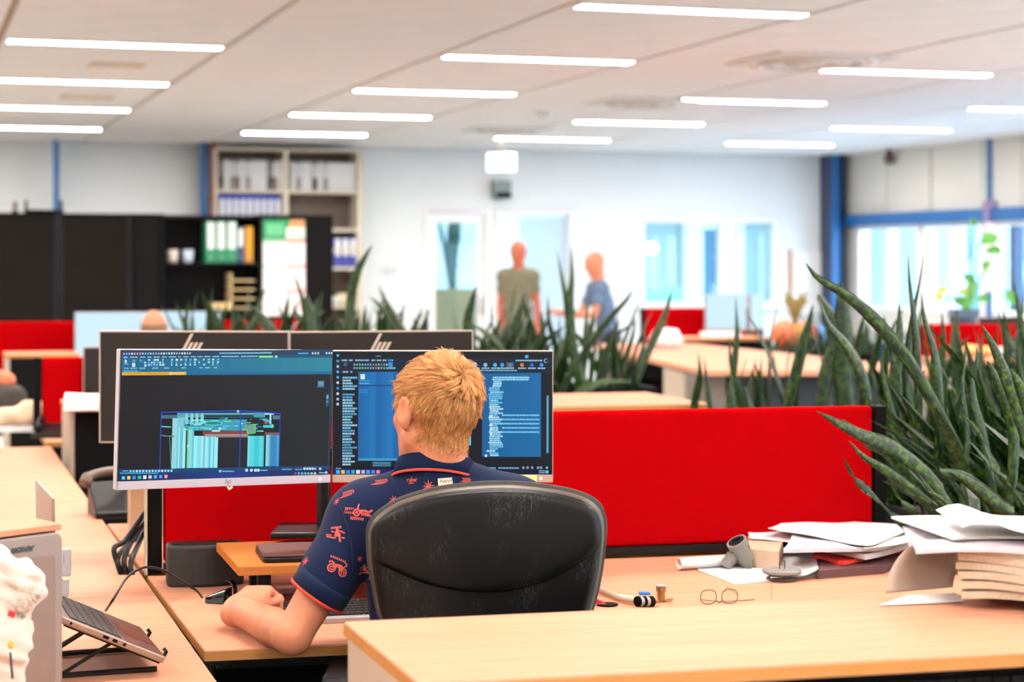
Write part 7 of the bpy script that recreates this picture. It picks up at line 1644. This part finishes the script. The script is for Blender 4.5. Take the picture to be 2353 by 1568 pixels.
# papers and bits on the right half of the desk ------------------------------------
def sheetobj(name, lab, cat, corners, z, curl=.0, m=PAPER, nu=10, nv=8, th=.0008, grp=None, wav=0.0, seed=0, y_up=None):
    """corners: pixel positions on the desk plane: near-left, near-right, far-right, far-left."""
    C_ = [at(x, y, z) for x, y in corners]; c = sum(C_, Vector()) / 4; g = random.Random(seed); ph = g.uniform(0, 6)
    def fn(u, v):
        p = C_[0].lerp(C_[1], u).lerp(C_[3].lerp(C_[2], u), v) - c
        p.z = z + curl * (max(0, u - .6) ** 2 + max(0, .3 - v) ** 2) + wav * (1 + math.sin(u * 5 + ph) * math.cos(v * 4 + ph)) - c.z; return p
    b = MB(); b.sheet(fn, nu, nv, th); return single(name, b, m, lab, cat, tuple(c), grp, smooth=False)
sheetobj('drawing_sheet', 'large white sheet flat under the grey pipe fittings', 'paper', [(1690, 1343), (1905, 1322), (1850, 1278), (1556, 1290)], DZ + .0015, .0)
q0 = at(1560, 1296, DZ + .018); q1 = at(1738, 1283, DZ + .018); b = MB(); P = []
for k in range(25): a = 2 * PI * k / 12; rr_ = .013 + .0002 * k; P.append((rr_ * math.cos(a), rr_ * math.sin(a)))
ax_ = (q1 - q0).normalized(); up_ = Vector((0, 0, 1)); sd_ = ax_.cross(up_)
rings = []
for t in [0, .25, .5, .75, 1]: rings.append([q0.lerp(q1, t) + sd_ * x + up_ * y for x, y in P[:12]])
b.ringloft(rings, cap=False); r = single('paper_roll', b, PAPER, 'white rolled drawing lying behind the grey pipe branch', 'paper roll', smooth=True); r.modifiers.new('thickness', 'SOLIDIFY').thickness = .001
sheetobj('paper_sheet', 'white sheet bent up against the paper pile, beside the branch', 'paper', [(1770, 1338), (1880, 1330), (1870, 1230), (1790, 1240)], DZ + .004, .09, wav=.002, seed=3)
# grey pipe branch: two cylinders joined at an angle
def ring_tube(b, path, ro, ri, seg=24):
    path = [Vector(p) for p in path]; d = (path[-1] - path[0]).normalized(); a = d.orthogonal().normalized(); c_ = d.cross(a); rings = []
    def rg_(p, r_): return [p + (a * math.cos(q) + c_ * math.sin(q)) * r_ for q in [2 * PI * k / seg for k in range(seg)]]
    rr = [rg_(path[0], ro), rg_(path[-1], ro), rg_(path[-1], ri), rg_(path[0], ri), rg_(path[0], ro)]; return b.ringloft(rr, cap=False)
cb = at(1690, 1307, DZ); r = root('pipe_branch', 'grey plastic Y-shaped pipe branch standing on the white sheet', 'pipe fitting', tuple(cb), 0)
ax1 = Vector((-.42, -.25, .80)).normalized(); m0 = Vector((.028, 0, .022))
b = MB(); ring_tube(b, [m0, m0 + ax1 * .045], .0215, .0185); part('main_pipe', b, GREY, r, smooth=False)
b = MB(); ring_tube(b, [m0 + ax1 * .044, m0 + ax1 * .062], .0275, .0225); part('socket', b, GREY, r)
b = MB(); ring_tube(b, [(-.028, -.004, .004), (-.006, 0, .036)], .0165, .0135); part('side_pipe', b, GREY, r)
b = MB(); ring_tube(b, [(.036, .004, .003), (.022, 0, .03)], .016, .013); part('lower_pipe', b, GREY, r)
b = MB(); ring_tube(b, [m0 + ax1 * .0605, m0 + ax1 * .063], .0225, .012); part('seal_ring', b, BLACK, r)
# grey disc plug with wire handle
cb = at(1797, 1334, DZ); r = root('drain_plug', 'round grey plug with a wire handle right of the pipe branch', 'pipe fitting', tuple(cb), 0)
b = MB(); b.lathe([(.035, 0), (.039, .002), (.039, .008), (.034, .010), (.034, .013), (.041, .015), (.041, .018), (.001, .018)], None, 36); part('base', b, mat('dark_grey_ring', (62, 60, 58), .5), r)
b = MB(); b.lathe([(.001, .0185), (.048, .0185), (.050, .021), (.050, .026), (.047, .029), (.001, .029)], None, 40); part('disc', b, GREY, r, smooth=False)
b = MB(); b.tube(smoothpath([(-.0065, 0, .029), (-.0065, 0, .045), (-.005, 0, .0495), (.005, 0, .0495), (.0065, 0, .045), (.0065, 0, .029)], 20), .0014, 6); part('handle', b, mat('dark_wire', (70, 66, 60), .4, .6), r)
# spectacles
cb = at(1650, 1389, DZ); r = root('eyeglasses', 'thin wire-rimmed glasses lying folded open on the desk', 'glasses', tuple(cb), .18)
WIRE = mat('dark_wire_frame', (66, 48, 38), .35, .6)
def lens(cx, cz=.0155, w_=.0195, h_=.0165): return [Vector((cx + w_ * math.copysign(abs(math.cos(a)) ** .8, math.cos(a)), 0, cz + h_ * math.copysign(abs(math.sin(a)) ** .8, math.sin(a)) + .002)) for a in [2 * PI * k / 24 for k in range(25)]]
for cx in (-.0235, .0285):
    b = MB(); b.tube(lens(cx), .0009, 6, cap=False); rm = part('rim', b, WIRE, r); b = MB(); b.add([p + Vector((0, .0003, 0)) for p in lens(cx)[:-1]], [tuple(range(24))]); part('lens', b, (MATS.get('lens_glass') or glass_mat('lens_glass', (250, 250, 248))), rm)
b = MB(); b.tube(smoothpath([(-.005, 0, .010), (.0025, -.004, .004), (.009, 0, .010)], 8), .0009, 6); part('bridge', b, WIRE, r)
b = MB(); b.tube([(.047, 0, .020), (.042, .06, .030), (.044, .10, .010)], .0008, 6); part('temple', b, WIRE, r); b = MB(); b.tube([(-.043, 0, .012), (.01, .02, .0015), (.10, .035, .0015)], .0008, 6); part('temple', b, WIRE, r)
c_ = at(1773, 1381, DZ); b = MB(); b.tube([c_ + Vector((0, 0, .001)), c_ + Vector((.002, .01, .036))], [.0009, .0016], 6); single('thin_rod', b, mat('amber_plastic', (190, 140, 90), .3), 'thin amber rod standing on the desk right of the glasses', 'rod')
# clear hose with valve
r = root('hose_valve', 'clear hose with blue collar and brass valve on the desk', 'hose', tuple(at(1460, 1386, DZ)), 0); W0 = at(1460, 1386, DZ)
hp_ = [at(1378, 1352, DZ + .012), at(1400, 1362, DZ + .012), at(1430, 1374, DZ + .012), at(1466, 1380, DZ + .012)]
b = MB(); b.tube(smoothpath(hp_, 14), .0085, 12); part('hose', b, mat('clear_hose', (206, 190, 162), .15, coat=.6), r, True, smooth=True)
for x0, x1, rd, m_ in ((1464, 1470, .0125, BLACK), (1470, 1478, .0115, SILVER), (1478, 1484, .0125, BLACK), (1484, 1492, .0115, SILVER), (1492, 1499, .0125, BLACK), (1499, 1512, .005, mat('brass', (160, 122, 84), .35, .8)), (1511, 1528, .0, None)):
    if m_ is None: continue
    b = MB(); b.tube([at(x0, 1383, DZ + .0125), at(x1, 1382, DZ + .0125)], rd, 16); part('fitting', b, m_, r, True)
b = MB(); b.box(at(1481, 1364, DZ + .026), (.027, .018, .006)); part('blue_collar', b, mat('blue_clip', (30, 110, 210), .4), r, True, bevel=.002)
vc_ = at(1519, 1384, DZ); b = MB(); b.lathe([(.010, 0.0), (.010, .026), (.0125, .026), (.0125, .036), (.001, .037)], Matrix.Translation(vc_), 18); part('valve_body', b, mat('brass', (160, 122, 84), .35, .8), r, True)
b = MB(); b.lathe([(.0115, .0372), (.0115, .040), (.001, .040)], Matrix.Translation(vc_), 16); part('cap', b, SILVER, r, True)
b = MB(); b.tube(smoothpath([vc_ + Vector((.004, -.008, .006)), vc_ + Vector((.02, -.010, .004)), vc_ + Vector((.027, -.002, .008)), vc_ + Vector((.012, .0, .006))], 12), .0018, 6); part('wire_loop', b, mat('brass', (160, 122, 84), .35, .8), r, True)
cb = at(1396, 1392, DZ); r = root('round_pad', 'black round pad with a red piece beside the chair back', 'pad', tuple(cb), 0)
b = MB(); b.lathe([(.024, 0), (.025, .004), (.001, .005)], None, 24); part('base', b, BLACK, r); b = MB(); b.hexa([(-.03, -.012, .0052), (-.002, -.016, .0052), (-.006, .008, .0052), (-.03, .008, .0052), (-.03, -.010, .016), (-.010, -.012, .010), (-.012, .006, .010), (-.03, .006, .018)]); part('red_piece', b, mat('deep_red', (150, 16, 30), .4), r)
# heap of papers by the red screen: each sheet its own thing
hp = [((1735, 1300), (1935, 1318), (2065, 1290), (1800, 1262), .0, .012, mat('brown_folder', (120, 84, 74), .7), 'folder', 'brown folder at the bottom of the paper heap'),]
zc = DZ + .001
def slab_px(name, lab, cat, corners, z0, z1, m, wav=.0, seed=0, droop=.0, nu=12, nv=8, refz=None):
    refz = refz or z1; C_ = [at(x, y, refz) for x, y in corners]; c = sum(C_, Vector()) / 4; c.z = z0; ph = random.Random(seed).uniform(0, 6)
    def fn(u, v):
        p = C_[0].lerp(C_[1], u).lerp(C_[3].lerp(C_[2], u), v); zz = z1 + wav * math.sin(u * 7 + ph) * math.cos(v * 5 + ph) + droop * (max(0, abs(u - .5) - .3) * 2) ** 2; return (p.x - c.x, p.y - c.y, zz - z0)
    b = MB(); b.sheet(fn, nu, nv, z1 - z0); return single(name, b, m, lab, cat, tuple(c))
BRD = mat('book_edge', (150, 118, 104), .8, var=.2, scale=90)
slab_px('catalogue', 'thick dark brown catalogue at the bottom of the paper heap', 'book', [(1880, 1312), (2030, 1300), (2110, 1262), (1885, 1275)], DZ, DZ + .022, mat('dark_catalogue', (86, 52, 52), .7), seed=1)
slab_px('folder', 'red card folder in the middle of the paper heap', 'folder', [(1866, 1275), (1940, 1292), (2120, 1250), (1900, 1238)], DZ + .024, DZ + .033, mat('red_folder', (232, 52, 40), .6), wav=.002, seed=2)
slab_px('paper_bundle', 'loose white paper bundle above the red folder', 'paper', [(1880, 1255), (1990, 1275), (2120, 1240), (1890, 1220)], DZ + .036, DZ + .050, PAPER, wav=.003, seed=3)
slab_px('cardboard_box', 'flat tan box behind the paper heap at its left end', 'box', [(1724, 1262), (1790, 1268), (1800, 1240), (1718, 1232)], DZ, DZ + .05, mat('tan_box', (206, 178, 152), .7), refz=DZ + .05, seed=4)
slab_px('paper_sheet', 'white sheet hanging over the left end of the heap', 'paper', [(1725, 1240), (1900, 1248), (1910, 1208), (1716, 1215)], DZ + .052, DZ + .0535, PAPER, wav=.003, seed=5, droop=.01)
slab_px('paper_bundle', 'grey edged bundle under the top sheets of the heap', 'paper', [(1800, 1262), (2010, 1258), (2125, 1228), (1830, 1218)], DZ + .0575, DZ + .068, mat('paper_grey', (206, 202, 212), .8), wav=.004, seed=6)
slab_px('paper_sheet', 'broad white sheet lying highest on the heap, curling left edge', 'paper', [(1765, 1215), (2000, 1256), (2110, 1214), (1842, 1182)], DZ + .075, DZ + .0765, PAPER, wav=.005, seed=7, droop=.02)
slab_px('paper_sheet', 'white sheet sloping off the right side of the heap', 'paper', [(1985, 1262), (2135, 1240), (2120, 1222), (1990, 1225)], DZ + .070, DZ + .0715, PAPER, wav=.004, seed=8)
# magazines on the near cabinet --------------------------------------------------
CZ = .95
def mag(k, x0, z, lab, m, th, out=0.0, wv=.0065):
    g = random.Random(40 + k); c = at(x0, 1390, CZ + .05); base = at(2205 + out, 1398, CZ); e = Vector((math.cos(PH), math.sin(PH), 0)); 
    b = MB(); W_, D_ = .42, .29; ph = g.uniform(0, 1.2)
    def fn(u, v): return (u * W_, v * D_ - .0, th + wv * (1 + math.sin(v * 9 + .4 * k)) + wv * .7 * (1 + math.sin(u * 9 + .3 * k)))
    b.sheet(fn, 16, 12, th); return single('magazine', b, m, lab, 'magazine', (base.x, base.y - .01, z), 'magazines piled on the near cabinet', rz=PH - .62 + g.uniform(-.05, .05))
z = CZ + .006; labs = ['lowest wavy magazine of the pile on the near cabinet', 'second wavy magazine from the bottom of the pile', 'third wavy magazine from the bottom of the pile', 'fourth wavy magazine from the bottom of the pile', 'fifth wavy magazine from the bottom of the pile', 'sixth wavy magazine, directly under the loose white sheets']
MAGM = mat('magazine_cream', (200, 180, 156), .7, var=.15, scale=120)
for k in range(6):
    th = .0125; mag(k, 0, z, labs[k], MAGM, th, out=-4 * k if k < 3 else -12 + 5 * (k - 3)); z += th + .0015
e = Vector((math.cos(PH), math.sin(PH), 0))
def psheet(lab, c, w, d, rz, z, fn_z, m=PAPER, name='paper_sheet', th=.0012):
    b = MB(); b.sheet(lambda u, v: (u * w, v * d, fn_z(u, v)), 18, 10, th); return single(name, b, m, lab, 'paper', (c[0], c[1], z), rz=rz)
b0 = at(2190, 1398, CZ)
b0 = Vector((.735, 3.25, 0))
psheet('grey white paper bundle resting over the wavy magazines', (b0.x - .045, b0.y + .02), .42, .27, PH - .35, z + .001, lambda u, v: .016 + .006 * math.sin(u * 6) + .006 * math.sin(v * 9), mat('paper_lilac', (214, 206, 214), .75), th=.008)
psheet('white sheets lying highest on the magazine pile at the right edge', (b0.x + .02, b0.y + .03), .40, .28, PH - .05, z + .020, lambda u, v: .012 + .004 * math.sin(u * 5 + 1) , th=.004)
psheet('folded white sheet standing proud on top of the right pile', (b0.x + .03, b0.y + .0), .36, .22, PH - .25, z + .036, lambda u, v: .012 + .022 * math.exp(-((u - .10) / .12) ** 2) , th=.0015)
# the big curled sheet: its front edge arches up from the cabinet, the page closing behind it
b = MB(); q0 = Vector((at(2036, 1366, CZ).x, at(2036, 1366, CZ).y, CZ)); cdir = Vector((math.cos(PH), math.sin(PH), 0)); dd = Vector((-.1, .99, 0))
cen_ = cdir * .098; apex = cdir * .155 + dd * .035
def curl(u, v):
    a = PI * (1 - u * .60); p = cen_ + cdir * (.098 * math.cos(a)) + Vector((0, 0, .098 * math.sin(a))); p += cdir * max(0, u - .8) * .35
    w = v ** .8; q = p.lerp(apex, w * .92); q.z = p.z * (1 - w * .75) + .0015; return q + dd * .05 * math.sin(PI * v) * u
b.sheet(curl, 30, 10, 0.0); o = single('curled_sheet', b, mat('paper_warm', (232, 206, 188), .75, var=.02), 'large curled sheet arching over the cabinet beside the magazine pile', 'paper', (q0.x, q0.y, CZ), smooth=True); o.modifiers.new('thickness', 'SOLIDIFY').thickness = .0008
sheetobj('paper_sheet', 'flat white sheet with lifted point on the near cabinet', 'paper', [(2020, 1392), (2215, 1384), (2195, 1364), (2085, 1368)], CZ + .002, .008)
# odds and ends on the left and in the background ------------------------------------
c = at(158, 932, .95); slabl = slab_px('paper_pile', 'white paper pile on the end of the cabinet behind the rear monitors', 'paper', [(146, 925), (300, 925), (300, 904), (150, 904)], .951, .985, PAPER, refz=.985, wav=.003)
c = at(118, 1004, DZ); r = root('desk_phone', 'black desk phone at the foot of the narrow red screen', 'phone', (c.x, c.y, DZ), .1); b = MB(); b.hexa([(-.08, -.08, 0), (.08, -.08, 0), (.08, .08, 0), (-.08, .08, 0), (-.08, -.08, .02), (.08, -.08, .02), (.08, .08, .06), (-.08, .08, .06)]); part('base', b, PLASTIC, r, bevel=.006)
b = MB(); b.tube([(-.05, -.07, .045), (-.055, 0, .065), (-.05, .07, .075)], [.018, .012, .018], 10); part('handset', b, PLASTIC, r, smooth=True)
c = at(268, 1192, DZ); r = root('desk_phone', 'tan and black desk phone behind the left lit monitor', 'phone', (c.x, c.y + .1, DZ), .35); b = MB(); b.hexa([(-.10, -.10, 0), (.10, -.10, 0), (.10, .10, 0), (-.10, .10, 0), (-.10, -.10, .02), (.10, -.10, .02), (.10, .08, .10), (-.10, .08, .10)]); part('base', b, PLASTIC, r, bevel=.006)
b = MB(); b.tube(smoothpath([(-.12, .0, .10), (-.10, .02, .125), (-.02, .05, .135), (.03, .06, .12)], 12), [.020] * 4 + [.014] * 5 + [.020] * 4, 12); part('handset', b, mat('tan_handset', (96, 80, 68), .4), r, smooth=True)
c = at(322, 1248, DZ); r = root('filing_box', 'beige box between the phone and the screen post', 'box', (c.x - .01, c.y + .22, DZ), PH); b = MB(); b.box((0, 0, .075), (.13, .2, .15)); part('body', b, mat('beige_box', (178, 150, 118), .7), r, bevel=.003); b = MB(); b.box((.0, 0, .158), (.125, .19, .016)); part('lid', b, mat('grey_lid', (190, 184, 176), .6), r, bevel=.003)
for k, (a, bb_, cc_) in enumerate((((338, 1170), (290, 1240), (262, 1262)), ((338, 1195), (306, 1238), (285, 1290)), ((336, 1215), (318, 1250), (300, 1300)), ((330, 1228), (296, 1250), (270, 1285)))):
    p_ = [pt(a[0], a[1], 5.08), pt(bb_[0], bb_[1], 5.0 + .02 * k), pt(cc_[0], cc_[1], 4.95), pt(cc_[0] + 14, cc_[1] + 50, 4.95)]; b = MB(); b.tube(smoothpath(p_, 20), .0075, 8)
    single('cable', b, PLASTIC, ['uppermost black cable hanging behind the screen post', 'second black cable bundled behind the screen post', 'black cable nearest the screen post, dropping into the gap', 'lower black cable looping into the gap between tables'][k], 'cable', group='cables in the gap between tables', smooth=True)
# cloths and packets at the far end of the left tables
r = root('folded_cloth', 'crumpled cream cloth on white papers, far end of the left tables', 'cloth', tuple(at(55, 990, DZ)), 0); W0 = ROOTM[r.name].translation
fj = Field(A(W0) + A((-.25, -.2, -.02)), A(W0) + A((.25, .3, .24)), .01)
for a in ((-.12, 0, .06, .02, .05, .07, .05, .04), (.0, .05, .09, .09, .06, .09, .05, .05), (-.05, .1, .05, .08, .12, .06, .06, .05)): fj.add(s_cone(A(W0) + A(a[:3]), A(W0) + A(a[3:6]), a[6], a[7]), .03)
X, Y, Z = fj.full(); fj.d = (fj.d + .008 * np.sin(X * 40) * np.sin(Z * 50 + Y * 30)).astype(np.float32); fj.clip(A(W0) + A((0, 0, .022)), (0, 0, -1)); V, Q = fj.surf(); npmesh('cloth', V, Q, mat('cream_cloth', (226, 200, 168), .9), r, 1)
b = MB(); b.box((-.0, .04, .011), (.34, .24, .022)); single('paper_pile', b, PAPER, 'white papers with a reddish edge under the crumpled cloth', 'paper', tuple(at(55, 990, DZ)), rz=.1)
r = root('bag', 'dark and orange bag at the left edge beyond the cloth', 'bag', tuple(at(-5, 950, DZ)), 0); W0 = ROOTM[r.name].translation
fj = Field(A(W0) + A((-.3, -.2, -.01)), A(W0) + A((.3, .3, .4)), .012); fj.add(s_cone(A(W0) + A((-.1, 0, .09)), A(W0) + A((.08, 0, .08)), .09, .075), .04); fj.clip(A(W0) + A((0, 0, .004)), (0, 0, -1)); V, Q = fj.surf(); npmesh('body', V, Q, mat('bag_dark', (52, 42, 38), .7, var=.4, scale=12), r, 1)
fj = Field(A(W0) + A((-.3, -.2, -.01)), A(W0) + A((.3, .3, .5)), .012); fj.add(s_cone(A(W0) + A((-.1, .02, .20)), A(W0) + A((.04, .02, .17)), .06, .05), .04); V, Q = fj.surf(); npmesh('flap', V, Q, mat('bag_orange', (206, 112, 78), .7, var=.3, scale=12), r, 1)
# bits on the meeting table and far desks
b = MB(); b.lathe([(.10, 0), (.12, .06), (.08, .13), (.001, .14)], None, 16); single('packet', b, mat('soft_white', (232, 226, 224), .6), 'white rounded packet on the far side of the meeting table', 'packet', tuple(at(1530, 800, .95)), smooth=True)
b = MB(); b.box((0, 0, .02), (.3, .2, .04)); single('paper_pile', b, PAPER, 'white papers on the far cabinet below the narrower bright screen', 'paper', tuple(at(1655, 775, .95)))
b = MB(); b.lathe([(.05, 0), (.16, .015), (.13, .06), (.001, .075)], None, 18); single('bundle', b, mat('orange_item', (230, 160, 90), .7), 'orange tan bundle on the cabinet at the right edge', 'bundle', tuple(at(2225, 818, .95)), smooth=True)
b = MB(); b.box((0, 0, .02), (.30, .2, .04)); single('paper_pile', b, PAPER, 'white papers beside the orange bundle on the right cabinet', 'paper', tuple(at(2335, 812, .95)))
